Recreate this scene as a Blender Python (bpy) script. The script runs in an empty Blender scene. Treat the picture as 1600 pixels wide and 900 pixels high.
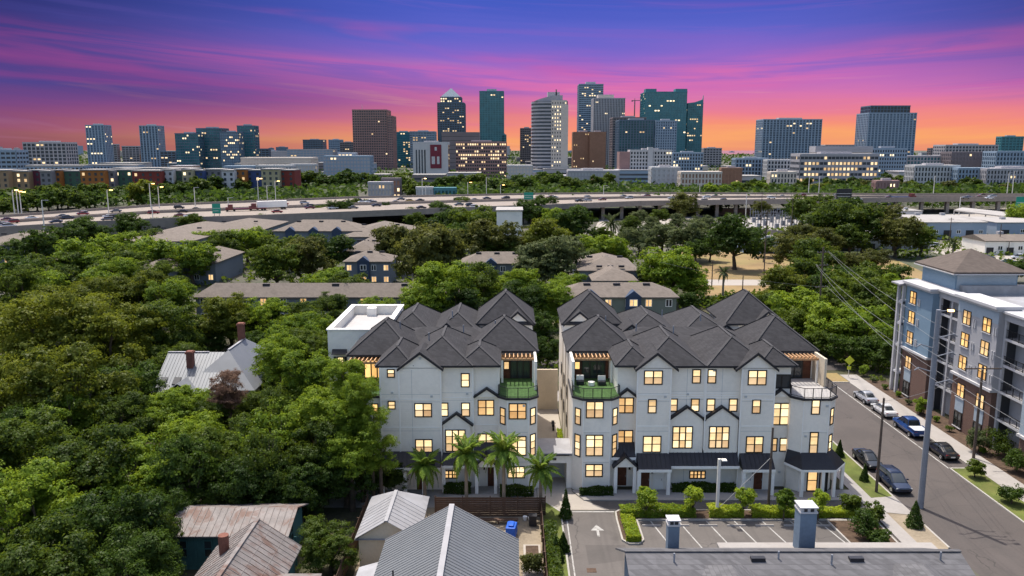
import bpy, math, random
from mathutils import Vector, Matrix
rnd = random.Random(7)
R = math.radians
scene = bpy.context.scene
COL = scene.collection

# ------------------------------------------------------------------ camera, sky, sun, exposure
FPX, CAMH = 1250.0, 35.0
PITCH = math.atan(218 / FPX)
CP, SP = math.cos(PITCH), math.sin(PITCH)
cam_d = bpy.data.cameras.new('camera')
cam = bpy.data.objects.new('camera', cam_d)
COL.objects.link(cam)
cam.location = (0, 0, CAMH)
cam.rotation_euler = (math.pi / 2 - PITCH, 0, 0)
cam_d.sensor_width = 36
cam_d.lens = 36 * FPX / 1600
cam_d.clip_start = 1
cam_d.clip_end = 40000
scene.camera = cam

SUN_DIR = Vector((-1.35, 2.6, 7.0)).normalized()      # towards the sun
sun_d = bpy.data.lights.new('sun', 'SUN')
sun_d.energy = 3.1
sun_d.angle = R(0.5)
sun_d.color = (1.0, 0.94, 0.84)
sun = bpy.data.objects.new('sun', sun_d)
COL.objects.link(sun)
sun.rotation_euler = SUN_DIR.to_track_quat('Z', 'Y').to_euler()
sun.location = (0, 0, 200)

scene.view_settings.view_transform = 'Standard'
scene.view_settings.look = 'None'
scene.view_settings.gamma = 1
scene.view_settings.exposure = 0.87
EXPO = 2 ** scene.view_settings.exposure

def lin(r, g, b):
    f = lambda c: (c / 255 / 12.92) if c / 255 <= .04045 else ((c / 255 + .055) / 1.055) ** 2.4
    return (f(r), f(g), f(b))

world = bpy.data.worlds.new('World')
scene.world = world
world.use_nodes = True
wt = world.node_tree
wt.nodes.clear()
class NT:
    def __init__(s, t): s.t = t
    def n(s, typ, **kw):
        n = s.t.nodes.new(typ)
        for k, v in kw.items():
            setattr(n, k, v)
        return n
    def l(s, a, b): s.t.links.new(a, b)
    def val(s, sock, v):
        if hasattr(v, 'type'): s.l(v, sock)
        else: sock.default_value = v
    def math(s, op, a, b=0.0, c=0.0, clamp=False):
        n = s.n('ShaderNodeMath', operation=op, use_clamp=clamp)
        for i, v in enumerate((a, b, c)): s.val(n.inputs[i], v)
        return n.outputs[0]
    def mix(s, f, a, b, mode='MIX'):
        n = s.n('ShaderNodeMix', data_type='RGBA', blend_type=mode)
        s.val(n.inputs[0], f)
        for sock, v in ((n.inputs[6], a), (n.inputs[7], b)):
            if hasattr(v, 'type'): s.l(v, sock)
            else: sock.default_value = (*v[:3], 1)
        return n.outputs[2]
    def ramp(s, f, stops, interp='LINEAR'):
        n = s.n('ShaderNodeValToRGB')
        e = n.color_ramp.elements
        n.color_ramp.interpolation = interp
        while len(e) < len(stops): e.new(0.5)
        for el, (p, c) in zip(e, stops):
            el.position = p
            el.color = (*c[:3], 1) if len(c) >= 3 else (c[0], c[0], c[0], 1)
        s.l(f, n.inputs[0])
        return n.outputs[0]
    def smooth(s, v, a, b):
        n = s.n('ShaderNodeMapRange', interpolation_type='SMOOTHSTEP')
        s.val(n.inputs[0], v); n.inputs[1].default_value = a; n.inputs[2].default_value = b
        return n.outputs[0]
    def noise(s, vec, scale, detail=3, rough=.55, dist=0.0):
        n = s.n('ShaderNodeTexNoise')
        if vec is not None: s.l(vec, n.inputs['Vector'])
        n.inputs['Scale'].default_value = scale
        n.inputs['Detail'].default_value = detail
        n.inputs['Roughness'].default_value = rough
        n.inputs['Distortion'].default_value = dist
        return n.outputs[0]

def make_sky():
    t = NT(wt)
    sky = t.n('ShaderNodeTexSky', sky_type='NISHITA', sun_disc=False)
    sky.sun_elevation = math.asin(SUN_DIR.z)
    sky.sun_rotation = math.atan2(SUN_DIR.x, SUN_DIR.y)
    sky.altitude = 0; sky.air_density = 1.0; sky.dust_density = 3.2; sky.ozone_density = 0.5
    tc = t.n('ShaderNodeTexCoord')
    sep = t.n('ShaderNodeSeparateXYZ'); t.l(tc.outputs['Generated'], sep.inputs[0])
    x, y, z = sep.outputs
    az = t.math('ARCTAN2', x, y)                                   # 0 ahead of the street grid
    el = t.math('ARCSINE', z)
    # streaky high cloud: noise stretched along the horizon, streaks dip towards the sunset
    tilt = t.math('ADD', el, t.math('MULTIPLY', t.math('SQRT', t.math('ADD', t.math('POWER', t.math('SUBTRACT', az, 0.28), 2.0), .06)), -0.085))
    comb = t.n('ShaderNodeCombineXYZ')
    t.l(t.math('MULTIPLY', az, 1.5), comb.inputs[0]); t.l(t.math('MULTIPLY', tilt, 17.0), comb.inputs[1])
    cl1 = t.noise(comb.outputs[0], 1.15, 4, .55, .35)
    comb2 = t.n('ShaderNodeCombineXYZ')
    t.l(t.math('MULTIPLY', az, 3.2), comb2.inputs[0]); t.l(t.math('MULTIPLY', tilt, 70.0), comb2.inputs[1]); comb2.inputs[2].default_value = 4.2
    cl2 = t.noise(comb2.outputs[0], 1.0, 4, .6, .5)
    warp = t.math('ADD', el, t.math('MULTIPLY', t.math('SUBTRACT', cl1, .5), 0.055))
    warp = t.math('ADD', warp, t.math('MULTIPLY', t.math('SUBTRACT', cl2, .5), 0.022))
    e01 = t.math('DIVIDE', warp, 0.2, clamp=True)
    s = 1 / EXPO
    def L(r, g, b): return tuple(c * s for c in lin(r, g, b))
    glow = t.ramp(e01, [(0, L(236, 142, 106)), (.06, L(250, 162, 98)), (.12, L(246, 140, 112)), (.19, L(236, 122, 140)), (.30, L(216, 112, 172)), (.41, L(178, 104, 194)),
                        (.54, L(130, 98, 202)), (.68, L(88, 94, 202)), (.86, L(56, 84, 194)), (1, L(48, 78, 186))])
    dusk = t.ramp(e01, [(0, L(118, 64, 88)), (.10, L(132, 68, 108)), (.22, L(116, 66, 130)), (.36, L(76, 64, 140)), (.52, L(56, 54, 130)), (.75, L(36, 44, 112)), (1, L(28, 38, 100))])
    ctr = t.math('SUBTRACT', 0.32, t.math('MULTIPLY', t.smooth(el, .03, .12), .22))   # the glow sits over the sunset, its pink veil reaches left
    d = t.math('ABSOLUTE', t.math('SUBTRACT', az, ctr))
    wh = t.math('SUBTRACT', 1.0, t.smooth(d, 0.14, 0.72)); wl = t.math('SUBTRACT', 1.0, t.smooth(d, 0.25, 1.05))
    lo_ = t.math('SUBTRACT', 1.0, t.smooth(el, .015, .065))
    w = t.math('ADD', t.math('MULTIPLY', wl, lo_), t.math('MULTIPLY', wh, t.math('SUBTRACT', 1.0, lo_)))
    base = t.mix(w, dusk, glow)
    # pink cloud streaks on the blue
    st = t.smooth(cl1, .52, .66)
    band = t.math('MULTIPLY', t.smooth(el, .015, .05), t.math('SUBTRACT', 1.0, t.smooth(el, .10, .19)))
    base = t.mix(t.math('MULTIPLY', t.math('MULTIPLY', st, band), .48), base, t.mix(w, L(150, 66, 140), L(232, 88, 158)))
    # one long veil of pink cloud that sinks towards the sunset
    bc = t.math('ADD', .060, t.math('MULTIPLY', t.math('SQRT', t.math('ADD', t.math('POWER', t.math('SUBTRACT', az, .06), 2.0), .04)), .085))
    q = t.math('DIVIDE', t.math('SUBTRACT', t.math('ADD', el, t.math('MULTIPLY', t.math('SUBTRACT', cl1, .5), .05)), bc), .017)
    veil = t.math('EXPONENT', t.math('MULTIPLY', t.math('MULTIPLY', q, q), -1.0))
    veil = t.math('MULTIPLY', veil, t.math('MULTIPLY', t.smooth(cl2, .30, .62), t.math('SUBTRACT', 1.0, t.math('MULTIPLY', t.smooth(t.math('ABSOLUTE', t.math('SUBTRACT', az, .05)), .15, .7), .6))))
    veil = t.math('MULTIPLY', veil, t.math('SUBTRACT', 1.0, t.smooth(t.math('ABSOLUTE', az), .8, 1.4)))
    base = t.mix(t.math('MULTIPLY', veil, .66), base, t.mix(w, L(170, 70, 150), L(234, 104, 166)))
    st2 = t.smooth(cl2, .56, .74)
    low = t.math('SUBTRACT', 1.0, t.smooth(el, .05, .12))
    base = t.mix(t.math('MULTIPLY', t.math('MULTIPLY', st2, low), .38), base, t.mix(w, L(150, 92, 130), L(255, 176, 150)))
    st3 = t.math('MULTIPLY', t.smooth(t.math('SUBTRACT', 1.0, cl2), .50, .70), t.smooth(el, .03, .08))
    base = t.mix(t.math('MULTIPLY', st3, .45), base, t.mix(w, L(60, 62, 140), L(120, 92, 196)))
    hs = t.n('ShaderNodeHueSaturation'); hs.inputs['Saturation'].default_value = .96; hs.inputs['Value'].default_value = 1.0; t.l(base, hs.inputs['Color']); base = hs.outputs[0]
    up = t.smooth(el, .16, .55)
    nis = t.n('ShaderNodeVectorMath', operation='SCALE')
    t.l(sky.outputs[0], nis.inputs[0]); nis.inputs['Scale'].default_value = 0.14
    up = t.math('MAXIMUM', up, t.smooth(d, 0.85, 1.7))              # the sunset fills one quarter of the sky, plain daylight the rest
    fin = t.mix(up, base, nis.outputs[0])
    bg = t.n('ShaderNodeBackground'); bg.inputs[1].default_value = 1.0
    t.l(fin, bg.inputs[0])
    out = t.n('ShaderNodeOutputWorld'); t.l(bg.outputs[0], out.inputs[0])
make_sky()

# ------------------------------------------------------------------ survey helpers: sight lines from the camera station to real ground points
def ray(px, py):
    u = (px - 800) / FPX; v = (450 - py) / FPX
    return (u, CP + v * SP, -SP + v * CP)
def g(px, py, z=0.0):
    r = ray(px, py); t = (z - CAMH) / r[2]
    return (r[0] * t, r[1] * t)
def onY(px, py, Y):
    r = ray(px, py); t = Y / r[1]
    return (r[0] * t, CAMH + r[2] * t)
def onX(px, py, X):
    r = ray(px, py); t = X / r[0]
    return (r[1] * t, CAMH + r[2] * t)
def depth(y, z): return y * CP - (z - CAMH) * SP

# ------------------------------------------------------------------ materials
MATS = {}
def M(name, col, rough=.8, var=.18, scale=.6, fine=6.0, bump=0.0, metal=0.0, spec=.3, dirt=None, dirt_amt=.5, dirt_scale=.35, emit=None, coat=0):
    """plain surface with two scales of tonal variation, optional stains and relief"""
    m = bpy.data.materials.new(name); m.use_nodes = True
    t = NT(m.node_tree); b = m.node_tree.nodes['Principled BSDF']
    tc = t.n('ShaderNodeTexCoord'); co = tc.outputs['Object']
    n1 = t.noise(co, scale, 4); n2 = t.noise(co, fine, 2)
    f = t.math('ADD', t.math('MULTIPLY', n1, .65), t.math('MULTIPLY', n2, .35))
    f = t.smooth(f, .32, .68)
    lo = tuple(c * (1 - var) for c in col); hi = tuple(min(1, c * (1 + var)) for c in col)
    c = t.mix(f, lo, hi)
    if dirt:
        n3 = t.noise(co, dirt_scale, 6, .65, .6)
        c = t.mix(t.math('MULTIPLY', t.smooth(n3, .48, .66), dirt_amt), c, dirt)
    t.l(c, b.inputs['Base Color'])
    b.inputs['Roughness'].default_value = rough
    b.inputs['Metallic'].default_value = metal
    b.inputs['Specular IOR Level'].default_value = spec
    if coat: b.inputs['Coat Weight'].default_value = coat; b.inputs['Coat Roughness'].default_value = .08
    if bump:
        bn = t.n('ShaderNodeBump'); bn.inputs['Strength'].default_value = bump; bn.inputs['Distance'].default_value = .05
        t.l(n2, bn.inputs['Height']); t.l(bn.outputs[0], b.inputs['Normal'])
    if emit:
        b.inputs['Emission Color'].default_value = (*emit[0], 1); b.inputs['Emission Strength'].default_value = emit[1]
    MATS[name] = m
    return m

def M_lit(name, col, strength, var=.45):
    m = bpy.data.materials.new(name); m.use_nodes = True
    t = NT(m.node_tree); b = m.node_tree.nodes['Principled BSDF']
    oi = t.n('ShaderNodeObjectInfo'); tc = t.n('ShaderNodeTexCoord'); ge = t.n('ShaderNodeNewGeometry')
    n = t.noise(tc.outputs['Object'], 1.7, 4, .65)
    k = t.math('ADD', t.math('MULTIPLY', oi.outputs['Random'], .45), t.math('ADD', t.math('MULTIPLY', ge.outputs['Random Per Island'], .3), t.math('MULTIPLY', n, .4)))
    k = t.smooth(k, .15, .95)
    c = t.mix(k, tuple(x * y for x, y in zip(col, (.62, .46, .30))), col)
    b.inputs['Base Color'].default_value = (.12, .1, .08, 1); b.inputs['Roughness'].default_value = .12
    t.l(c, b.inputs['Emission Color'])
    t.l(t.math('MULTIPLY', t.math('ADD', t.math('MULTIPLY', k, var), 1 - var / 2), strength), b.inputs['Emission Strength'])
    MATS[name] = m; return m

def M_shingle(name, col, row=.16, var=.3):
    m = bpy.data.materials.new(name); m.use_nodes = True
    t = NT(m.node_tree); b = m.node_tree.nodes['Principled BSDF']
    tc = t.n('ShaderNodeTexCoord'); co = tc.outputs['Object']
    sep = t.n('ShaderNodeSeparateXYZ'); t.l(co, sep.inputs[0])
    zr = t.math('DIVIDE', sep.outputs[2], row)
    rowid = t.math('FLOOR', zr); fr = t.math('FRACT', zr)
    along = t.math('ADD', sep.outputs[0], t.math('MULTIPLY', sep.outputs[1], 1.0))
    tab = t.math('FLOOR', t.math('ADD', t.math('DIVIDE', along, .33), t.math('MULTIPLY', rowid, .5)))
    cb = t.n('ShaderNodeCombineXYZ'); t.l(tab, cb.inputs[0]); t.l(rowid, cb.inputs[1])
    wn = t.n('ShaderNodeTexWhiteNoise', noise_dimensions='2D'); t.l(cb.outputs[0], wn.inputs[0])
    big = t.noise(co, .25, 4)
    f = t.math('ADD', t.math('MULTIPLY', wn.outputs[0], .5), t.math('MULTIPLY', big, .5))
    c = t.mix(f, tuple(x * (1 - var) for x in col), tuple(x * (1 + var) for x in col))
    streak = t.n('ShaderNodeMapping'); t.l(co, streak.inputs[0]); streak.inputs['Scale'].default_value = (.9, .9, .16)
    c = t.mix(t.math('MULTIPLY', t.smooth(t.noise(streak.outputs[0], .8, 4, .6), .48, .7), .35), c, tuple(x * .55 for x in col))
    c = t.mix(t.math('MULTIPLY', t.math('LESS_THAN', fr, .14), .35), c, tuple(x * .45 for x in col))
    t.l(c, b.inputs['Base Color']); b.inputs['Roughness'].default_value = .92; b.inputs['Specular IOR Level'].default_value = .18
    bn = t.n('ShaderNodeBump'); bn.inputs['Strength'].default_value = .5; bn.inputs['Distance'].default_value = .02
    t.l(fr, bn.inputs['Height']); t.l(bn.outputs[0], b.inputs['Normal'])
    MATS[name] = m; return m

def M_glass(name, col=(.02, .035, .045), rough=.06, var=.5):
    m = bpy.data.materials.new(name); m.use_nodes = True
    t = NT(m.node_tree); b = m.node_tree.nodes['Principled BSDF']
    tc = t.n('ShaderNodeTexCoord'); ge = t.n('ShaderNodeNewGeometry'); oi = t.n('ShaderNodeObjectInfo')
    n = t.math('ADD', t.math('MULTIPLY', t.noise(tc.outputs['Object'], .12, 3), .5), t.math('MULTIPLY', t.math('ADD', ge.outputs['Random Per Island'], oi.outputs['Random']), .25))
    c = t.mix(t.smooth(n, .3, .75), tuple(x * (1 - var) for x in col), tuple(x * (1 + var) for x in col))
    t.l(c, b.inputs['Base Color'])
    b.inputs['Roughness'].default_value = rough; b.inputs['Specular IOR Level'].default_value = .6
    MATS[name] = m; return m

def M_brick(name, c1, c2, mortar, scale=1.0):
    m = bpy.data.materials.new(name); m.use_nodes = True
    t = NT(m.node_tree); b = m.node_tree.nodes['Principled BSDF']
    tc = t.n('ShaderNodeTexCoord'); sep = t.n('ShaderNodeSeparateXYZ'); t.l(tc.outputs['Object'], sep.inputs[0])
    cb = t.n('ShaderNodeCombineXYZ'); t.l(t.math('ADD', sep.outputs[0], sep.outputs[1]), cb.inputs[0]); t.l(sep.outputs[2], cb.inputs[1])
    br = t.n('ShaderNodeTexBrick'); t.l(cb.outputs[0], br.inputs[0])
    br.inputs['Color1'].default_value = (*c1, 1); br.inputs['Color2'].default_value = (*c2, 1); br.inputs['Mortar'].default_value = (*mortar, 1)
    br.inputs['Scale'].default_value = 4 * scale; br.inputs['Mortar Size'].default_value = .012
    t.l(br.outputs[0], b.inputs['Base Color']); b.inputs['Roughness'].default_value = .9
    MATS[name] = m; return m

def M_leaf(name, cols, hue=.0, trans=.42):
    """leaves: each leaf clump takes its own tone, each tree its own shift"""
    m = bpy.data.materials.new(name); m.use_nodes = True
    t = NT(m.node_tree); m.node_tree.nodes.remove(m.node_tree.nodes['Principled BSDF'])
    out = [n for n in m.node_tree.nodes if n.type == 'OUTPUT_MATERIAL'][0]
    oi = t.n('ShaderNodeObjectInfo'); ge = t.n('ShaderNodeNewGeometry'); tc = t.n('ShaderNodeTexCoord')
    n = t.noise(tc.outputs['Object'], .45, 2)
    k = t.math('ADD', t.math('ADD', t.math('MULTIPLY', ge.outputs['Random Per Island'], .45), t.math('MULTIPLY', t.math('SUBTRACT', n, .5), 1.1)), t.math('MULTIPLY', oi.outputs['Random'], .45))
    c = t.ramp(k, [(i / (len(cols) - 1), cc) for i, cc in enumerate(cols)])
    d = t.n('ShaderNodeBsdfDiffuse'); t.l(c, d.inputs[0])
    tr = t.n('ShaderNodeBsdfTranslucent'); t.l(t.mix(.5, c, tuple(x * 1.6 for x in cols[-1])), tr.inputs[0])
    gl = t.n('ShaderNodeBsdfGlossy'); gl.inputs['Roughness'].default_value = .5; gl.inputs[0].default_value = (.5, .5, .5, 1)
    mx = t.n('ShaderNodeMixShader'); mx.inputs[0].default_value = trans; t.l(d.outputs[0], mx.inputs[1]); t.l(tr.outputs[0], mx.inputs[2])
    m2 = t.n('ShaderNodeMixShader'); m2.inputs[0].default_value = .02; t.l(mx.outputs[0], m2.inputs[1]); t.l(gl.outputs[0], m2.inputs[2])
    t.l(m2.outputs[0], out.inputs[0])
    MATS[name] = m; return m

# walls, trims
M('white_siding', (.84, .785, .705), .75, .05, .3, 3, dirt=(.58, .56, .52), dirt_amt=.30, dirt_scale=.25)
def lap_relief(m, row=.2, strength=.35):
    """horizontal lap boards as fine relief"""
    t = NT(m.node_tree); b = m.node_tree.nodes['Principled BSDF']
    tc = t.n('ShaderNodeTexCoord'); sp = t.n('ShaderNodeSeparateXYZ'); t.l(tc.outputs['Object'], sp.inputs[0])
    bn = t.n('ShaderNodeBump'); bn.inputs['Strength'].default_value = strength; bn.inputs['Distance'].default_value = .03
    t.l(t.math('FRACT', t.math('DIVIDE', sp.outputs[2], row)), bn.inputs['Height']); t.l(bn.outputs[0], b.inputs['Normal'])
lap_relief(MATS['white_siding'])
M('white_trim', (.84, .81, .76), .65, .04)
M('grey_stucco', (.46, .47, .47), .9, .06, .3, 4)
M('dark_frame', (.025, .022, .02), .5, .15)
M('dark_metal', (.022, .022, .027), .45, .2, .5, 3)
M('black_metal', (.015, .015, .017), .4, .2)
M('wood_door', (.10, .035, .018), .6, .3, 2, 12)
M('pergola_wood', (.50, .29, .15), .7, .2, 1, 8)
M('turf', (.045, .095, .026), .95, .25, 2, 20)
M('terrace_tile', (.36, .345, .34), .8, .06)
M('beige_stucco', (.55, .47, .36), .9, .08)
M_shingle('shingle_dark', (.044, .0425, .046))
M_shingle('shingle_grey', (.115, .112, .118), .15, .35)
M_shingle('shingle_tan', (.165, .138, .118), .16, .2)
M_shingle('shingle_brown', (.105, .085, .074), .16, .2)
M('ridge_cap', (.050, .048, .051), .9, .2)
M_lit('lit_pane', (1.0, .78, .44), .80, .6)
M_lit('lit_blind', (.92, .66, .38), .55, .4)
M_lit('lit_pane_dim', (1.0, .66, .30), .62)
M_lit('lit_amber', (1.0, .62, .22), .70)
M_glass('dark_glass', (.03, .036, .04))
M_glass('balcony_shaded', (.035, .037, .042), .5, .4)  # recess walls near black: the balconies' deep shade put into the colour
# ground surfaces
M('asphalt', (.078, .067, .063), .92, .10, .15, 5, bump=.2, dirt=(.062, .055, .053), dirt_amt=.5, dirt_scale=.22)
M('asphalt_shaded', (.07, .066, .066), .92, .14, .2, 5, dirt=(.10, .094, .09), dirt_amt=.45)  # alley asphalt, its colour darkened for the shadow the townhouses cast there
M('parking_asphalt', (.112, .10, .093), .92, .08, .2, 5, dirt=(.085, .077, .072), dirt_amt=.55, dirt_scale=.3)
def road_wear(names, joints=None):
    """cracks, patched areas and oil spots on top of a surface's own colour"""
    for nm in names:
        m = MATS[nm]; t = NT(m.node_tree); b = m.node_tree.nodes['Principled BSDF']
        src = b.inputs['Base Color'].links[0].from_socket
        tc = t.n('ShaderNodeTexCoord'); co = tc.outputs['Object']
        warp = t.n('ShaderNodeVectorMath', operation='ADD'); t.l(co, warp.inputs[0])
        nz = t.n('ShaderNodeTexNoise'); nz.inputs['Scale'].default_value = .9; nz.inputs['Detail'].default_value = 4; t.l(co, nz.inputs['Vector'])
        t.l(nz.outputs['Color'], warp.inputs[1])
        vo = t.n('ShaderNodeTexVoronoi', feature='DISTANCE_TO_EDGE'); vo.inputs['Scale'].default_value = .16; t.l(warp.outputs[0], vo.inputs['Vector'])
        crack = t.math('MULTIPLY', t.math('LESS_THAN', vo.outputs['Distance'], .006), t.smooth(t.noise(co, .12, 2), .45, .6))
        c = t.mix(t.math('MULTIPLY', crack, .55), src, (.03, .028, .027))
        v2 = t.n('ShaderNodeTexVoronoi', feature='F1'); v2.inputs['Scale'].default_value = .35; t.l(co, v2.inputs['Vector'])
        spot = t.math('MULTIPLY', t.math('SUBTRACT', 1.0, t.smooth(v2.outputs['Distance'], .05, .22)), t.smooth(t.noise(co, .5, 2), .5, .7))
        c = t.mix(t.math('MULTIPLY', spot, .6), c, (.035, .032, .03))
        v3 = t.n('ShaderNodeTexVoronoi', feature='F1', distance='CHEBYCHEV'); v3.inputs['Scale'].default_value = .09; t.l(co, v3.inputs['Vector'])
        patch = t.math('MULTIPLY', t.math('LESS_THAN', v3.outputs['Distance'], .16), t.math('GREATER_THAN', t.noise(co, .04, 1), .52))
        c = t.mix(t.math('MULTIPLY', patch, .30), c, (.04, .037, .036))
        # tyre tracks along the street
        st = t.n('ShaderNodeMapping'); t.l(co, st.inputs[0]); st.inputs['Scale'].default_value = (1.1, .02, 1)
        c = t.mix(t.math('MULTIPLY', t.smooth(t.noise(st.outputs[0], 1.0, 2), .5, .7), .22), c, (.05, .046, .044))
        t.l(c, b.inputs['Base Color'])
road_wear(['asphalt', 'asphalt_shaded', 'parking_asphalt'])
M('concrete', (.28, .26, .245), .9, .08, .4, 4, dirt=(.26, .235, .215), dirt_amt=.5)
M('concrete_warm', (.33, .295, .255), .9, .08, .4, 4, dirt=(.30, .27, .24), dirt_amt=.5)
M('kerb_concrete', (.33, .31, .285), .9, .1)
M('paint_white', (.34, .33, .315), .8, .14, 2, 9, dirt=(.13, .12, .11), dirt_amt=.75, dirt_scale=1.6)
M('grass', (.085, .105, .022), .95, .3, .5, 9, dirt=(.17, .15, .05), dirt_amt=.35)
M('dry_grass', (.22, .15, .07), .95, .22, .08, 2, dirt=(.20, .17, .06), dirt_amt=.7, dirt_scale=.05)
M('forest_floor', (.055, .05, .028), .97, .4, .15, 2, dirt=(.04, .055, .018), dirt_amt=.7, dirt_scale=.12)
M('far_ground', (.085, .08, .062), .95, .3, .01, .08, dirt=(.045, .065, .025), dirt_amt=.85, dirt_scale=.012)
M('mulch', (.07, .045, .03), .95, .35, 2, 10)
M('dirt', (.22, .18, .13), .95, .2, .6, 5)
M('pale_concrete', (.30, .27, .24), .9, .06, .05, .8, dirt=(.34, .30, .27), dirt_amt=.5, dirt_scale=.06)
M('highway_deck', (.235, .195, .165), .9, .07, .02, .5, dirt=(.25, .21, .19), dirt_amt=.5, dirt_scale=.03)
M('barrier', (.25, .21, .185), .9, .1)
# metals, woods
M('tin_roof', (.15, .157, .168), .5, .08, .25, 1.2, metal=.25, dirt=(.14, .15, .165), dirt_amt=.5, dirt_scale=.3)
M('tin_white', (.27, .265, .275), .55, .08, .4, 2, metal=.1, dirt=(.40, .40, .43), dirt_amt=.4)
M('rust_roof', (.175, .155, .148), .65, .2, .5, 3, metal=.1, dirt=(.11, .055, .038), dirt_amt=.85, dirt_scale=.55)
M('teal_board', (.045, .115, .115), .8, .15)
M('fence_wood', (.085, .05, .034), .85, .35, .6, 7, dirt=(.13, .09, .065), dirt_amt=.5)
M('pole_wood', (.10, .075, .06), .9, .25, .5, 6)
M('pole_steel', (.20, .21, .24), .6, .1)
M('pole_white', (.66, .63, .58), .6, .05)
M('cable', (.24, .24, .24), .5, .05)
M('bark', (.085, .062, .045), .95, .35, 1, 8)
M('palm_bark', (.24, .19, .14), .95, .25, 1, 14)
M('chimney_brick', (.17, .07, .05), .9, .25, 2, 12)
M('chimney_blue', (.13, .175, .235), .8, .1, .5, 4)
M('tarp_blue', (.012, .085, .42), .5, .15, 2, 8)
M('rubber', (.015, .015, .016), .8, .1)
M('chrome', (.55, .55, .57), .25, .05, metal=.8)
M('lamp_red', (.30, .015, .012), .3, .1)
M('lamp_clear', (.6, .6, .58), .2, .05)
M('sign_yellow', (.55, .62, .05), .5, .05)
M('sign_green', (.015, .22, .16), .5, .05)
M_leaf('leaf_oak', [(0.0212, 0.043, 0.0059), (0.0438, 0.0747, 0.0075), (0.0741, 0.1121, 0.0109), (0.1141, 0.1478, 0.0144)])
M_leaf('leaf_dark', [(0.0151, 0.0342, 0.0059), (0.0279, 0.0572, 0.0067), (0.0461, 0.0819, 0.0092), (0.0695, 0.1097, 0.0135)])
M_leaf('leaf_bright', [(0.0402, 0.0804, 0.0064), (0.087, 0.1469, 0.011), (0.1518, 0.2203, 0.0165), (0.2323, 0.2938, 0.022)])
M_leaf('leaf_gold', [(0.04, 0.0625, 0.0055), (0.0754, 0.0993, 0.0087), (0.1193, 0.1404, 0.012), (0.1627, 0.1772, 0.0167)])
M_leaf('leaf_olive', [(0.0348, 0.0453, 0.0092), (0.0581, 0.0692, 0.0135), (0.0906, 0.0978, 0.0194), (0.1216, 0.1256, 0.0246)])
M_leaf('leaf_grey', [(0.04, 0.0557, 0.0212), (0.0642, 0.0867, 0.0304), (0.0973, 0.1216, 0.0439), (0.1299, 0.1511, 0.0574)])
M_leaf('leaf_palm', [(0.0481, 0.0961, 0.0121), (0.0985, 0.1666, 0.0197), (0.1662, 0.237, 0.0284), (0.2756, 0.2996, 0.0448)], trans=.2)
M_leaf('leaf_plum', [(0.0888, 0.044, 0.032), (0.1376, 0.0792, 0.0552), (0.1968, 0.1232, 0.0872), (0.276, 0.1936, 0.1424)])
M_leaf('leaf_hedge', [(0.0707, 0.1272, 0.0112), (0.1528, 0.2319, 0.0164), (0.2678, 0.3375, 0.0226), (0.4207, 0.4524, 0.0349)])

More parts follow.
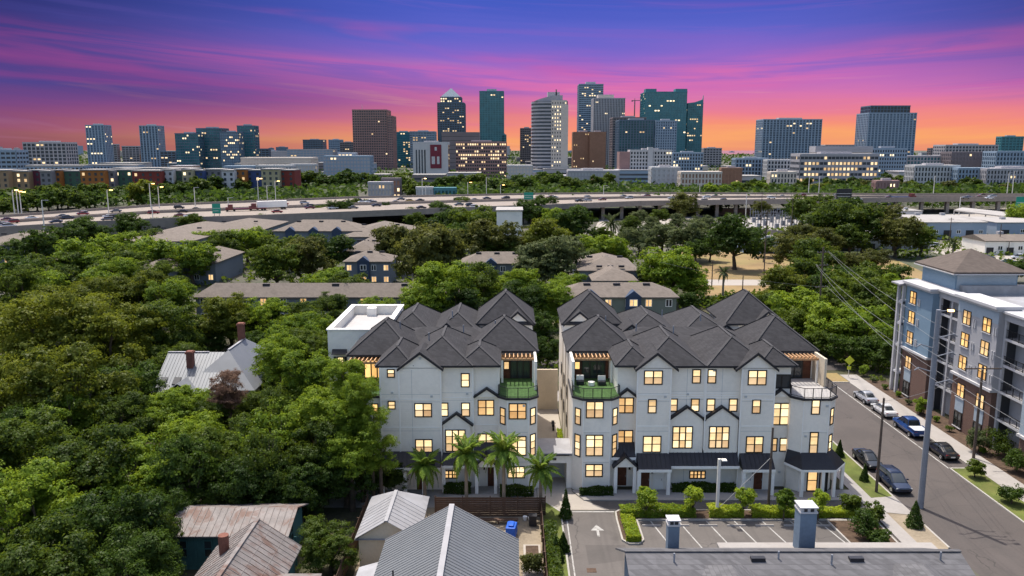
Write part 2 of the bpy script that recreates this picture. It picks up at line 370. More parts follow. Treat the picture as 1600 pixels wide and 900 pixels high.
# ------------------------------------------------------------------ mesh helpers
def offset_of(o):
    v = Vector((0, 0, 0))
    while o is not None:
        v += Vector(o.location); o = o.parent
    return v
def tag(o, label=None, cat=None, group=None, kind=None):
    if label: o['label'] = label
    if cat: o['category'] = cat
    if group: o['group'] = group
    if kind: o['kind'] = kind
    return o
def empty(name, loc, label=None, cat=None, group=None, rz=0):
    o = bpy.data.objects.new(name, None); COL.objects.link(o)
    o.location = loc; o.rotation_euler = (0, 0, rz); o.empty_display_size = .5
    return tag(o, label, cat, group)
def add(name, mesh, parent=None, loc=(0, 0, 0), rz=0, mat=None):
    o = bpy.data.objects.new(name, mesh); COL.objects.link(o)
    if parent: o.parent = parent
    o.location = loc; o.rotation_euler = (0, 0, rz)
    if mat:
        o.material_slots[0].link = 'OBJECT'; o.material_slots[0].material = MATS[mat]
    return o
class MB:
    def __init__(s): s.v = []; s.f = []; s.m = []
    def poly(s, pts, m=0):
        i = len(s.v); s.v += [tuple(p) for p in pts]; s.f.append(tuple(range(i, i + len(pts)))); s.m.append(m); return s
    def box(s, x0, x1, y0, y1, z0, z1, m=0):
        i = len(s.v)
        s.v += [(x0, y0, z0), (x1, y0, z0), (x1, y1, z0), (x0, y1, z0), (x0, y0, z1), (x1, y0, z1), (x1, y1, z1), (x0, y1, z1)]
        for q in ((0, 3, 2, 1), (4, 5, 6, 7), (0, 1, 5, 4), (1, 2, 6, 5), (2, 3, 7, 6), (3, 0, 4, 7)):
            s.f.append(tuple(i + k for k in q)); s.m.append(m)
        return s
    def prism(s, pts, z0, z1, m=0, caps=True):
        """pts: counter-clockwise outline (x,y)"""
        n = len(pts); i = len(s.v)
        s.v += [(x, y, z0) for x, y in pts] + [(x, y, z1) for x, y in pts]
        for k in range(n):
            s.f.append((i + k, i + (k + 1) % n, i + n + (k + 1) % n, i + n + k)); s.m.append(m)
        if caps:
            s.f.append(tuple(i + n + k for k in range(n))); s.m.append(m)
            s.f.append(tuple(i + n - 1 - k for k in range(n))); s.m.append(m)
        return s
    def prism_y(s, pts, y0, y1, m=0):
        """outline (x,z) extruded along y"""
        n = len(pts); i = len(s.v)
        s.v += [(x, y0, z) for x, z in pts] + [(x, y1, z) for x, z in pts]
        for k in range(n):
            s.f.append((i + k, i + (k + 1) % n, i + n + (k + 1) % n, i + n + k)); s.m.append(m)
        s.f.append(tuple(i + n - 1 - k for k in range(n))); s.m.append(m)
        s.f.append(tuple(i + n + k for k in range(n))); s.m.append(m)
        return s
    def prism_x(s, pts, x0, x1, m=0):
        """outline (y,z) extruded along x"""
        n = len(pts); i = len(s.v)
        s.v += [(x0, y, z) for y, z in pts] + [(x1, y, z) for y, z in pts]
        for k in range(n):
            s.f.append((i + k, i + (k + 1) % n, i + n + (k + 1) % n, i + n + k)); s.m.append(m)
        s.f.append(tuple(i + n - 1 - k for k in range(n))); s.m.append(m)
        s.f.append(tuple(i + n + k for k in range(n))); s.m.append(m)
        return s
    def tube(s, p0, p1, r0, r1=None, n=6, m=0, cap=True):
        r1 = r0 if r1 is None else r1
        p0 = Vector(p0); p1 = Vector(p1); d = (p1 - p0)
        if d.length < 1e-6: return s
        d.normalize(); a = d.orthogonal().normalized(); b = d.cross(a); i = len(s.v)
        for p, r in ((p0, r0), (p1, r1)):
            for k in range(n):
                t = 2 * math.pi * k / n
                s.v.append(tuple(p + a * (r * math.cos(t)) + b * (r * math.sin(t))))
        for k in range(n):
            s.f.append((i + k, i + (k + 1) % n, i + n + (k + 1) % n, i + n + k)); s.m.append(m)
        if cap:
            s.f.append(tuple(i + n + k for k in range(n))); s.m.append(m)
            s.f.append(tuple(i + n - 1 - k for k in range(n))); s.m.append(m)
        return s
    def bar(s, p0, p1, w, h, m=0):
        """rectangular bar from p0 to p1 (axis through its centre)"""
        p0 = Vector(p0); p1 = Vector(p1); d = (p1 - p0).normalized()
        up = Vector((0, 0, 1)) if abs(d.z) < .95 else Vector((0, 1, 0))
        a = d.cross(up).normalized(); b = a.cross(d); i = len(s.v)
        for p in (p0, p1):
            for sx, sz in ((-1, -1), (1, -1), (1, 1), (-1, 1)):
                s.v.append(tuple(p + a * (sx * w / 2) + b * (sz * h / 2)))
        for q in ((0, 1, 2, 3), (7, 6, 5, 4), (0, 4, 5, 1), (1, 5, 6, 2), (2, 6, 7, 3), (3, 7, 4, 0)):
            s.f.append(tuple(i + k for k in q)); s.m.append(m)
        return s
    def hip(s, x0, x1, y0, y1, z, zr, gable=(0, 0), axis='y', th=.22, m=0):
        """closed hip roof; gable=(front,back): 1 makes that end of the ridge a gable. ridge along axis. th: eave fascia thickness below z"""
        if axis == 'y':
            w = (x1 - x0) / 2; xm = (x0 + x1) / 2
            a = y0 if gable[0] else y0 + w; b = y1 if gable[1] else y1 - w
            if a > b: a = b = (a + b) / 2
            A = (xm, a, zr); B = (xm, b, zr)
        else:
            w = (y1 - y0) / 2; ym = (y0 + y1) / 2
            a = x0 if gable[0] else x0 + w; b = x1 if gable[1] else x1 - w
            if a > b: a = b = (a + b) / 2
            A = (a, ym, zr); B = (b, ym, zr)
        c = [(x0, y0), (x1, y0), (x1, y1), (x0, y1)]
        lo = [(x, y, z - th) for x, y in c]; hi = [(x, y, z) for x, y in c]
        s.poly(lo[::-1], m)
        for k in range(4): s.poly([lo[k], lo[(k + 1) % 4], hi[(k + 1) % 4], hi[k]], m)
        if axis == 'y':
            s.poly([hi[0], hi[1], A], m); s.poly([hi[1], hi[2], B, A], m); s.poly([hi[2], hi[3], B], m); s.poly([hi[3], hi[0], A, B], m)
        else:
            s.poly([hi[0], hi[1], B, A], m); s.poly([hi[1], hi[2], B], m); s.poly([hi[2], hi[3], A, B], m); s.poly([hi[3], hi[0], A], m)
        return s
    def mesh(s, name, mats, off=(0, 0, 0)):
        me = bpy.data.meshes.new(name)
        ox, oy, oz = off
        me.from_pydata([(x - ox, y - oy, z - oz) for x, y, z in s.v], [], s.f)
        if isinstance(mats, str): mats = [mats]
        for mt in mats: me.materials.append(MATS[mt])
        if len(mats) > 1: me.polygons.foreach_set('material_index', s.m)
        me.update(); return me
    def build(s, name, mats, parent=None, smooth=False, bevel=0):
        """vertices are in world metres; a child stores them relative to its parents"""
        me = s.mesh(name, mats, offset_of(parent) if parent else (0, 0, 0))
        o = add(name, me, parent)
        if smooth:
            me.shade_smooth()
        if bevel:
            b = o.modifiers.new('bevel', 'BEVEL'); b.width = bevel; b.segments = 2; b.limit_method = 'ANGLE'
        return o
def copy_tree(o, parent=None):
    c = o.copy(); COL.objects.link(c); c.parent = parent
    for ch in o.children: copy_tree(ch, c)
    return c

_bar_cache = {}
def unit_box(mat, w, d, h):
    k = (mat, round(w, 3), round(d, 3), round(h, 3))
    if k not in _bar_cache:
        _bar_cache[k] = MB().box(-w / 2, w / 2, -d / 2, d / 2, -h / 2, h / 2).mesh('piece', mat)
    return _bar_cache[k]
_win = {}
def window(parent, x, y, z, w, h, cols=2, rows=2, lit='lit_pane', rz=0, frame='dark_frame', split=None, sill=None, name='window', panes=True):
    """window whose centre bottom stands at (x,y,z) on a wall facing -y (turned by rz); frame proud of the wall, panes set back in it"""
    w = max(.4, round(w * 10) / 10); h = max(.4, round(h * 10) / 10)
    fr = .11
    k = (w, h, cols, rows, frame, split)
    if k not in _win:
        mb = MB()
        mb.box(-w/2, w/2, -.07, .05, 0, fr); mb.box(-w/2, w/2, -.07, .05, h - fr, h)
        mb.box(-w/2, -w/2 + fr, -.07, .05, fr, h - fr); mb.box(w/2 - fr, w/2, -.07, .05, fr, h - fr)
        xs = [-w/2 + fr + (w - 2*fr) * i / cols for i in range(cols + 1)]
        if split: zs = [fr] + [h * q for q in split] + [h - fr]
        else: zs = [fr + (h - 2*fr) * i / rows for i in range(rows + 1)]
        for xx in xs[1:-1]: mb.box(xx - .07, xx + .07, -.055, .05, fr, h - fr)
        for zz in zs[1:-1]: mb.box(-w/2 + fr, w/2 - fr, -.05, .045, zz - .04, zz + .04)
        cells = [((xs[i] + xs[i+1]) / 2, (zs[j] + zs[j+1]) / 2, xs[i+1] - xs[i], zs[j+1] - zs[j]) for i in range(cols) for j in range(len(zs) - 1)]
        _win[k] = (mb.mesh('window', frame), cells)
    me, cells = _win[k]; blind = rnd.random() < .7
    o = add(name, me, parent, Vector((x, y, z)) - offset_of(parent), rz)
    if panes:
        for cx, cz, cw, ch in cells:
            mt = lit
            if lit == 'lit_pane' and rows > 1 and cz < h * (.5 if rows == 2 else .4) and blind: mt = 'lit_blind'
            add('pane', unit_box(mt, cw, .02, ch), o, (cx, .0, cz))
    if sill:
        add('sill', unit_box(sill, w + .2, .16, .1), o, (0, -.06, -.05))
    return o
def win_px(parent, rect, Y, cols=2, rows=2, lit='lit_pane', split=None, **kw):
    """window measured on the photograph as a rectangle on the wall plane y=Y"""
    x0, y0, x1, y1 = rect
    xm, zb = onY((x0 + x1) / 2, y1, Y); xa, zt = onY(x0, y0, Y); xb, _ = onY(x1, y0, Y)
    return window(parent, xm, Y, zb, xb - xa, zt - zb, cols, rows, lit, 0, split=split, **kw)
def door(parent, x0, x1, Y, z0, z1, mat='wood_door', rz=0):
    w = x1 - x0; h = z1 - z0
    mb = MB().box(-w/2, w/2, -.05, .03, 0, h)
    for a, b in ((.08, .46), (.54, .92)):
        for c, d in ((.12, .46), (.54, .88)):
            mb.box(-w/2 + w*c, -w/2 + w*d, -.07, -.05, h*a, h*b)
    o = add('door', mb.mesh('door', mat), parent, Vector(((x0 + x1) / 2, Y, z0)) - offset_of(parent), rz)
    add('door_handle', unit_box('chrome', .05, .08, .22), o, (w * .38, -.09, h * .46))
    add('door_frame', MB().box(-w/2 - .1, -w/2, -.06, .04, 0, h + .1).box(w/2, w/2 + .1, -.06, .04, 0, h + .1).box(-w/2, w/2, -.06, .04, h, h + .1).mesh('door_frame', 'white_trim'), o)
    return o
def railing(parent, pts, z, h=1.05, step=1.0, mat='black_metal', name='railing', glass=None, thick=.05):
    """posts, a top rail, a bottom rail and pickets along a polyline: one part, posts as its sub-parts"""
    mb = MB(); posts = []
    for (xa, ya), (xb, yb) in zip(pts, pts[1:]):
        mb.bar((xa, ya, z + h), (xb, yb, z + h), thick + .02, thick); mb.bar((xa, ya, z + .12), (xb, yb, z + .12), thick, thick)
        L = math.hypot(xb - xa, yb - ya); n = max(1, round(L / step))
        posts += [(xa + (xb - xa) * k / n, ya + (yb - ya) * k / n) for k in range(n)]
        npk = max(1, round(L / .14))
        for k in range(1, npk):
            f = k / npk
            if glass is None:
                mb.bar((xa + (xb - xa) * f, ya + (yb - ya) * f, z + .12), (xa + (xb - xa) * f, ya + (yb - ya) * f, z + h), .018, .018)
    posts.append(pts[-1])
    o = mb.build(name, mat, parent); off = offset_of(o)
    for x, y in posts:
        add('post', unit_box(mat, thick + .015, thick + .015, h + .05), o, Vector((x, y, z + h / 2)) - off)
    return o
# ================================================================== THE GROUND
def sheet(name, pts, mat, z, kind='structure'):
    o = MB().poly([(x, y, z) for x, y in pts]).build(name, mat)
    return tag(o, kind=kind)
def rect(x0, x1, y0, y1): return [(x0, y0), (x1, y0), (x1, y1), (x0, y1)]
sheet('ground', rect(-11900, 11900, -240, 13900), 'far_ground', 0)
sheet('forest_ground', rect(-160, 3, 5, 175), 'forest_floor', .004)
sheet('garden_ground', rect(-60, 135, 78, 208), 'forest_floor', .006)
sheet('yard_ground', rect(-13.2, 4.6, 40, 75), 'dirt', .010)
sheet('dry_field', [(44, 190), (112, 190), (124, 262), (58, 275)], 'dry_grass', .012)
sheet('parking_lot', [(4.9, 20), (36, 20), (36, 71.4), (9.9, 71.4), (9.9, 73.6), (4.9, 73.6)], 'parking_asphalt', .012)
sheet('alley', [(8.2, 73.5), (38.9, 73.5), (38.9, 75.9), (7.0, 75.9)], 'asphalt_shaded', .016)
sheet('driveway', [(2.6, 112), (2.6, 73.7), (9.6, 73.7), (7.2, 75.9), (6.2, 78), (6.2, 112)], 'concrete_warm', .020)
sheet('front_walk', [(6.25, 78.2), (6.25, 77.8), (7.2, 75.9), (35, 75.9), (35, 78.2)], 'concrete', .12)
MB().box(7.2, 35, 75.78, 75.9, 0, .125).build('kerb', 'kerb_concrete')['kind'] = 'structure'
sheet('left_walk', rect(-19, 2.55, 74.2, 79.4), 'concrete', .024)
sheet('street', rect(38.9, 48.45, 10, 127), 'asphalt', .016)
sheet('street_crossing', rect(-10, 140, 124, 131), 'asphalt', .014)
sheet('parking_bay', rect(48.45, 51.1, 84, 117), 'asphalt', .020)
sheet('far_sidewalk', rect(51.25, 53.9, 60, 121), 'concrete', .14)
sheet('near_sidewalk', rect(35.0, 36.4, 60, 122), 'concrete', .13)
sheet('alley_apron', [(36.4, 72.9), (38.9, 72.3), (38.9, 76.6), (36.4, 76.2)], 'concrete', .132)
sheet('street_lawn', rect(36.4, 38.72, 76.3, 94), 'grass', .125)
sheet('corner_verge', [(36.4, 65), (38.2, 65), (38.72, 66), (38.72, 72.3), (36.4, 72.8)], 'dirt', .125)
sheet('far_lawn', rect(48.62, 51.25, 40, 83.8), 'grass', .125)
sheet('planting_strip', rect(53.9, 57, 60, 118), 'mulch', .13)
sheet('street_corner_lawn', rect(48.7, 51.2, 117.2, 122), 'dry_grass', .125)
sheet('rear_lane', rect(-10, 38, 108, 113), 'concrete', .018)
k = MB()
k.box(38.72, 38.9, 66, 122, 0, .13).box(48.45, 48.62, 40, 84, 0, .13).box(51.1, 51.25, 84, 117, 0, .145).box(48.6, 51.1, 83.8, 84, 0, .13).box(48.6, 51.1, 117, 117.2, 0, .13)
tag(k.build('street_kerb', 'kerb_concrete'), kind='structure')
# hedge beds with kerbs
def bed(pts, mat='mulch'):
    z = .16
    o = tag(MB().prism(pts, 0, z).build('planting_bed', [mat]), kind='structure')
    n = len(pts)
    kb = MB()
    for a, b in zip(pts, pts[1:] + pts[:1]): kb.bar((*a, .09), (*b, .09), .16, .17)
    kb.build('kerb', 'kerb_concrete', o)
bed([(10.0, 71.4), (10.0, 67.4), (10.5, 66.7), (11.4, 66.7), (11.9, 67.4), (11.9, 71.4), (34.6, 71.4), (34.6, 73.4), (10.5, 73.4), (10.1, 73.0)])
bed([(30.4, 66.0), (34.6, 66.0), (34.6, 71.2), (30.0, 71.2)])
bed([(2.9, 30), (4.75, 30), (4.75, 73), (3.4, 75.2), (2.9, 75.2)], 'grass')
# painted markings are children of the surfaces they lie on
lot = bpy.data.objects['parking_lot']
for i in range(8):
    x = 13.2 + 2.66 * i
    MB().poly([(x - .06, 71.3, .017), (x - .06 + 1.05, 66.0, .017), (x + .07 + 1.05, 66.0, .017), (x + .07, 71.3, .017)]).build('stall_line', 'paint_white', lot)
MB().poly([(4.95, 73.2, .017), (10.0, 73.2, .017), (10.0, 73.4, .017), (4.95, 73.4, .017)]).build('stop_line', 'paint_white', lot)
MB().poly([(5.1, 40, .017), (5.22, 40, .017), (5.32, 73, .017), (5.2, 73, .017)]).build('edge_line', 'paint_white', lot)
ax, ay = 7.95, 69.2
MB().poly([(ax - .12, ay - .95, .017), (ax + .12, ay - .95, .017), (ax + .12, ay + .2, .017), (ax - .12, ay + .2, .017)]).poly([(ax - .62, ay + .2, .017), (ax + .62, ay + .2, .017), (ax, ay + 1.35, .017)]).build('arrow_marking', 'paint_white', lot)
MB().box(6.3, 7.1, 61.9, 62.6, .014, .03).build('drain_grate', 'fence_wood', lot)
for i in range(7):
    x = 11.9 + 2.66 * i + .35
    o = MB().prism_x([(70.2, .02), (70.42, .02), (70.37, .14), (70.25, .14)], x, x + 1.75).build('wheel_stop', 'concrete')
    tag(o, 'concrete wheel stop at the head of a parking stall', 'wheel stop', 'wheel stops along the hedge')
bay = bpy.data.objects['parking_bay']
MB().poly([(48.4, 84, .026), (48.55, 84, .026), (48.55, 117, .026), (48.4, 117, .026)]).build('bay_line', 'paint_white', bay)
# bay water and the far shore
sheet('bay_water', [(1050, 4800), (2250, 4800), (4800, 13800), (2800, 13800)], 'concrete', .5)
M('water', (.10, .16, .22), .12, .1, .001, .01)
bpy.data.objects['bay_water'].data.materials[0] = MATS['water']

# ================================================================== TOWNHOUSES
SID, TRIM, SH = 'white_siding', 'white_trim', 'shingle_dark'
def small_gable(parent, x0, x1, zb, zp, Y, back=.5, name='gable_parapet', wall=SID, over=.16, thick=.2, rake='dark_metal'):
    """white gable face with dark raking roof bars"""
    xm = (x0 + x1) / 2
    o = MB().prism_y([(x0, zb), (x1, zb), (xm, zp)], Y, Y + back).build(name, wall, parent)
    for s in (-1, 1):
        xe = x0 if s < 0 else x1
        dx = xm - xe; dz = zp - zb; L = math.hypot(dx, dz); ux, uz = dx / L, dz / L
        e = (xe - ux * over, zb - uz * over); p = (xm, zp)
        nx, nz = -uz * s * -1, abs(ux)
        nx = (1 if xe > xm else -1) * abs(uz)
        MB().prism_y([e, p, (p[0], p[1] + thick / max(.3, abs(ux)) * 1.0), (e[0] + nx * thick, e[1] + nz * thick)][::(1 if s < 0 else -1)], Y - .16, Y + back + .02).build('raking_roof', rake, o)
    return o
def gable_roof(parent, x0, x1, zb, zp, Y0, Y1, over=.25, mat=SH):
    """facade gable: wall triangle plus pitched roof running back into the main roof"""
    xm = (x0 + x1) / 2; dz = zp - zb; w = (x1 - x0) / 2
    MB().prism_y([(x0, zb), (x1, zb), (xm, zp)], Y0, Y0 + .25).build('gable_wall', SID, parent)
    k = dz / w; th = .16
    a = [(x0 - over, zb - over * k), (xm, zp), (x1 + over, zb - over * k)]
    pts = [a[0], (a[0][0], a[0][1] + .02), (xm, zp + .02), (a[2][0], a[2][1] + .02)]
    mb = MB().prism_y([(a[0][0], a[0][1]), (a[1][0], a[1][1]), (a[2][0], a[2][1]), (a[2][0], a[2][1] + th), (xm, zp + th * 1.15), (a[0][0], a[0][1] + th)], Y0 - .22, Y1)
    o = mb.build('gable_roof', mat, parent)
    for s, e in ((-1, a[0]), (1, a[2])):
        MB().prism_y([(e[0], e[1] - .1), (xm, zp - .12), (xm, zp + .12), (e[0], e[1] + .12)][::(1 if s < 0 else -1)], Y0 - .27, Y0 - .225).build('fascia', 'dark_metal', o)
def wallbox(parent, x0, x1, y0, y1, z0, z1, name='wall', mat=SID): return MB().box(x0, x1, y0, y1, z0, z1).build(name, mat, parent)
def band(parent, x0, x1, Y, z, h=.09): return MB().box(x0, x1, Y - .035, Y - .002, z, z + h).build('trim_band', TRIM, parent)
def vtrim(parent, x, Y, z0, z1, w=.14): return MB().box(x - w/2, x + w/2, Y - .045, Y - .002, z0, z1).build('corner_board', TRIM, parent)
def hip_roof(parent, x0, x1, y0, y1, z, zr, over=.4, mat=SH, gable=(0, 0), axis='y', caps=True):
    o = MB().hip(x0 - over, x1 + over, y0 - over, y1 + over, z, zr, gable, axis).build('roof', mat, parent)
    if caps:
        X0, X1, Y0, Y1 = x0 - over, x1 + over, y0 - over, y1 + over
        w = (X1 - X0) / 2; xm = (X0 + X1) / 2
        if axis == 'y' and not any(gable):
            a, b = Y0 + w, Y1 - w
            if a > b: a = b = (a + b) / 2
            mb = MB()
            for p, q in (((X0, Y0, z), (xm, a, zr)), ((X1, Y0, z), (xm, a, zr)), ((X0, Y1, z), (xm, b, zr)), ((X1, Y1, z), (xm, b, zr)), ((xm, a, zr), (xm, b + .01, zr))):
                mb.bar((p[0], p[1], p[2] + .01), (q[0], q[1], q[2] + .01), .26, .05)
            mb.build('ridge_cap', 'ridge_cap', o)
    return o
def joints(parent, x0, x1, Y, zs, xs=()):
    mb = MB()
    for z in zs: mb.box(x0, x1, Y - .012, Y - .002, z, z + .035)
    for x in xs: mb.box(x - .018, x + .018, Y - .014, Y - .003, .3, EAVE - .4)
    mb.build('reveal_joint', 'grey_stucco', parent)
def fitting(parent, x, Y, z, kind):
    if kind == 'vent': MB().box(x - .12, x + .12, Y - .09, Y - .003, z, z + .2).build('wall_vent', 'grey_stucco', parent)
    else: MB().box(x - .09, x + .09, Y - .16, Y - .003, z, z + .34).build('wall_lamp', 'black_metal', parent)
def awning(parent, x0, x1, Y, ztop, zbot, out, col_x=(), name='porch_roof'):
    """dark metal lean-to roof with white fascia and standing seams, on white posts"""
    o = MB().prism_x([(Y, ztop), (Y - out, zbot), (Y - out, zbot - .08), (Y, zbot - .08)], x0, x1).build(name, 'dark_metal', parent)
    MB().box(x0 - .02, x1 + .02, Y - out - .05, Y - out - .003, zbot - .26, zbot + .02).build('fascia', TRIM, o)
    n = max(2, round((x1 - x0) / .45)); off = offset_of(o)
    sm = MB()
    sm.bar((0, -.03, .02), (0, -out, zbot - ztop + .02), .03, .05)
    me = sm.mesh('seam', 'dark_metal')
    for k in range(n + 1):
        add('seam', me, o, Vector((x0 + .03 + (x1 - x0 - .06) * k / n, Y, ztop)) - off)
    for cx in col_x:
        MB().box(cx - .17, cx + .17, Y - out + .02, Y - out + .36, .12, zbot - .26).build('column', TRIM, parent)
    return o
def pergola(parent, x0, x1, y0, y1, z):
    o = MB().box(x0, x1, y0, y0 + .14, z, z + .24).box(x0, x1, y1 - .14, y1, z, z + .24).build('pergola', 'pergola_wood', parent)
    off = offset_of(o); n = max(4, round((x1 - x0) / .42))
    me = unit_box('pergola_wood', .09, y1 - y0 + .5, .2)
    for k in range(n + 1):
        add('rafter', me, o, Vector((x0 + (x1 - x0) * k / n, (y0 + y1) / 2, z + .34)) - off)
    for x in (x0 + .1, x1 - .1):
        add('post', unit_box(TRIM, .22, .22, 3.2), o, Vector((x, y0 + .12, z - 1.6)) - off)
    return o

PXC4 = lambda a, b, c, d: (850 + a/3.461, 600 + b/3.461, 850 + c/3.461, 600 + d/3.461)
PXC3 = lambda a, b, c, d: (850 + a/3.461, 430 + b/3.461, 850 + c/3.461, 430 + d/3.461)
PXL1 = lambda a, b, c, d: (500 + a/4, 430 + b/4, 500 + c/4, 430 + d/4)
PXL2 = lambda a, b, c, d: (500 + a/4, 600 + b/4, 500 + c/4, 600 + d/4)
EAVE, ZT = 13.3, 9.9        # main eaves, terrace floor
LIT = lambda: rnd.choice(['lit_pane', 'lit_pane', 'lit_pane', 'lit_pane_dim'])

def oct_bay(parent, x0, x1, Yf, Yb, z1, ch=1.0, left=True, right=True):
    pts = []
    if left: pts += [(x0, Yf + ch), (x0 + ch, Yf)]
    else: pts += [(x0, Yf)]
    if right: pts += [(x1 - ch, Yf), (x1, Yf + ch)]
    else: pts += [(x1, Yf)]
    pts += [(x1, Yb), (x0, Yb)]
    o = MB().prism(pts, 0, z1).build('bay_wall', SID, parent)
    big = []
    cx, cy = (x0 + x1) / 2, (Yf + Yb) / 2
    for x, y in pts: big.append((x + (.14 if x > cx else -.14), y + (.0 if y > cy else -.16)))
    MB().prism(big, z1, z1 + .2).build('terrace_edge', 'dark_metal', o)
    MB().prism(pts, z1 + .2, z1 + .23).build('terrace_floor', 'turf', o)
    return o, pts
def chamfer_win(parent, x, y, z, h, rows, side, lit='lit_pane'):
    return window(parent, x, y, z, .75, h, 1, rows, lit, rz=R(-45) * side)

# ---------------------------------------------------------------- the block with four front bays right of the driveway
def right_block():
    XL, XR, XM = 6.25, 33.15, 19.72
    t = empty('townhouse_block', (XM, 90, 0), 'white four-storey townhouse block with dark hip roofs, right of the driveway', 'townhouse')
    Yb, Yn, Yg, Yc = 77.75, 79.3, 78.35, 78.9
    # masses
    wallbox(t, XL + .05, XR - .05, 84.9, 104, 0, EAVE - .25)
    o1, p1 = oct_bay(t, XL, 11.0, Yb, 84.9, ZT)
    o2, p2 = oct_bay(t, 28.55, XR, Yb, 84.9, ZT)
    o2.children[1].active_material = MATS['terrace_tile'] if False else o2.children[1].active_material
    for a, b, y in ((10.85, 12.75, Yn), (12.75, 16.1, Yg), (16.1, 23.35, Yc), (23.35, 26.7, Yg), (26.7, 28.6, Yn)):
        wallbox(t, a, b, y, 84.9, 0, EAVE - .2)
    # tall window bays at first floor
    for a, b in ((16.15, 19.7), (19.75, 23.3)):
        wallbox(t, a + .05, b - .05, Yc - .35, Yc, 4.0, 7.6, 'window_bay')
        small_gable(t, a + .02, b - .02, 7.55, 8.85, Yc - .38, .36)
        MB().box((a + b) / 2 - .03, (a + b) / 2 + .03, Yc - .40, Yc - .385, 7.75, 8.5).build('gable_batten', TRIM, t)
    vtrim(t, 19.72, Yc, 0, EAVE - .3, .18)
    small_gable(t, 10.95, 12.72, 9.85, 10.55, Yn - .32, .3)
    small_gable(t, 26.75, 28.5, 9.85, 10.55, Yn - .32, .3)
    # facade gables
    gable_roof(t, 12.72, 16.6, EAVE - .25, EAVE + 1.3, Yg, 82.5)
    gable_roof(t, 22.85, 26.72, EAVE - .25, EAVE + 1.3, Yg, 82.5)
    # roofs
    hip_roof(t, XL, 13.3, 84.9, 93, EAVE, 16.3, over=.3)
    hip_roof(t, 26.15, XR, 84.9, 93, EAVE, 16.4, over=.3)
    hip_roof(t, 10.7, 14.2, Yn - .4, 85.6, EAVE, 14.8, over=.25)
    hip_roof(t, 25.2, 28.8, Yn - .4, 85.6, EAVE, 14.8, over=.25)
    hip_roof(t, 13.1, 19.72, Yc - .45, 90.2, EAVE, 15.6, over=.0)
    hip_roof(t, 19.72, 26.3, Yc - .45, 90.2, EAVE, 15.6, over=.0)
    for q in (13.3, 19.8): hip_roof(t, q, q + 6.35, 92.2, 103.6, EAVE - .1, 15.2, over=.2)
    MB().box(15.0, 24.4, Yc - .50, Yc - .452, EAVE - .2, EAVE + .02).build('gutter', 'dark_metal', t)
    # rear end units rise above
    for x0, x1, s in ((XL + .1, 13.2, 1), (26.2, XR - .1, -1)):
        wallbox(t, x0, x1, 95.5, 104.2, EAVE - .5, 13.9, 'upper_wall')
        hip_roof(t, x0, x1, 95.5, 104.2, 14.0, 17.3, over=.35)
        c = x0 + 1.9 if s > 0 else x1 - 1.9
        gable_roof(t, c - 1.75, c + 1.75, 13.9, 15.35, 95.4, 99)
    for c in (14.1, 25.2):
        gable_roof(t, c - 1.1, c + 1.1, EAVE + .35, EAVE + 1.2, 92.0, 96)
    hip_roof(t, 11.5, 28, 87.5, 95, EAVE - .05, 14.5, over=.0, axis='x', caps=False)
    for x, y, z in ((13.9, 87.5, 15.3), (17.6, 85.2, 15.6), (22.4, 93, 15.3), (30.6, 90, 15.5), (10.7, 89.5, 15.8), (18, 94, 15.6)):
        MB().tube((x, y, z - .5), (x, y, z + .35), .07).build('vent_pipe', 'pole_steel', t)
    # trims
    for x in (12.75, 16.1, 23.35, 26.7): vtrim(t, x, Yg, 0.1, EAVE - .3)
    for a, b, y in ((12.8, 16.05, Yg), (23.4, 26.65, Yg), (16.2, 19.6, Yc), (19.85, 23.25, Yc)):
        for z in (10.25, 9.75, 6.9 if y == Yg else 10.0): band(t, a, b, y, z)
    for x in (XL + 1, 10.0, 29.55, XR - 1): vtrim(t, x, Yb, 0.1, ZT, .1)
    for a, b in ((XL + 1.1, 9.9), (29.65, XR - 1.1)):
        for z in (3.4, 6.6): band(t, a, b, Yb, z, .07)
    for a, b, y in ((12.8, 16.05, Yg), (23.4, 26.65, Yg)): joints(t, a, b, y, (3.2, 6.4, 9.6, 10.4))
    joints(t, 16.2, 23.3, Yc, (9.6, 10.5), (17.9, 21.5)); joints(t, XL + 1.05, 9.95, Yb, (3.25, 6.45)); joints(t, 29.6, XR - 1.05, Yb, (3.25, 6.45))
    for x, y, z, kd in ((15.6, Yg, 10.0, 'vent'), (18.0, Yc, 10.1, 'vent'), (23.8, Yg, 10.0, 'vent'), (31.9, Yb, 9.2, 'vent'), (12.95, Yg, 2.1, 'lamp'), (14.5, Yg, 1.9, 'lamp'), (26.3, Yg, 2.0, 'lamp'), (24.9, Yg, 1.9, 'lamp'), (12.3, Yn, 1.9, 'lamp'), (28.0, Yn, 1.5, 'vent'), (20.6, Yc, 12.6, 'vent'), (29.9, Yb, 6.0, 'vent')): fitting(t, x, y, z, kd)
    # windows, ground to top
    W = lambda r, Y, c=2, rr=2, **k: win_px(t, r, Y, c, rr, **k)
    TS = (.42, .78)
    W(PXC4(225, 93, 322, 185), Yb, lit='lit_pane'); W(PXC4(223, 272, 320, 390), Yb, 2, 3, split=TS); W(PXC4(223, 432, 317, 502), Yb)
    for (z, h, rr) in ((7.15, 1.75, 2), (3.75, 2.35, 3)):
        chamfer_win(t, XL + .5, Yb + .5, z, h, rr, 1); chamfer_win(t, 10.5, Yb + .5, z, h, rr, -1)
        chamfer_win(t, XR - .5, Yb + .5, z, h, rr, -1)
    W(PXC4(390, 72, 483, 158), Yn, lit='lit_pane_dim'); W(PXC4(387, 250, 480, 323), Yn, lit='lit_pane_dim')
    W(PXC3(540, 515, 640, 592), Yg); W(PXC4(560, 80, 608, 158), Yg, 1); W(PXC4(533, 280, 632, 370), Yg)
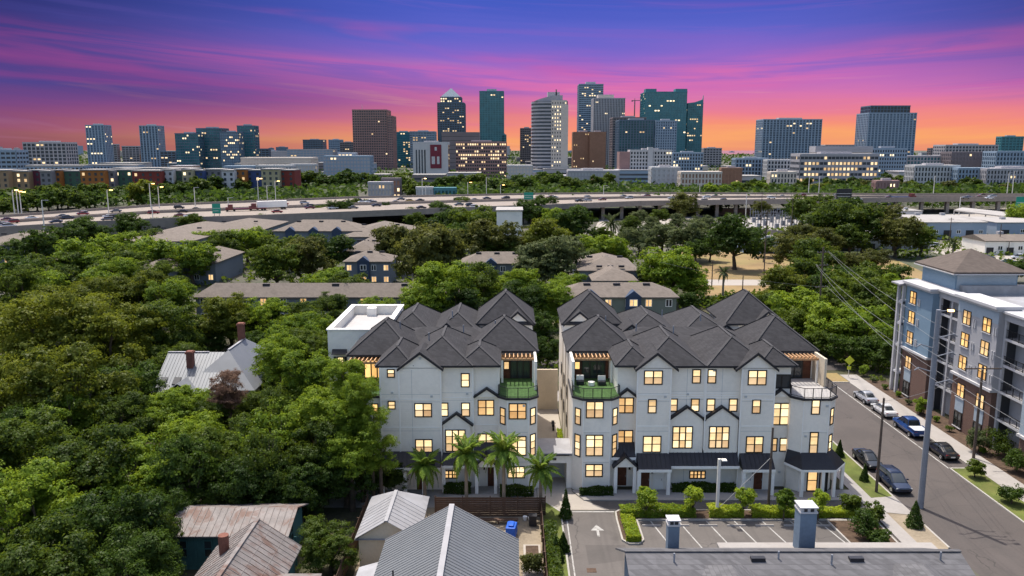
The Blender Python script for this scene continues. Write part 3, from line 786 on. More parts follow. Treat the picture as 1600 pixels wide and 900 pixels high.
    W(PXC3(798, 508, 848, 585), Yc, 1); W(PXC3(882, 508, 930, 585), Yc, 1)
    for a, b in ((675, 720), (793, 838), (877, 923), (998, 1043)): W(PXC4(a, 76, b, 149), Yc, 1)
    W(PXC4(690, 228, 802, 348), Yc - .35, 3, 3, split=(.36, .70)); W(PXC4(887, 228, 1000, 348), Yc - .35, 3, 3, split=(.36, .70))
    W(PXC4(785, 468, 872, 512), Yc, 4, 2, lit='lit_pane_dim')
    W(PXC3(1100, 515, 1202, 595), Yg); W(PXC4(1122, 83, 1170, 160), Yg, 1); W(PXC4(1087, 282, 1184, 372), Yg)
    W(PXC3(1233, 535, 1332, 612), Yn, 2, 1, lit='dark_glass')
    W(PXC4(1223, 100, 1324, 222), Yn, 2, 3, split=(.38, .74)); W(PXC4(1222, 290, 1260, 365), Yn, 1); W(PXC4(1270, 290, 1318, 365), Yn, 1)
    W(PXC4(1443, 85, 1490, 165), Yb, 1); W(PXC4(1430, 260, 1478, 380), Yb, 1, 3, split=TS)
    # porches
    awning(t, 12.85, 18.2 - 2.0, Yg, 4.05, 2.85, 1.5, (12.95, 15.95))
    awning(t, 16.2, 23.25, Yc, 4.35, 3.0, 1.5, ())
    awning(t, 23.45, 26.75, Yg, 4.05, 2.85, 1.5, (23.6, 26.55))
    # gabled entrance of the narrow section
    a0, a1 = 10.45, 12.7
    awning(t, 10.2, 12.72, Yn, 4.9, 3.7, 1.3, ())
    small_gable(t, a0, a1, 2.95, 4.0, Yn - 2.0, 1.9, 'portico_gable', thick=.12)
    for x in (a0 + .15, a1 - .15): MB().box(x - .16, x + .16, Yn - 2.0, Yn - 1.66, .12, 2.95).build('column', TRIM, t)
    # porch round the corner bay at the street end
    cxm = (28.55 + XR) / 2
    outer = [(28.2, Yb + .8), (29.3, Yb - 1.35), (XR - .4, Yb - 1.35), (XR + 1.25, Yb + .6), (XR + 1.25, Yb + 3.2)]
    inner = [(28.5, Yb + 1.0), (29.55, Yb - .02), (XR - 1.0, Yb - .02), (XR + .02, Yb + 1.0), (XR + .02, Yb + 3.2)]
    mb = MB()
    for i in range(4):
        a, b, c, d = outer[i], outer[i + 1], inner[i + 1], inner[i]
        mb.poly([(*a, 3.05), (*b, 3.05), (*c, 4.35), (*d, 4.35)]); mb.poly([(*d, 3.0), (*c, 3.0), (*b, 3.0), (*a, 3.0)]); mb.poly([(*a, 3.0), (*b, 3.0), (*b, 3.05), (*a, 3.05)])
    pr = mb.build('porch_roof', 'dark_metal', t)
    mb = MB()
    for i in range(4): mb.bar((*outer[i], 2.9), (*outer[i + 1], 2.9), .08, .24)
    mb.build('fascia', TRIM, pr)
    for x, y in ((29.4, Yb - 1.2), (31.5, Yb - 1.2), (XR - .5, Yb - 1.2), (XR + 1.1, Yb + .7), (XR + 1.1, Yb + 3)):
        MB().box(x - .15, x + .15, y - .15, y + .15, .12, 2.8).build('column', TRIM, t)
    # doors
    door(t, 11.05, 12.0, Yn, .12, 2.5)
    door(t, 13.35, 14.25, Yg, .12, 2.5); door(t, 14.75, 15.6, Yg, .12, 2.45, 'white_trim')
    door(t, 25.05, 25.95, Yg, .12, 2.5); door(t, 23.95, 24.8, Yg, .12, 2.45, 'white_trim')
    window(t, 30.9, Yb, .15, 1.1, 2.4, 1, 2, 'lit_pane_dim', name='glazed_door'); window(t, 32.05, Yb, .15, .9, 2.4, 1, 1, 'dark_glass', name='glazed_door')
    for x in (16.15, 19.72, 23.3): MB().box(x - .05, x + .05, Yg - .1, Yg - .03, 4.4, EAVE - .3).build('downpipe', TRIM, t)
    # terraces
    for s, pts, (xa, xb) in ((1, p1, (XL, 11.0)), (-1, p2, (28.55, XR))):
        rp = [(x + (.0), y) for x, y in pts[:4]]
        rp = ([(XL + .05, 84.2)] if s > 0 else [(28.75, 79.6)]) + rp + ([(10.9, 79.4)] if s > 0 else [(XR, 84.2)])
        railing(t, rp, ZT + .2)
        pergola(t, xa + .25, xb - .2, 83.2, 84.8, EAVE - .7)
        MB().box(xa + .4, xb - .4, 84.86, 84.9, ZT + .2, EAVE - .6).build('terrace_back', 'wood_door', t)
        window(t, (xa + xb) / 2 + .3 * s, 84.84, ZT + .25, 2.6, 2.3, 3, 1, 'dark_glass', name='sliding_door')
        window(t, xa + .9, 84.84, ZT + 1.2, .7, 1.0, 1, 1, 'lit_amber')
    o2.children[1].data.materials[0] = MATS['terrace_tile']
    MB().box(XR - .25, XR, 81.5, 84.9, ZT, EAVE - .1).build('terrace_wing_wall', 'beige_stucco', t)
    MB().box(XL, XL + .25, 80.5, 84.9, ZT, EAVE - .1).build('terrace_wing_wall', SID, t)
    # side wall facing the driveway
    for z in (3.6, 6.9):
        for y in (88, 93, 98): window(t, XL + .04, y, z, 1.2, 1.4, 1, 2, 'dark_glass', rz=R(-90))
    for y in (86.5, 90.5, 95.5): MB().box(XL - .03, XL + .04, y, y + .14, 0, EAVE - .4).build('corner_board', 'beige_stucco', t)
    window(t, XR - .04, 93, 4, 1.2, 1.6, 1, 2, 'lit_pane', rz=R(90)); window(t, XR - .04, 90, 7.4, 1.2, 1.6, 1, 2, 'lit_pane', rz=R(90))
    return t
right_block()

# ---------------------------------------------------------------- the block left of the driveway
def left_block():
    XL, XR = -17.4, 2.6
    t = empty('townhouse_block', (-7.4, 90, 0), 'white townhouse block behind the palm trees, left of the driveway', 'townhouse')
    Yb, Yn, Yg, Yc = 77.9, 79.3, 78.45, 79.0
    wallbox(t, XL + .05, XR - .05, 84.9, 104, 0, EAVE - .25)
    o1, p1 = oct_bay(t, -1.4, XR, Yb, 84.9, ZT, .95)
    o2, p2 = oct_bay(t, XL, -13.4, Yb + .8, 84.9, ZT, .95, True, False)
    for a, b, y in ((-4.0, -1.3, Yn), (-7.25, -4.0, Yc), (-13.5, -7.25, Yg)):
        wallbox(t, a, b, y, 84.9, 0, EAVE - .2)
    gable_roof(t, -11.4, -7.2, EAVE - .25, EAVE + 1.35, Yg, 82.5)
    small_gable(t, -7.2, -4.2, 6.95, 8.1, Yc - .38, .36)
    wallbox(t, -7.1, -4.3, Yc - .35, Yc, 4.0, 6.97, 'window_bay')
    small_gable(t, -3.75, -1.45, 9.85, 10.65, Yn - .32, .3)
    hip_roof(t, -4.35, XR, 84.9, 93, EAVE, 16.3, over=.3)
    hip_roof(t, -5.4, -1.4, Yn - .4, 85.6, EAVE, 14.8, over=.25)
    hip_roof(t, -10.7, -3.95, Yg + .12, 90.2, EAVE, 15.6, over=.0)
    hip_roof(t, -13.6, -10.2, Yg + .35, 86, EAVE, 14.9, over=.3)
    hip_roof(t, XL, -10.6, 83.2, 91.6, EAVE, 16.3, over=.3)
    MB().box(-7.3, -3.95, Yg + .06, Yg + .11, EAVE - .2, EAVE + .02).build('gutter', 'dark_metal', t)
    wallbox(t, -4.1, XR - .1, 95.5, 104.2, EAVE - .5, 13.9, 'upper_wall')
    hip_roof(t, -4.1, XR - .1, 95.5, 104.2, 14.0, 17.3, over=.35)
    gable_roof(t, -.95, 2.35, 13.9, 15.35, 95.4, 99)
    for x0 in (-9.4, -14.9):
        hip_roof(t, x0, x0 + 5.6, 92.6, 104, EAVE, 15.4, over=.25)
        gable_roof(t, x0 + .5, x0 + 2.9, EAVE + .3, EAVE + 1.3, 92.3, 96)
    hip_roof(t, -14, -1, 87.5, 95, EAVE - .05, 14.5, over=.0, axis='x', caps=False)
    for x, y, z in ((-9.0, 84.5, 15.0), (-5.4, 87, 15.3), (-1.9, 88.5, 15.5), (-12.6, 88, 15.5), (-7, 92, 15.9)):
        MB().tube((x, y, z - .5), (x, y, z + .35), .07).build('vent_pipe', 'pole_steel', t)
    for x in (-13.4, -11.5, -7.25, -4.0): vtrim(t, x, Yg if x < -7 else Yc, 0.1, EAVE - .3)
    for a, b, y in ((-13.3, -11.6, Yg), (-11.4, -7.35, Yg), (-7.1, -4.1, Yc), (-3.9, -1.4, Yn)):
        for z in (9.75, 6.75): band(t, a, b, y, z)
    for x in (-.45, 1.65): vtrim(t, x, Yb, 0.1, ZT, .1)
    joints(t, -13.35, -7.3, Yg, (3.2, 6.4, 9.5, 10.3), (-10.2,)); joints(t, -7.2, -4.05, Yc, (9.5, 10.3)); joints(t, -.4, 1.6, Yb, (3.25, 6.45))
    for x, y, z, kd in ((-9.3, Yg, 14.0, 'vent'), (-12.2, Yg, 10.4, 'vent'), (-8.2, Yg, 10.0, 'vent'), (-4.6, Yc, 10.1, 'vent'), (-2.9, Yn, 1.9, 'lamp'), (-8.7, Yg, 1.9, 'lamp'), (1.2, Yb, 9.2, 'vent')): fitting(t, x, y, z, kd)
    W = lambda r, Y, c=2, rr=2, **k: win_px(t, r, Y, c, rr, **k)
    TS = (.42, .78)
    W(PXL1(418, 585, 470, 640), Yg, 1); W(PXL1(882, 613, 935, 700), Yc, 1)
    W(PXL2(423, 103, 475, 158), Yg, 1); W(PXL2(590, 117, 702, 207), Yg); W(PXL2(750, 118, 802, 203), Yc, 1); W(PXL2(883, 118, 938, 203), Yc, 1)
    W(PXL2(985, 97, 1090, 197), Yn, lit='lit_pane_dim'); W(PXL2(1180, 118, 1290, 220), Yb, lit='lit_pane_dim')
    W(PXL2(325, 120, 365, 185), Yb + .8, 1, lit='lit_amber')
    W(PXL2(595, 343, 706, 442), Yg); W(PXL2(785, 287, 910, 423), Yc - .35, 3, 3, split=(.36, .70)); W(PXL2(985, 307, 1093, 400), Yn); W(PXL2(1180, 325, 1290, 447), Yb, 2, 3, split=TS)
    W(PXL2(776, 540, 857, 590), Yc, 3, 2, lit='lit_pane_dim'); W(PXL2(1172, 515, 1280, 588), Yb)
    for (z, h, rr) in ((7.15, 1.75, 2), (3.75, 2.35, 3)): chamfer_win(t, 2.12, Yb + .48, z, h, rr, -1); chamfer_win(t, -.93, Yb + .48, z, h, rr, 1)
    awning(t, -13.4, -7.3, Yg, 4.2, 3.0, 1.5, (-13.2, -10.9, -9.0))
    awning(t, -7.2, -4.05, Yc, 4.2, 3.0, 1.5, (-7.0,))
    awning(t, -3.95, -1.4, Yn, 4.9, 3.7, 1.3, ())
    small_gable(t, -3.8, -1.5, 2.95, 4.1, Yn - 2.0, 1.9, 'portico_gable', thick=.12)
    for x in (-3.62, -1.68): MB().box(x - .16, x + .16, Yn - 2.0, Yn - 1.66, .05, 2.95).build('column', TRIM, t)
    door(t, -2.55, -1.65, Yn, .05, 2.5); door(t, -9.9, -9.0, Yg, .05, 2.5); door(t, -12.4, -11.2, Yg, .05, 2.5, 'white_trim')
    for s, pts, (xa, xb) in ((1, p1, (-1.4, XR)), (-1, p2, (XL, -13.4))):
        rp = ([(-1.3, 79.4)] + pts[:4] + [(XR - .05, 84.2)]) if s > 0 else ([(XL + .05, 84)] + pts[:3])
        railing(t, rp, ZT + .2)
        pergola(t, xa + .25, xb - .2, 83.2 - (1.5 if s < 0 else 0), 84.8 - (1.5 if s < 0 else 0), EAVE - .7)
        MB().box(xa + .4, xb - .4, 84.86, 84.9, ZT + .2, EAVE - .6).build('terrace_back', 'wood_door', t)
        window(t, (xa + xb) / 2 + .3, 84.84, ZT + .25, 2.2, 2.3, 3, 1, 'dark_glass' if s > 0 else 'lit_amber', name='sliding_door')
        window(t, xa + .8, 84.84, ZT + 1.2, .7, 1.0, 1, 1, 'lit_pane')
    MB().box(XR - .25, XR, 80.5, 84.9, ZT, EAVE - .1).build('terrace_wing_wall', SID, t)
    return t
left_block()

# flat-roofed house with roof terrace behind the left block
def roof_terrace_house():
    x0, x1, y0, y1, h = -21.4, -14.6, 90.5, 105.3, 13.1
    t = empty('flat_roofed_house', (-18, 98, 0), 'white flat-roofed house with open roof terrace behind the left townhouses', 'house')
    wallbox(t, x0, x1, y0, y1, 0, h)
    MB().box(x0 + .4, x1 - .4, y0 + .4, y1 - .4, h, h + .03).build('terrace_floor', 'terrace_tile', t)
    pp = MB(); zz = h + 1.15
    pp.box(x0, x1, y0, y0 + .35, h, zz).box(x0, x1, y1 - .35, y1, h, zz).box(x0, x0 + .35, y0 + .35, y1 - .35, h, zz).box(x1 - .35, x1, y0 + .35, y1 - .35, h, zz)
    pp.build('parapet', SID, t)
    cc = MB(); z2 = zz + .14
    cc.box(x0 - .12, x1 + .12, y0 - .12, y0 + .5, zz, z2).box(x0 - .12, x1 + .12, y1 - .5, y1 + .12, zz, z2).box(x0 - .12, x0 + .5, y0 + .5, y1 - .5, zz, z2).box(x1 - .5, x1 + .12, y0 + .5, y1 - .5, zz, z2)
    cc.build('coping', TRIM, t)
    MB().box(x1 - 3.3, x1 - 1.7, y0 + 2.0, y0 + 3.6, h, h + .25).build('roof_hatch', 'grey_stucco', t)
    MB().box(x0 + 2.2, x0 + 3.4, y1 - 1.6, y1 - .36, h, h + 1.1).build('parapet_step', SID, t)
    window(t, -20.0, y0, 9.6, .8, 1.5, 1, 2, 'lit_pane')
    MB().prism_x([(y0, 12.0), (y0 - .7, 11.55), (y0 - .7, 11.5), (y0, 11.5)], -20.9, -19.2).build('window_hood', 'dark_metal', t)
    for x in (-20.62, -19.38): add('shutter', unit_box('dark_metal', .3, .06, 1.5), t, Vector((x, y0 - .05, 10.35)) - offset_of(t))
    awning(t, x0 - .1, -17.5, y0, 4.3, 3.2, 1.3)
roof_terrace_house()

# connector over the driveway: garage portal with white roof slab, and the courtyard wall behind
def portal():
    t = empty('garage_portal', (4.4, 79.5, 0), 'low white portal with garage door opening spanning the driveway', 'garage')
    wallbox(t, 2.62, 3.2, 78.9, 83, 0, 3.6); wallbox(t, 5.7, 6.24, 78.9, 83, 0, 3.6); wallbox(t, 3.2, 5.7, 78.9, 83, 2.75, 3.6, 'lintel')
    MB().box(2.61, 6.24, 78.75, 83.2, 3.6, 3.85).build('roof_slab', 'tin_white', t)
    MB().box(2.9, 5.95, 78.65, 78.75, 3.62, 3.74).build('coping', 'dark_metal', t)
    off = offset_of(t)
    for k in range(5): add('door_panel', unit_box('grey_stucco', 2.46, .06, .5), t, Vector((4.45, 81.6, .3 + .52 * k)) - off)
    MB().box(4.2, 4.6, 78.8, 78.88, 3.1, 3.3).build('wall_lamp', 'dark_metal', t)
    o = MB().box(2.7, 6.2, 104.5, 104.8, 0, 5.6).build('courtyard_wall', 'beige_stucco')
    tag(o, 'beige rendered wall closing the gap between the two townhouse blocks', 'wall')
    t2 = empty('parked_motorcycle', (5.2, 97, 0), 'dark scooter parked in the shade of the driveway', 'scooter')
    MB().bar((5.2, 96.4, .55), (5.2, 97.5, .55), .3, .3).bar((5.2, 96.35, .5), (5.2, 96.1, 1.0), .06, .06).bar((4.9, 96.1, 1.0), (5.5, 96.1, 1.0), .05, .05).build('body', 'dark_metal', t2)
    MB().box(5.03, 5.37, 96.8, 97.6, .72, .84).build('seat', 'rubber', t2)
    for y in (96.2, 97.5): MB().tube((5.12, y, .3), (5.28, y, .3), .3, n=14).build('wheel', 'rubber', t2)
    pl = MB().box(5.5, 6.2, 86, 95, 0.02, .25).build('planter_strip', 'mulch')
    tag(pl, kind='structure')
portal()
# ================================================================== THE GREY-BLUE APARTMENT BUILDING ACROSS THE STREET
M('apt_blue', (.17, .25, .33), .8, .06, .3, 3)
M('apt_blue_pale', (.30, .355, .41), .8, .05, .3, 3)
M('apt_grey', (.34, .335, .35), .8, .05, .3, 3)
M('apt_white', (.44, .43, .44), .75, .05)
M_brick('apt_brick', (.105, .055, .042), (.14, .072, .052), (.17, .14, .12), 1.0)
def apartment():
    X0 = 56.0
    t = empty('apartment_building', (66, 90, 0), 'grey and blue four-storey apartment building with brick base across the street', 'apartment building')
    H = 16.3; fh = [0, 3.9, 7.2, 10.4, 13.5]
    def face(X, y, z, w, h, lit='lit_amber', cols=2, rows=2):
        return window(t, X - .02, y, z, w, h, cols, rows, lit, rz=R(-90), frame='dark_frame', sill='apt_white')
    core = MB().box(X0 + 2.2, 92, 55, 111.6, 0, 16.0).build('core_wall', 'apt_grey', t)
    # segments of the street facade from the far corner towards us: (y_far, y_near, kind, setback)
    segs = [(111.8, 104.6, 'blue', 0), (104.6, 98.4, 'balc', 1.0), (98.4, 90.0, 'grey', .0), (90.0, 84.6, 'balc', .8), (84.6, 80.0, 'gblue', .2), (80.0, 74.5, 'balc', .8), (74.5, 66, 'grey', 0), (66, 55, 'blue', .1)]
    off = offset_of(t)
    for ya, yb, kind, sb in segs:
        X = X0 + sb
        if kind in ('blue', 'grey', 'gblue'):
            top = {'blue': 'apt_blue', 'grey': 'apt_grey', 'gblue': 'apt_blue_pale'}[kind]
            base = 6.9 if kind != 'gblue' else 3.6
            MB().box(X, X0 + 2.4, yb, ya, base + .3, H + (.5 if kind == 'grey' else 0)).build('wall', top, t)
            MB().box(X + .1, X0 + 2.4, yb + .05, ya - .05, 0, base).build('base_wall', 'apt_brick', t)
            MB().box(X - .25, X0 + 2.4, yb - .1, ya + .1, base, base + .3).build('belt_course', 'apt_white', t)
            hh = H + (.5 if kind == 'grey' else 0)
            if kind == 'grey':
                MB().box(X - .03, X0 + 2.4, yb + .02, ya - .02, H - 1.3, H + .3).build('frieze', 'apt_blue_pale', t)
            c = MB().box(X - .55, X0 + 2.6, yb - .2, ya + .2, hh, hh + .32).box(X - .3, X0 + 2.5, yb - .1, ya + .1, hh - .3, hh).build('cornice', 'apt_white', t)
            n = 2 if ya - yb > 6 else 1
            for k in range(n):
                y = ya - (ya - yb) * (k + .5) / n if n > 1 else (ya + yb) / 2
                if kind == 'blue' and ya > 100: y = ya - 2.1 - k * 99
                if y < 50: continue
                for zf in (4.3, 7.9, 10.8, 13.6):
                    if kind == 'gblue' and zf < 5: pass
                    face(X + (.1 if zf < 6 else 0), y, zf, 1.7 if kind != 'gblue' else 1.1, 1.75, rnd.choice(['lit_amber', 'lit_amber', 'lit_pane_dim']) if rnd.random() < .92 else 'dark_glass', 2 if kind != 'gblue' else 1)
                if kind != 'gblue':
                    MB().box(X + .03, X + .1, y - .9, y + .9, 2.5, 4.15).build('spandrel_panel', 'apt_blue_pale', t)
                    face(X + .05, y, .5, 1.7, 1.9, 'dark_glass')
                for zf in (8.4, 11.3, 14.1):
                    for dy in (1.5, 1.9): add('wall_bracket', unit_box('apt_white', .12, .16, 1.0), t, Vector((X - .06, y - dy, zf)) - off)
        else:
            MB().box(X + 1.5, X0 + 2.4, yb, ya, 0, H - .6).build('recess_wall', 'balcony_shaded', t)
            MB().box(X - .2, X0 + 2.4, yb, ya, H - .75, H + .1).build('wall', 'apt_grey', t)
            MB().box(X - .5, X0 + 2.5, yb, ya, H + .1, H + .35).build('cornice', 'apt_white', t)
            for pz, ph in (((ya), 0), ((yb), 0)):
                pass
            for y in (ya - .2, yb + .2, (ya + yb) / 2 if ya - yb > 5.6 else None):
                if y is None: continue
                MB().box(X - .1, X + .22, y - .18, y + .18, 0, H - .75).build('pier', 'apt_white' if y != (ya + yb) / 2 else 'apt_grey', t)
            for y in (ya - .1, yb + .1): MB().box(X + .22, X + 1.5, y - .08, y + .08, 0, H - .75).build('recess_side', 'balcony_shaded', t)
            for z in fh[1:]:
                b = MB().box(X - .05, X + 1.5, yb + .2, ya - .2, z - .28, z).build('balcony', 'apt_white', t)
                railing(t, [(X - .0, ya - .3), (X - .0, yb + .3)], z, 1.0, 1.3, name='balcony_railing')
                w = face(X + 1.5, (ya + yb) / 2 + 1.0, z + .1, 1.6, 2.2, 'dark_glass', 2, 1)
                if rnd.random() < .5: face(X + 1.5, (ya + yb) / 2 - 1.4, z + .9, .9, 1.2, 'lit_amber', 1, 1)
            face(X + 1.5, (ya + yb) / 2, .3, 2.2, 2.4, 'dark_glass', 3, 1)
    # far corner turret with stacked porches
    MB().box(X0 - .35, X0 + 2.4, 111.6, 113.6, 3.0, 3.3).build('porch_slab', 'apt_white', t)
    for z in (6.9, 10.1, 13.2): MB().box(X0 - .35, X0 + 2.4, 111.8, 113.6, z, z + .35).build('porch_slab', 'apt_white', t)
    for x, y in ((X0 - .25, 113.4), (X0 - .25, 112.0), (X0 + 2.2, 113.4)): MB().box(x - .2, x + .2, y - .2, y + .2, 0, 15.9).build('corner_post', 'apt_white', t)
    MB().prism_y([(X0 - 1.1, 15.9), (X0 + 2.6, 15.9), (X0 + 2.6, 16.5), (X0 - 1.1, 16.1)], 111.6, 114.2).build('porch_canopy', 'tin_white', t)
    # attic storey with brown hip roof at the far corner
    MB().box(X0 + 2.4, 66.6, 104.0, 112.5, 16.0, 18.9).build('attic_wall', 'apt_blue', t)
    MB().box(X0 + 2.6, 66.4, 103.9, 103.99, 16.1, 18.9).build('attic_front', 'apt_blue_pale', t)
    MB().hip(X0 + 1.6, 67.4, 103.0, 113.3, 19.1, 21.6, axis='x').build('roof', 'shingle_brown', t)
    MB().box(X0 + 1.5, 67.5, 102.9, 113.4, 18.75, 18.87).build('eave_trim', 'apt_white', t)
    # flat roof with parapet and plant
    MB().box(X0 + 2.3, 92, 55, 103.8, 16.0, 16.06).build('roof_deck', 'tin_white', t)
    MB().box(X0 + 3, X0 + 22, 103.2, 103.85, 16.06, 17.3).build('roof_curb', 'tin_white', t)
    for i in range(3):
        for j in range(2):
            u = empty('condenser_unit', (73 + i * 1.7, 96 + j * 2.0, 16.06), 'grey air-conditioning condenser on rooftop rack across the street', 'condenser', 'condenser units on the apartment roof')
            x, y, z = u.location
            MB().box(x - .6, x + .6, y - .6, y + .6, z + .5, z + 1.7).build('casing', 'apt_grey', u)
            MB().tube((x, y, z + 1.7), (x, y, z + 1.78), .45, n=12).build('fan_guard', 'dark_metal', u)
            mb = MB()
            for sx in (-.5, .5):
                for sy in (-.5, .5): mb.box(x + sx - .04, x + sx + .04, y + sy - .04, y + sy + .04, z, z + .5)
            mb.build('legs', 'pole_steel', u)
    MB().box(80, 86, 93, 97, 16.06, 19.0).build('stair_tower', 'apt_white', t)
    for y in (94, 96): window(t, 80 - .02, y, 16.8, .9, 1.4, 1, 2, 'dark_glass', rz=R(-90))
apartment()

# ================================================================== FOREGROUND HOUSES
def metal_roof_house():
    xr, x0, x1, ya, yb, ze, zr = -4.88, -10.35, .55, 30, 60.9, 3.45, 6.5
    t = empty('metal_roof_house', (xr, 50, 0), 'long house with grey standing-seam metal gable roof at the bottom of the picture', 'house')
    MB().box(x0 + .5, x1 - .5, ya, yb - .4, 0, ze - .1).build('wall', 'beige_stucco', t)
    MB().prism_y([(x0 + .5, ze - .1), (x1 - .5, ze - .1), (xr, zr - .35)], yb - .7, yb - .4).build('gable_wall', 'beige_stucco', t)
    L = MB().poly([(x0, ya, ze), (xr, ya, zr), (xr, yb, zr), (x0, yb, ze)]).poly([(x0, yb, ze - .1), (xr, yb, zr - .1), (xr, ya, zr - .1), (x0, ya, ze - .1)]).poly([(x0, yb, ze), (xr, yb, zr), (xr, yb, zr - .1), (x0, yb, ze - .1)]).build('roof_slope', 'tin_roof', t)
    Rr = MB().poly([(xr, ya, zr), (x1, ya, ze), (x1, yb, ze), (xr, yb, zr)]).poly([(xr, yb, zr - .1), (x1, yb, ze - .1), (x1, ya, ze - .1), (xr, ya, zr - .1)]).poly([(xr, yb, zr), (x1, yb, ze), (x1, yb, ze - .1), (xr, yb, zr - .1)]).build('roof_slope', 'tin_roof', t)
    for o, xe in ((L, x0), (Rr, x1)):
        me = MB().bar((xr, 0, zr + .012), (xe, 0, ze + .012), .05, .05).mesh('seam', 'tin_roof', (xr, 0, 0)); off = offset_of(o)
        y = yb - .03
        while y > 38: add('seam', me, o, Vector((xr, y, 0)) - off); y -= .42
    MB().bar((xr, ya, zr + .06), (xr, yb + .03, zr + .06), .42, .1).build('ridge_cap', 'tin_white', t)
    MB().bar((x0, yb + .02, ze - .05), (xr, yb + .02, zr - .05), .05, .2).bar((x1, yb + .02, ze - .05), (xr, yb + .02, zr - .05), .05, .2).build('barge_board', 'tin_white', t)
    MB().tube((-8.6, 53.4, 4.2), (-8.6, 53.4, 5.0), .07).build('vent_pipe', 'dark_metal', t)
    # lean-to on the left
    o = MB().prism_y([(-11.9, 2.9), (-10.2, 3.4), (-10.2, 3.3), (-11.9, 2.8)][::-1], 40, 57.6).build('lean_to_roof', 'tin_white', t)
metal_roof_house()
def tin_shed():
    t = empty('tin_shed', (-10.6, 65, 0), 'small shed with pale tin gable roof in dappled shade by the wooden fence', 'shed')
    ze, zr = 3.0, 4.6
    x0, x1, ya, yb = -13.1, -7.7, 61.9, 70.2; xm = -10.45
    MB().box(x0 + .3, x1 - .3, ya + .3, yb - .3, 0, ze).build('wall', 'beige_stucco', t)
    MB().prism_y([(x0 + .3, ze), (x1 - .3, ze), (xm, zr - .15)], ya + .3, ya + .5).build('gable_wall', 'beige_stucco', t)
    mb = MB(); yh = yb - 2.2
    mb.poly([(x0, ya, ze), (xm, ya, zr), (xm, yh, zr), (x0, yb, ze)][::-1]).poly([(xm, ya, zr), (x1, ya, ze), (x1, yb, ze), (xm, yh, zr)]).poly([(x1, yb, ze), (x0, yb, ze), (xm, yh, zr)])
    mb.poly([(x0, ya, ze - .08), (x1, ya, ze - .08), (x1, yb, ze - .08), (x0, yb, ze - .08)])
    r = mb.build('roof', 'tin_white', t)
    MB().bar((xm, ya - .02, zr + .03), (xm, yh, zr + .03), .3, .06).build('ridge_cap', 'tin_white', r)
    off = offset_of(r)
    for s, xe in ((-1, x0), (1, x1)):
        me = MB().bar((0, 0, zr + .01), (xe - xm, 0, ze + .01), .04, .04).mesh('seam', 'tin_white')
        for k in range(9): add('seam', me, r, Vector((xm, ya + .05 + k * .66, 0)) - off)
    window(t, -9.3, ya + .3, 1.2, .6, .8, 1, 1, 'dark_glass')
tin_shed()
def rusty_house():
    t = empty('rusty_roof_house', (-21, 58, 0), 'old teal board house with rusty tin roof under the trees', 'house')
    # rear wing, ridge along x
    x0, x1 = -28.9, -18.6; yr, yf, zr, ze = 65.2, 62.0, 4.3, 3.2
    MB().box(x0 + .5, x1 - .5, yf + .4, 68.2, 0, ze - .1).build('wall', 'teal_board', t)
    r1 = MB().prism_x([(yf, ze), (yr, zr), (68.8, ze - .2), (68.8, ze - .32), (yr, zr - .12), (yf, ze - .12)], x0, x1).build('rear_roof', 'rust_roof', t)
    for k in range(10):
        xx = x0 + 1.3 + k * 1.05
        if k % 2 == 0: window(t, xx, yf + .4, 1.1, .8, 1.6, 1, 2, 'dark_glass', frame='teal_board')
        else: add('board', unit_box('teal_board', .18, .06, 2.6), t, Vector((xx, yf + .38, 1.7)) - offset_of(t))
    off = offset_of(r1)
    me = MB().bar((0, yf, ze + .02), (0, yr, zr + .02), .04, .05).mesh('seam', 'rust_roof')
    for k in range(18): add('seam', me, r1, Vector((x0 + .3 + k * .57, 0, 0)) - off)
    window(t, x1 - .5, 64.6, 1.4, .9, 1.5, 1, 2, 'dark_glass', rz=R(90), frame='teal_board')
    # front gable wing, ridge towards us
    xm, xa, xb, y0, y1, z1, z0 = -20.4, -23.9, -17.0, 30, 60.2, 5.7, 3.3
    MB().box(xa + .5, xb - .5, y0, y1 - .6, 0, z0).build('wall', 'teal_board', t)
    r2 = MB().prism_y([(xa, z0), (xa, z0 - .1), (xm, z1 - .1), (xb, z0 - .1), (xb, z0), (xm, z1)], y0, y1).build('front_roof', 'rust_roof', t)
    MB().prism_y([(xa + .5, z0 - .1), (xb - .5, z0 - .1), (xm, z1 - .3)], y1 - .5, y1 - .3).build('gable_wall', 'teal_board', t)
    off = offset_of(r2)
    for s, xe in ((-1, xa), (1, xb)):
        me = MB().bar((0, 0, z1 + .015), (xe - xm, 0, z0 + .015), .04, .04).mesh('seam', 'rust_roof')
        y = y1 - .1
        while y > 47: add('seam', me, r2, Vector((xm, y, 0)) - off); y -= .62
        for f in (.3, .62):        # sheets lapped end to end
            MB().bar((xm + (xe - xm) * f, 46, z1 + (z0 - z1) * f + .012), (xm + (xe - xm) * f, y1, z1 + (z0 - z1) * f + .012), .05, .03).build('lap', 'rust_roof', r2)
    MB().bar((xm, y0, z1 + .03), (xm, y1, z1 + .03), .3, .06).build('ridge_cap', 'rust_roof', r2)
    MB().tube((-22.0, 56.8, 4.2), (-22.0, 56.8, 6.0), .36, .4, n=14).build('chimney_pipe', 'chimney_brick', t)
    MB().hip(-21, -14.3, 45, 55.6, 3.5, 4.9, axis='x').build('side_wing_roof', 'rust_roof', t)
    MB().box(-19, -14.8, 45.4, 55.2, 0, 3.3).build('wall', 'teal_board', t)
rusty_house()
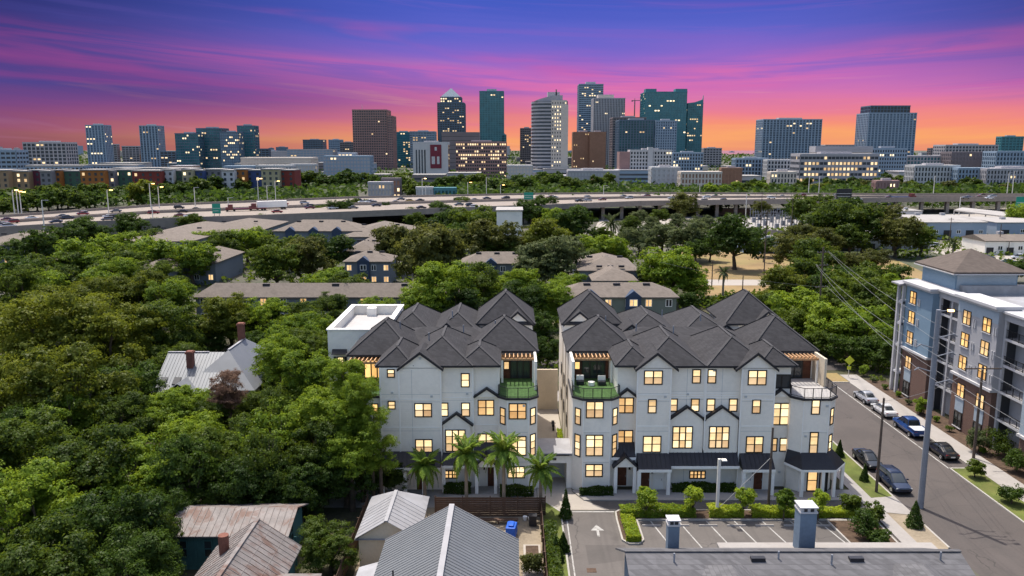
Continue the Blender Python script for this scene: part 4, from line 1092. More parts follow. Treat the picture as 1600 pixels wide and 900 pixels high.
def tin_cottage():
    t = empty('tin_roof_cottage', (-39, 104, 0), 'old cottage with silver tin roof and two brick chimneys among the trees', 'house')
    # main ridge along x, cross wing to the right
    MB().box(-44.9, -33, 98, 111, 0, 4.8).build('wall', 'white_siding', t)
    x0, x1, yf, yr, yb = -45.4, -37.0, 96.8, 102.7, 108.6; ze, zr = 4.8, 8.5
    r1 = MB().prism_x([(yf, ze), (yr, zr), (yb, ze), (yb, ze - .1), (yr, zr - .1), (yf, ze - .1)], x0, x1).build('roof', 'tin_roof', t)
    off = offset_of(r1)
    me = MB().bar((0, yf, ze + .02), (0, yr, zr + .02), .05, .06).mesh('seam', 'tin_roof')
    for k in range(20): add('seam', me, r1, Vector((x0 + .1 + k * .43, 0, 0)) - off)
    MB().hip(-42.0, -32.6, 97.6, 113.5, 4.8, 8.9).build('wing_roof', 'tin_roof', t)
    MB().prism_y([(-44.0, 4.7), (-41.6, 6.2), (-39.2, 4.7), (-39.2, 4.6), (-41.6, 6.1), (-44.0, 4.6)], 95.8, 101).build('front_gable_roof', 'tin_roof', t)
    me = MB().bar((-42.0, 0, 4.82), (-37.3, 0, 8.92), .05, .06).mesh('seam', 'tin_roof'); off = offset_of(t)
    for k in range(13): add('seam', me, t, Vector((0, 102.4 + k * .5, 0)) - off)
    MB().bar((-37.3, 102.3, 8.93), (-37.3, 108.8, 8.93), .3, .08).bar((x0, yr, zr + .03), (-40, yr, zr + .03), .3, .08).build('ridge_cap', 'tin_white', t)
    for x in (-44.4, -42.7):
        y = 98.3; z = ze + (y - yf) * (zr - ze) / (yr - yf)
        MB().prism_x([(y - .5, z - .26), (y + .5, z + .37), (y + .5, z + .47), (y - .5, z - .16)], x - .45, x + .45).build('skylight', 'dark_glass', t)
    for x, y, zb, h in ((-41.7, 100.6, 6.4, 9.2), (-37.6, 108.4, 7.8, 11.2)):
        c = MB().box(x - .4, x + .4, y - .4, y + .4, zb, h).build('chimney', 'chimney_brick', t)
        MB().box(x - .5, x + .5, y - .5, y + .5, h - .35, h - .1).build('chimney_cap', 'chimney_brick', c)
    window(t, -35, 98, 2.0, 1.2, 1.6, 1, 2, 'dark_glass')
tin_cottage()
def shingle_house():
    t = empty('shingle_roof_house', (21, 48, 0), 'house with grey shingle roof along the bottom edge beside the parking lot', 'house')
    x0, x1, yr, zr = 8.15, 32.3, 53.6, 6.4
    MB().box(x0 + .6, x1 - .6, 40, 57.6, 0, 3.9).build('wall', 'chimney_blue', t)
    MB().prism_x([(40, 2.0), (yr, zr), (58.6, 4.0), (58.6, 3.85), (yr, zr - .15), (40, 1.85)], x0, x1).build('roof', 'shingle_grey', t)
    # cross roofs towards the camera
    for c, w in ((15.1, 4.4), (28.3, 4.2)):
        MB().hip(c - w, c + w, 39, 55.4, 4.3, 6.75, gable=(0, 0)).build('cross_roof', 'shingle_grey', t)
    MB().bar((x0 - .05, yr, zr + .03), (x1 + .05, yr, zr + .03), .35, .06).build('ridge_cap', 'shingle_grey', t)
    for x, y in ((11.5, 52.6), (19.0, 52.9), (22.6, 52.4), (30.5, 52.8)): MB().tube((x, y, 5.6), (x, y, 6.75), .07).tube((x, y, 5.7), (x, y, 6.02), .16, .1).build('vent_pipe', 'pole_steel', t)
    for x in (17.5, 24.5): MB().box(x - .5, x + .5, 52.6, 53.0, 6.0, 6.35).build('roof_vent', 'dark_metal', t)
    MB().box(16.5, 33.8, 58.7, 60.0, 3.5, 3.72).build('flat_canopy', 'concrete', t)
    for px0, px1, py, y in ((1045, 1062.5, 813, 57.3), (1252, 1277.5, 793, 58.2)):
        xa, zt = onY(px0, py, y); xb, _ = onY(px1, py, y); w = xb - xa
        c = MB().box(xa, xb, y, y + w, 3.0, zt - .5).build('chimney', 'chimney_blue', t)
        MB().box(xa - .06, xb + .06, y - .06, y + w + .06, zt - .5, zt - .38).box(xa - .08, xb + .08, y - .08, y + w + .08, zt - .08, zt).build('chimney_cap', 'apt_white', c)
        MB().box(xa + .02, xb - .02, y + .02, y + w - .02, zt - .38, zt - .08).build('flue_box', 'apt_white', c)
        for f in (.3, .7):
            MB().box(xa + w*f - .13, xa + w*f + .13, y - .01, y + .03, zt - .36, zt - .12).build('flue_vent', 'dark_metal', c)
shingle_house()

# ================================================================== YARDS, FENCES
def board_fence(name, label, xa, ya, xb, yb, h, mat='fence_wood', post_every=2.4, rows=9):
    """horizontal boards between posts; every board its own piece"""
    L = math.hypot(xb - xa, yb - ya); a = math.atan2(yb - ya, xb - xa)
    t = empty(name, (xa, ya, 0), label, 'fence', rz=a)
    n = max(1, round(L / post_every)); w = L / n
    bh = h / rows
    for i in range(n + 1): add('post', unit_box(mat, .1, .14, h + .08), t, (i * w, .04, (h + .08) / 2))
    for i in range(n):
        for r in range(rows): add('board', unit_box(mat, w - .04, .03, bh - .025), t, (i * w + w / 2, -.06 + rnd.uniform(-.008, .008), bh * (r + .5)))
    return t
board_fence('board_fence', 'dark horizontal-board fence behind the palm trees, in front of the left townhouses', -7.4, 72.3, 3.2, 72.3, 2.0)
board_fence('board_fence', 'weathered board fence running along the left side of the tin shed', -13.9, 58, -14.0, 73, 1.9, rows=8)
board_fence('board_fence', 'narrow dark fence between the paved yard and the hedge strip by the drive', 2.75, 50, 2.75, 72.2, 1.6, rows=7)
def yard():
    o = MB().prism([(-.6, 67.6), (.3, 67.5), (.5, 68.9), (-.4, 69.1)], .1, 1.15)
    o.prism([(-.35, 67.8), (.15, 67.75), (.25, 68.7), (-.25, 68.8)], 1.15, 1.32)
    tag(o.build('covered_grill', 'tarp_blue', bevel=.15), 'bright blue tarpaulin covering a grill in the back yard', 'grill cover')
    t = empty('brick_fire_pit', (2.0, 65, 0), 'raised dark planter box with pale rim in the paved yard', 'planter')
    MB().box(1.0, 2.5, 63.6, 65.8, .02, .5).build('box', 'concrete_warm', t)
    MB().box(1.2, 2.3, 63.85, 65.5, .5, .56).build('soil', 'mulch', t)
    MB().box(.95, 2.55, 63.3, 63.6, .02, .4).build('step', 'chimney_brick', t)
    tag(MB().poly([(.9, 50, .02), (2.6, 50, .02), (2.6, 63.2, .02), (.9, 63.2, .02)]).build('yard_paving', 'concrete', None), kind='structure')
    t = empty('garden_bench', (-1.4, 70.8, 0), 'low dark bench against the board fence in the back yard', 'bench')
    MB().box(-3.2, .6, 70.5, 71.0, .42, .5).build('seat', 'fence_wood', t)
    for x in (-3.0, -1.3, .4): MB().box(x - .05, x + .05, 70.55, 70.95, .01, .42).build('leg', 'fence_wood', t)
    t = empty('yard_bin', (1.9, 70.4, 0), 'dark wheeled bin standing by the fence at the yard corner', 'bin')
    MB().prism([(1.6, 70.1), (2.3, 70.1), (2.3, 70.7), (1.6, 70.7)], .1, 1.0).build('body', 'dark_metal', t)
    MB().box(1.55, 2.35, 70.02, 70.75, 1.0, 1.1).build('lid', 'dark_metal', t)
    for x in (1.62, 2.2): MB().tube((x, 70.75, .12), (x + .08, 70.75, .12), .12, n=10).build('wheel', 'rubber', t)
    for x, y in ((1.25, 71.5), (1.75, 71.4)):
        t = empty('garden_pot', (x, y, 0), 'small white pot at the foot of the board fence', 'pot', 'pots by the fence')
        MB().tube((x, y, .02), (x, y, .4), .14, .22, n=12).build('pot', 'white_trim', t)
    t = empty('terrace_chair_set', (8.2, 82, ZT + .23), 'black and white patio armchairs round a low table on the turf terrace', 'patio set')
    for i, (x, y, r) in enumerate(((7.3, 82.6, 0), (9.6, 82.4, 0))):
        MB().box(x - .4, x + .4, y - .35, y + .35, ZT + .3, ZT + .65).build('seat', 'dark_metal', t)
        MB().box(x - .4, x + .4, y + .25, y + .4, ZT + .65, ZT + 1.15).build('backrest', 'white_trim', t)
    MB().tube((8.45, 82.2, ZT + .25), (8.45, 82.2, ZT + .65), .35, n=14).build('table', 'white_trim', t)
yard()
# ================================================================== VEGETATION
import numpy as np
def leaf_mesh(name, pts, nrm, size, mat, seed=0, jitter=.55, aspect=.62):
    """many small bent leaf faces: pts (n,3) centres, nrm (n,3) facing, size (n,)"""
    rs = np.random.RandomState(seed); n = len(pts)
    d = nrm + rs.normal(0, jitter, (n, 3)); d /= np.linalg.norm(d, axis=1)[:, None] + 1e-9
    a = np.cross(d, rs.normal(0, 1, (n, 3))); a /= np.linalg.norm(a, axis=1)[:, None] + 1e-9
    b = np.cross(d, a); s = size[:, None]
    v = np.empty((n, 4, 3), np.float32)
    v[:, 0] = pts - a * s; v[:, 1] = pts - b * s * aspect + d * s * .18; v[:, 2] = pts + a * s; v[:, 3] = pts + b * s * aspect + d * s * .18
    me = bpy.data.meshes.new(name)
    me.vertices.add(n * 4); me.vertices.foreach_set('co', v.ravel())
    me.loops.add(n * 4); me.loops.foreach_set('vertex_index', np.arange(n * 4, dtype=np.int32))
    me.polygons.add(n); me.polygons.foreach_set('loop_start', np.arange(0, n * 4, 4, dtype=np.int32)); me.polygons.foreach_set('loop_total', np.full(n, 4, np.int32))
    me.materials.append(MATS[mat]); me.update(); me.validate()
    return me
def lobes_cloud(seed, n, lobes, size, shell=(.72, 1.05), droop=0.0, per=0, clump=.3):
    """leaf centres over the shells of overlapping lobes (x,y,z,rx,rz); with per > 0 they gather in twig clumps of that many leaves, with gaps between"""
    rs = np.random.RandomState(seed); L = np.array(lobes)
    m = n // per if per else n
    w = L[:, 3] ** 2; k = rs.choice(len(L), m, p=w / w.sum())
    d = rs.normal(0, 1, (m, 3)); d /= np.linalg.norm(d, axis=1)[:, None]
    d[:, 2] = np.where((d[:, 2] < -.25) & (rs.rand(m) < .55), -d[:, 2], d[:, 2])
    r = rs.uniform(shell[0], shell[1], m) * (1 + .14 * np.sin(d[:, 0] * 7 + k) * np.sin(d[:, 1] * 6 + 2 * k) + .12 * np.sin(d[:, 2] * 9 + k))
    p = L[k, :3] + d * np.stack([L[k, 3] * r, L[k, 3] * r, L[k, 4] * r], 1)
    nr = d.copy(); nr[:, 2] += .55
    if per:
        cs = clump * rs.uniform(.55, 1.5, m)
        p = np.repeat(p, per, 0); nr = np.repeat(nr, per, 0); cs = np.repeat(cs, per)
        e = rs.normal(0, 1, (m * per, 3)); e[:, 2] *= .5
        p = p + e * cs[:, None]; nr = nr + e * .35
    p[:, 2] -= droop * rs.rand(len(p))
    return p, nr, size * rs.uniform(.6, 1.35, len(p))
def crown_lobes(seed, R0, zc, rz, n, fs=1.0):
    rs = random.Random(seed); out = []
    for i in range(n):
        for _ in range(30):
            a = rs.uniform(0, 2 * math.pi); q = math.sqrt(rs.random()) * .80; h = rs.uniform(-.6, .85)
            if q * q + h * h < .95: break
        f = rs.choice([rs.uniform(.16, .26), rs.uniform(.24, .40)])
        f *= fs
        out.append((R0 * q * math.cos(a), R0 * q * math.sin(a), zc + rz * h, R0 * f, R0 * f * rs.uniform(.62, .85)))
    return out
def trunk_mesh(seed, lobes, ztop, r0, mat='bark'):
    rs = random.Random(seed); mb = MB()
    fork = Vector((rs.uniform(-.3, .3), rs.uniform(-.3, .3), ztop * .45))
    mb.tube((0, 0, -.1), (0, 0, .5), r0 * 1.5, r0, 8); mb.tube((0, 0, .5), fork, r0, r0 * .75, 8)
    for i, l in enumerate(lobes):
        e = Vector(l[:3]); mid = fork.lerp(e, .5) + Vector((rs.uniform(-.4, .4), rs.uniform(-.4, .4), rs.uniform(.1, .6)))
        if i < 9:
            mb.tube(fork, mid, r0 * .45, r0 * .26, 6); mb.tube(mid, e, r0 * .26, r0 * .08, 5)
            for _ in range(2):
                mb.tube(mid, e + Vector((rs.uniform(-1, 1), rs.uniform(-1, 1), rs.uniform(-.2, .8))) * l[3] * .8, r0 * .13, r0 * .04, 4)
    return mb.mesh('trunk', mat)
PROTO = {}
def make_proto(kind, seed, nleaf, size, nl, rz=3.6, shell=(.72, 1.05), droop=0, per=0, clump=.3):
    lob = crown_lobes(seed, 4.5, 4.7, rz, nl)
    p, nr, s = lobes_cloud(seed, nleaf, lob, size, shell, droop, per, clump)
    p[:, 2] = np.maximum(p[:, 2], .5)
    PROTO[kind] = (leaf_mesh('crown', p, nr, s, 'leaf_oak', seed), trunk_mesh(seed, lob, 4.6, .34))
for i in range(4): make_proto(('near', i), 11 + i, 30000, .125, 40, 4.0, (.6, 1.12), 0, 46, .24)
for i in range(2): make_proto(('airy', i), 31 + i, 22000, .125, 40, 4.6, (.4, 1.2), .4, 40, .26)
for i in range(3): make_proto(('mid', i), 51 + i, 12000, .20, 36, 3.8, (.62, 1.12), 0, 24, .28)
make_proto(('wide', 0), 61, 16000, .20, 48, 2.7, (.6, 1.12), 0, 26, .28)
for i in range(3): make_proto(('far', i), 71 + i, 2600, .42, 24, 3.6, (.65, 1.1), 0, 10, .34)
TREES = []
def tree(name, label, group, x, y, r, kind, mat, sz=1.0, rz=None):
    me, tm = PROTO[kind]
    t = empty(name, (x, y, 0), label, 'tree', group, rz=rnd.uniform(0, 6.28) if rz is None else rz)
    s = r / 4.7
    t.scale = (s, s, s * sz)
    add('trunk', tm, t); add('crown', me, t, mat=mat)
    TREES.append((x, y, r))
    return t
def tree_px(label, group, px, py, rpx, kind, mat, sz=1.0, name='tree'):
    """crown centre measured on the photograph; the tree's own height follows from its spread"""
    z = 6.0
    for _ in range(6):
        x, y = g(px, py, z); r = rpx * depth(y, z) / FPX; z = 5.2 * r / 4.7 * sz
    k = {'near': 4, 'airy': 2, 'mid': 3, 'far': 3, 'wide': 1}[kind]
    return tree(name, label, group, x, y, r, (kind, rnd.randrange(k)), mat, sz)
def tall_tree(label, group, px, py, rpx, Y, kind, mat):
    """tree with a high crown: crown centre where the sight line meets the plane y=Y"""
    x, zc = onY(px, py, Y); r = rpx * depth(Y, zc) / FPX; s = r / 4.7
    me, tm = PROTO[(kind, rnd.randrange({'near': 4, 'airy': 2}[kind]))]
    t = empty('tree', (x, Y, 0), label, 'tree', group, rz=rnd.uniform(0, 6.28)); t.scale = (s, s, s)
    lift = zc / s - 4.7
    add('trunk', tm, t, (0, 0, lift)); add('stem', MB().tube((0, 0, -.1), (0, 0, lift + .5), .5, .36, 9).mesh('stem', 'bark'), t); add('crown', me, t, (0, 0, lift), mat=mat)
G_, D_, O_, B_, L_, Y_ = 'leaf_oak', 'leaf_dark', 'leaf_olive', 'leaf_bright', 'leaf_gold', 'leaf_grey'
def trees(group, label, items, kind='near', sz=1.0, name='tree'):
    tone = {G_: 'green', D_: 'dark green', O_: 'olive', B_: 'bright green', L_: 'golden green', Y_: 'grey-green'}
    for it in items:
        px, py, r, m = it[:4]; kd = it[4] if len(it) > 4 else kind
        tree_px(label.replace('TONE', tone[m]), group, px, py, r, kd, m, it[5] if len(it) > 5 else sz, name)

trees('trees at the lower left edge', 'TONE broadleaf tree left of the rusty-roofed house',
      [(45, 800, 92, B_), (150, 735, 88, G_), (35, 690, 80, G_), (165, 830, 84, D_), (240, 745, 80, B_), (70, 890, 95, G_), (205, 900, 80, D_), (250, 830, 50, D_), (110, 660, 60, B_, 'airy'), (8, 880, 60, G_)])
trees('trees between cottage and townhouses', 'TONE leafy tree between the cottage and left townhouses',
      [(430, 700, 70, B_, 'airy'), (345, 725, 70, G_), (300, 690, 60, B_), (520, 690, 66, B_), (478, 640, 60, B_, 'airy'), (548, 640, 46, B_), (585, 692, 44, B_), (440, 590, 52, G_), (492, 572, 54, B_), (455, 745, 62, D_), (390, 760, 60, D_), (540, 735, 55, D_), (600, 735, 36, G_), (525, 610, 40, B_), (455, 525, 50, B_), (480, 580, 40, G_)])
trees('golden grove left of the cottage', 'TONE tree in the grove left of the cottage',
      [(70, 520, 88, L_), (165, 520, 84, L_), (245, 505, 66, G_), (125, 610, 88, L_), (30, 610, 80, L_), (205, 600, 62, D_), (10, 500, 70, L_), (265, 560, 42, G_), (190, 660, 56, G_), (60, 670, 60, D_), (250, 650, 50, B_), (300, 640, 46, B_), (270, 470, 48, B_), (340, 650, 42, G_), (215, 460, 50, L_), (110, 470, 56, L_), (30, 455, 50, G_), (340, 500, 50, L_), (300, 520, 34, D_)], 'near')
trees('trees behind the cottage', 'TONE tree on the rise behind the cottage chimneys',
      [(360, 497, 42, L_), (420, 502, 44, B_), (470, 498, 40, G_), (515, 488, 36, G_), (400, 540, 30, D_), (250, 440, 40, G_), (190, 430, 40, B_), (500, 510, 34, B_), (560, 470, 30, G_)])
trees('trees along the back of the left townhouses', 'TONE tree rising behind the dark townhouse roofs',
      [(545, 455, 40, G_), (690, 452, 58, B_), (742, 446, 48, G_), (660, 480, 40, B_), (820, 470, 44, D_), (860, 470, 40, B_), (840, 510, 34, D_), (590, 490, 36, B_), (720, 480, 40, D_), (775, 455, 34, B_), (855, 545, 26, D_), (880, 455, 30, B_), (1010, 455, 26, B_), (980, 462, 22, G_)], 'near')
trees('trees round the left apartments', 'TONE tree among the tan-roofed apartments on the left',
      [(385, 375, 36, B_), (345, 385, 34, G_), (300, 405, 38, B_), (250, 395, 44, B_), (190, 412, 44, G_), (130, 405, 46, B_), (80, 418, 42, G_), (25, 430, 40, D_), (105, 372, 30, D_), (60, 385, 34, D_), (205, 352, 28, D_), (135, 358, 34, D_), (320, 372, 22, B_), (232, 352, 20, G_), (430, 412, 42, G_), (480, 402, 42, O_), (520, 385, 36, D_), (445, 385, 34, G_), (410, 345, 16, G_), (300, 350, 22, G_), (270, 350, 18, D_), (180, 380, 30, B_), (20, 388, 26, D_), (505, 448, 30, B_), (160, 440, 36, B_), (60, 450, 40, B_), (440, 345, 14, D_)], 'mid')
trees('trees in the middle distance', 'TONE tree between the grey apartments and highway',
      [(700, 345, 34, D_), (745, 350, 38, G_), (790, 345, 24, G_), (765, 375, 44, O_), (690, 328, 24, D_), (830, 325, 26, D_), (855, 368, 38, L_), (900, 350, 36, D_), (875, 402, 46, Y_), (838, 410, 40, Y_), (950, 388, 28, B_), (530, 325, 24, D_), (500, 330, 18, G_), (915, 385, 24, B_), (815, 380, 24, O_), (780, 390, 30, G_), (720, 370, 30, D_), (850, 320, 20, D_), (560, 322, 16, G_), (920, 405, 26, G_), (720, 320, 18, G_), (970, 395, 20, B_), (865, 340, 22, B_), (640, 335, 16, D_)], 'mid')
trees('spreading oaks', 'broad TONE oak spreading over the apartment courtyard', [(665, 390, 60, O_), (618, 378, 40, O_), (700, 385, 40, O_)], 'wide', 1.15, 'oak_tree')
trees('trees by the dry field', 'TONE tree beside the dry grass field',
      [(1050, 420, 46, B_), (1085, 440, 30, B_), (1000, 372, 26, Y_), (1035, 365, 30, Y_), (1078, 368, 34, Y_), (1020, 430, 26, G_), (1195, 380, 20, D_), (1070, 318, 24, O_), (980, 372, 18, Y_), (1110, 385, 22, D_), (1088, 390, 20, D_)], 'mid')
tree_px('round dark green tree with thick trunk standing in the dry field', None, 1150, 368, 44, 'mid', D_, 1.1, 'fig_tree')
trees('trees between field and apartment building', 'TONE tree between the dry field and grey apartments',
      [(1245, 385, 38, O_), (1275, 402, 42, G_), (1250, 365, 30, O_), (1225, 440, 36, L_), (1190, 470, 26, L_), (1245, 482, 42, B_), (1300, 445, 42, D_), (1340, 455, 46, G_), (1375, 432, 40, G_), (1300, 505, 44, B_), (1350, 505, 46, B_), (1385, 480, 38, G_), (1330, 540, 32, D_), (1372, 545, 32, D_), (1232, 505, 36, G_), (1205, 480, 30, G_), (1270, 445, 30, O_), (1400, 450, 30, B_), (1400, 520, 28, D_), (1280, 535, 26, G_), (1330, 415, 28, O_), (1290, 400, 24, L_), (1180, 490, 22, B_), (1260, 420, 34, G_), (1370, 400, 20, O_), (1310, 475, 38, G_)], 'mid')
trees('trees below the overpass', 'TONE tree in the grove below the overpass',
      [(1300, 345, 46, G_), (1350, 350, 44, G_), (1402, 358, 40, O_), (1325, 322, 26, D_), (1268, 322, 34, G_), (1440, 372, 26, G_), (1290, 375, 28, O_), (1590, 335, 24, B_), (1380, 335, 30, O_), (1240, 330, 20, D_), (1330, 370, 30, G_), (1590, 420, 20, D_), (1120, 322, 12, D_), (1190, 325, 16, O_)], 'mid')
tall_tree('small tree with pinkish-brown leaves in front of the tin-roofed cottage', None, 357, 606, 34, 90.0, 'airy', 'leaf_plum')
tree_px('round mid-green tree between the rusty-roofed house and tin shed', None, 515, 848, 50, 'near', G_, .95, 'garden_tree')
for px, py, r, Y, kd, m in ((562, 612, 34, 75.5, 'airy', B_), (580, 660, 32, 74.5, 'airy', B_), (540, 655, 44, 75, 'near', B_), (594, 706, 34, 74, 'airy', B_), (548, 712, 50, 73.5, 'near', B_), (520, 640, 52, 78, 'near', B_), (505, 700, 56, 75, 'near', G_), (468, 650, 56, 80, 'near', B_), (482, 590, 50, 84, 'near', B_), (438, 640, 46, 82, 'airy', G_), (440, 562, 46, 92, 'near', B_), (500, 545, 44, 95, 'near', G_), (540, 590, 36, 79, 'near', B_), (400, 690, 50, 79, 'near', G_)):
    tall_tree({B_: 'tall bright green', G_: 'tall green'}[m] + ' tree overhanging the left end of the left townhouses', 'tall trees against the left townhouses', px, py, r, Y, kd, m)
trees('tall trees round the rusty house', 'tall TONE tree standing over the rusty-roofed house',
      [(300, 745, 62, D_, 'near', 1.3), (415, 735, 56, G_, 'airy', 1.35), (365, 770, 44, D_, 'near', 1.3), (470, 770, 40, D_, 'near', 1.2), (262, 800, 46, D_, 'near', 1.2), (232, 850, 52, G_, 'near', 1.15), (250, 890, 40, D_, 'near', 1.1)])
trees('trees crowding the cottage', 'TONE tree crowding the walls of the tin-roofed cottage',
      [(268, 632, 34, G_), (315, 640, 36, B_), (405, 612, 30, G_), (425, 560, 36, B_, 'near', 1.2), (232, 590, 30, D_), (235, 560, 30, G_), (380, 632, 36, G_), (415, 585, 26, B_), (400, 505, 34, G_), (330, 535, 24, D_), (300, 525, 26, G_)])
trees('trees filling the apartment gardens', 'TONE garden tree between the tan-roofed apartments',
      [(520, 440, 30, B_), (815, 440, 28, B_), (890, 440, 24, B_), (700, 425, 26, O_), (600, 355, 14, D_), (650, 345, 18, G_), (420, 375, 22, G_), (460, 365, 18, D_), (240, 375, 24, G_), (150, 425, 30, G_), (210, 375, 20, D_), (100, 440, 34, G_), (985, 350, 18, G_), (900, 330, 18, D_), (1000, 340, 16, Y_), (1030, 335, 16, G_), (1060, 345, 16, Y_), (940, 365, 16, G_), (1100, 350, 18, Y_), (1020, 350, 16, Y_), (920, 425, 20, G_), (1040, 462, 18, B_), (1075, 470, 18, D_)], 'mid')
# beyond the highway: two belts of trees
def belt(x0, x1, step, f, label, group, r=(12, 18), mats=(G_, D_, G_, D_), jit=5, land=()):
    x = x0; r = (r[0] * 1.15, r[1] * 1.2)
    while x < x1:
        rr = rnd.uniform(*r)
        lb = label.replace('LAND', next((n for lim, n in land if x < lim), ''))
        tree_px(lb, group, x + rnd.uniform(-4, 4), f(x) + rnd.uniform(-jit, jit), rr, 'far', rnd.choice(mats), .9)
        x += step
belt(0, 640, 15, lambda x: 318 - 36 * min(1, x / 420), 'tree beyond the highway below the LAND', 'tree belt beyond the highway', land=((110, 'tan flats'), (220, 'orange flats'), (345, 'red flats'), (480, 'white-ribbed flats'), (999, 'grey concrete hall')))
belt(10, 420, 18, lambda x: 304 - 26 * min(1, x / 420), 'tree at the foot of the coloured apartment row', 'tree belt below the coloured flats', (10, 15))
belt(640, 960, 13, lambda x: 286 + 4 * math.sin(x * .05), 'tree in the strip below the LAND', 'trees below downtown', (9, 16), land=((720, 'banner building'), (800, 'banded brown block'), (890, 'rounded tan tower'), (999, 'brick hotel')))
belt(660, 920, 16, lambda x: 296, 'tree beside the far lanes of the highway', 'trees beside the far lanes', (7, 11))
belt(1080, 1300, 14, lambda x: 292, 'tree along the far side of the overpass', 'trees beyond the overpass', (8, 13), (G_, B_, L_))
belt(1300, 1600, 13, lambda x: 290, 'tree below the low offices beyond the overpass', 'trees by the low offices', (8, 13), (G_, D_, O_))
belt(1180, 1420, 16, lambda x: 284, 'tree in front of the banded office block', 'trees by the banded office', (8, 12), (G_, D_))
tree_px('rounded yellow-green tree in front of the orange apartment block', None, 222, 296, 26, 'far', L_, .9)

# undergrowth that closes the gaps between trunks
def undergrowth():
    rs = np.random.RandomState(5)
    def patch(x0, x1, y0, y1, n, h, size):
        x = rs.uniform(x0, x1, n); y = rs.uniform(y0, y1, n)
        k = np.sin(x * .7) * np.sin(y * .6) + np.sin(x * .23 + 1) * np.sin(y * .31)
        m = k > -.1; x, y, k = x[m], y[m], k[m]
        z = rs.rand(len(x)) * h * (.4 + .4 * np.clip(k, 0, 1.5))
        return np.stack([x, y, z], 1), np.tile([0, 0, 1.], (len(x), 1)), size * rs.uniform(.6, 1.4, len(x))
    A = [patch(-75, -22, 70, 98, 14000, 2.2, .28), patch(-90, -23, 98, 150, 16000, 2.5, .36), patch(-120, 34, 113, 150, 26000, 2.4, .36), patch(40, 100, 131, 188, 18000, 2.4, .4), patch(-160, 60, 150, 330, 26000, 2.2, .7), patch(60, 240, 230, 350, 12000, 2.2, .8), patch(54, 62, 114, 131, 2500, 1.4, .25)]
    p = np.concatenate([a[0] for a in A]); n = np.concatenate([a[1] for a in A]); s = np.concatenate([a[2] for a in A])
    # keep houses, roads and the field clear
    clear = [(-50.5, -31, 98, 118), (-160, 60, 140, 152), (44, 124, 188, 275)]
    keep = np.ones(len(p), bool)
    for x0, x1, y0, y1 in clear: keep &= ~((p[:, 0] > x0) & (p[:, 0] < x1) & (p[:, 1] > y0) & (p[:, 1] < y1))
    o = add('undergrowth', leaf_mesh('undergrowth', p[keep], n[keep], s[keep], 'leaf_oak', 3, .8))
    tag(o, 'low green undergrowth between the tree trunks', 'undergrowth', kind='stuff')
undergrowth()

# ------------------------------------------------------------------ palms
def frond_mesh(L, seed, droop=1.0, w=.5):
    rs = random.Random(seed); mb = MB(); P = []
    n = 16
    for i in range(n + 1):
        f = i / n
        P.append(Vector((L * (f - .12 * f * f * droop), 0, L * (.42 * f - .72 * droop * f * f))))
    for a, b in zip(P, P[1:]): mb.tube(a, b, .03, .022, 4, cap=False)
    for i in range(1, n + 1):
        for s in (-1, 1):
            for q in (0, .5):
                a = P[i - 1].lerp(P[i], q); d = (P[i] - P[i - 1]).normalized()
                ll = w * L * .34 * math.sin(math.pi * min(.97, .18 + .8 * (i + q) / n)) * rs.uniform(.8, 1.15)
                tip = a + d * ll * .55 + Vector((0, s * ll * .8, -ll * rs.uniform(.25, .6)))
                side = d * .065 * L / 2
                mb.poly([a - side * .6, (a + tip) / 2 - side + Vector((0, 0, .05)), tip, (a + tip) / 2 + side])
    return mb
_fr = [[frond_mesh(2.6, 5 + k, d, .66).mesh('frond', 'leaf_palm') for k in range(2)] for d in (.75, 1.1, 1.5)]
def palm(name, label, group, x, y, h, s=1.0, n=16, lean=0.0, z0=0.0, mat='leaf_palm', rtr=.16):
    t = empty(name, (x, y, z0), label, 'palm tree', group)
    mb = MB(); N = 8
    for i in range(N):
        a, b = i / N, (i + 1) / N
        mb.tube((x + lean * a * a, y, z0 + h * a - .02), (x + lean * b * b, y, z0 + h * b), rtr * (1.25 - .35 * a), rtr * (1.22 - .35 * b), 9)
    mb.build('trunk', 'palm_bark', t)
    MB().tube((x + lean, y, z0 + h - .1), (x + lean, y, z0 + h + .8 * s), rtr * 1.1, rtr * .5, 9).build('crownshaft', mat, t)
    rs = random.Random(int(x * 31 + y * 7))
    for i in range(n):
        f = i / n; fam = 0 if f < .34 else 1 if f < .7 else 2
        o = add('frond', _fr[fam][i % 2], t, (lean, 0, h + .45 * s), i * 2.4 + rs.uniform(-.2, .2), mat=mat)
        o.rotation_euler = (rs.uniform(-.15, .15), (-.85, -.15, .35)[fam] + rs.uniform(-.15, .15), i * 2.4 + rs.uniform(-.2, .2))
        k = s * rs.uniform(.85, 1.1); o.scale = (k, k, k)
    return t
for px, py, Y, s, lab in ((663, 722, 75.4, .95, 'queen palm nearest the tin shed, partly hiding the porch'), (728, 705, 73.2, 1.05, 'queen palm in front of the tall gabled window of the left townhouses'),
                          (787, 700, 73.0, 1.1, 'tallest queen palm in front of the portico of the left townhouses'), (845, 728, 73.0, .95, 'queen palm beside the driveway at the end of the board fence')):
    x, z = onY(px, py + 8, Y)
    palm('queen_palm', lab, 'queen palms by the fence', x, Y, z - .3, s * .98, 24)
for px, py, rp, lab in ((1131, 425, 15, 'cabbage palm at the near edge of the dry field'), (955, 350, 22, 'cabbage palm beside the road under the highway'), (1010, 382, 20, 'cabbage palm left of the parking rows by the field'), (1195, 375, 9, 'small cabbage palm on the bare lot'), (1490, 378, 13, 'palm in front of the blue warehouse'), (1095, 350, 18, 'tall palm behind the round fig tree')):
    z = 7.0; x, y = g(px, py, z); r = rp * depth(y, z) / FPX
    palm('cabbage_palm', lab, 'cabbage palms', x, y, z - .6, r / 2.4, 18, mat='leaf_grey', rtr=.24)
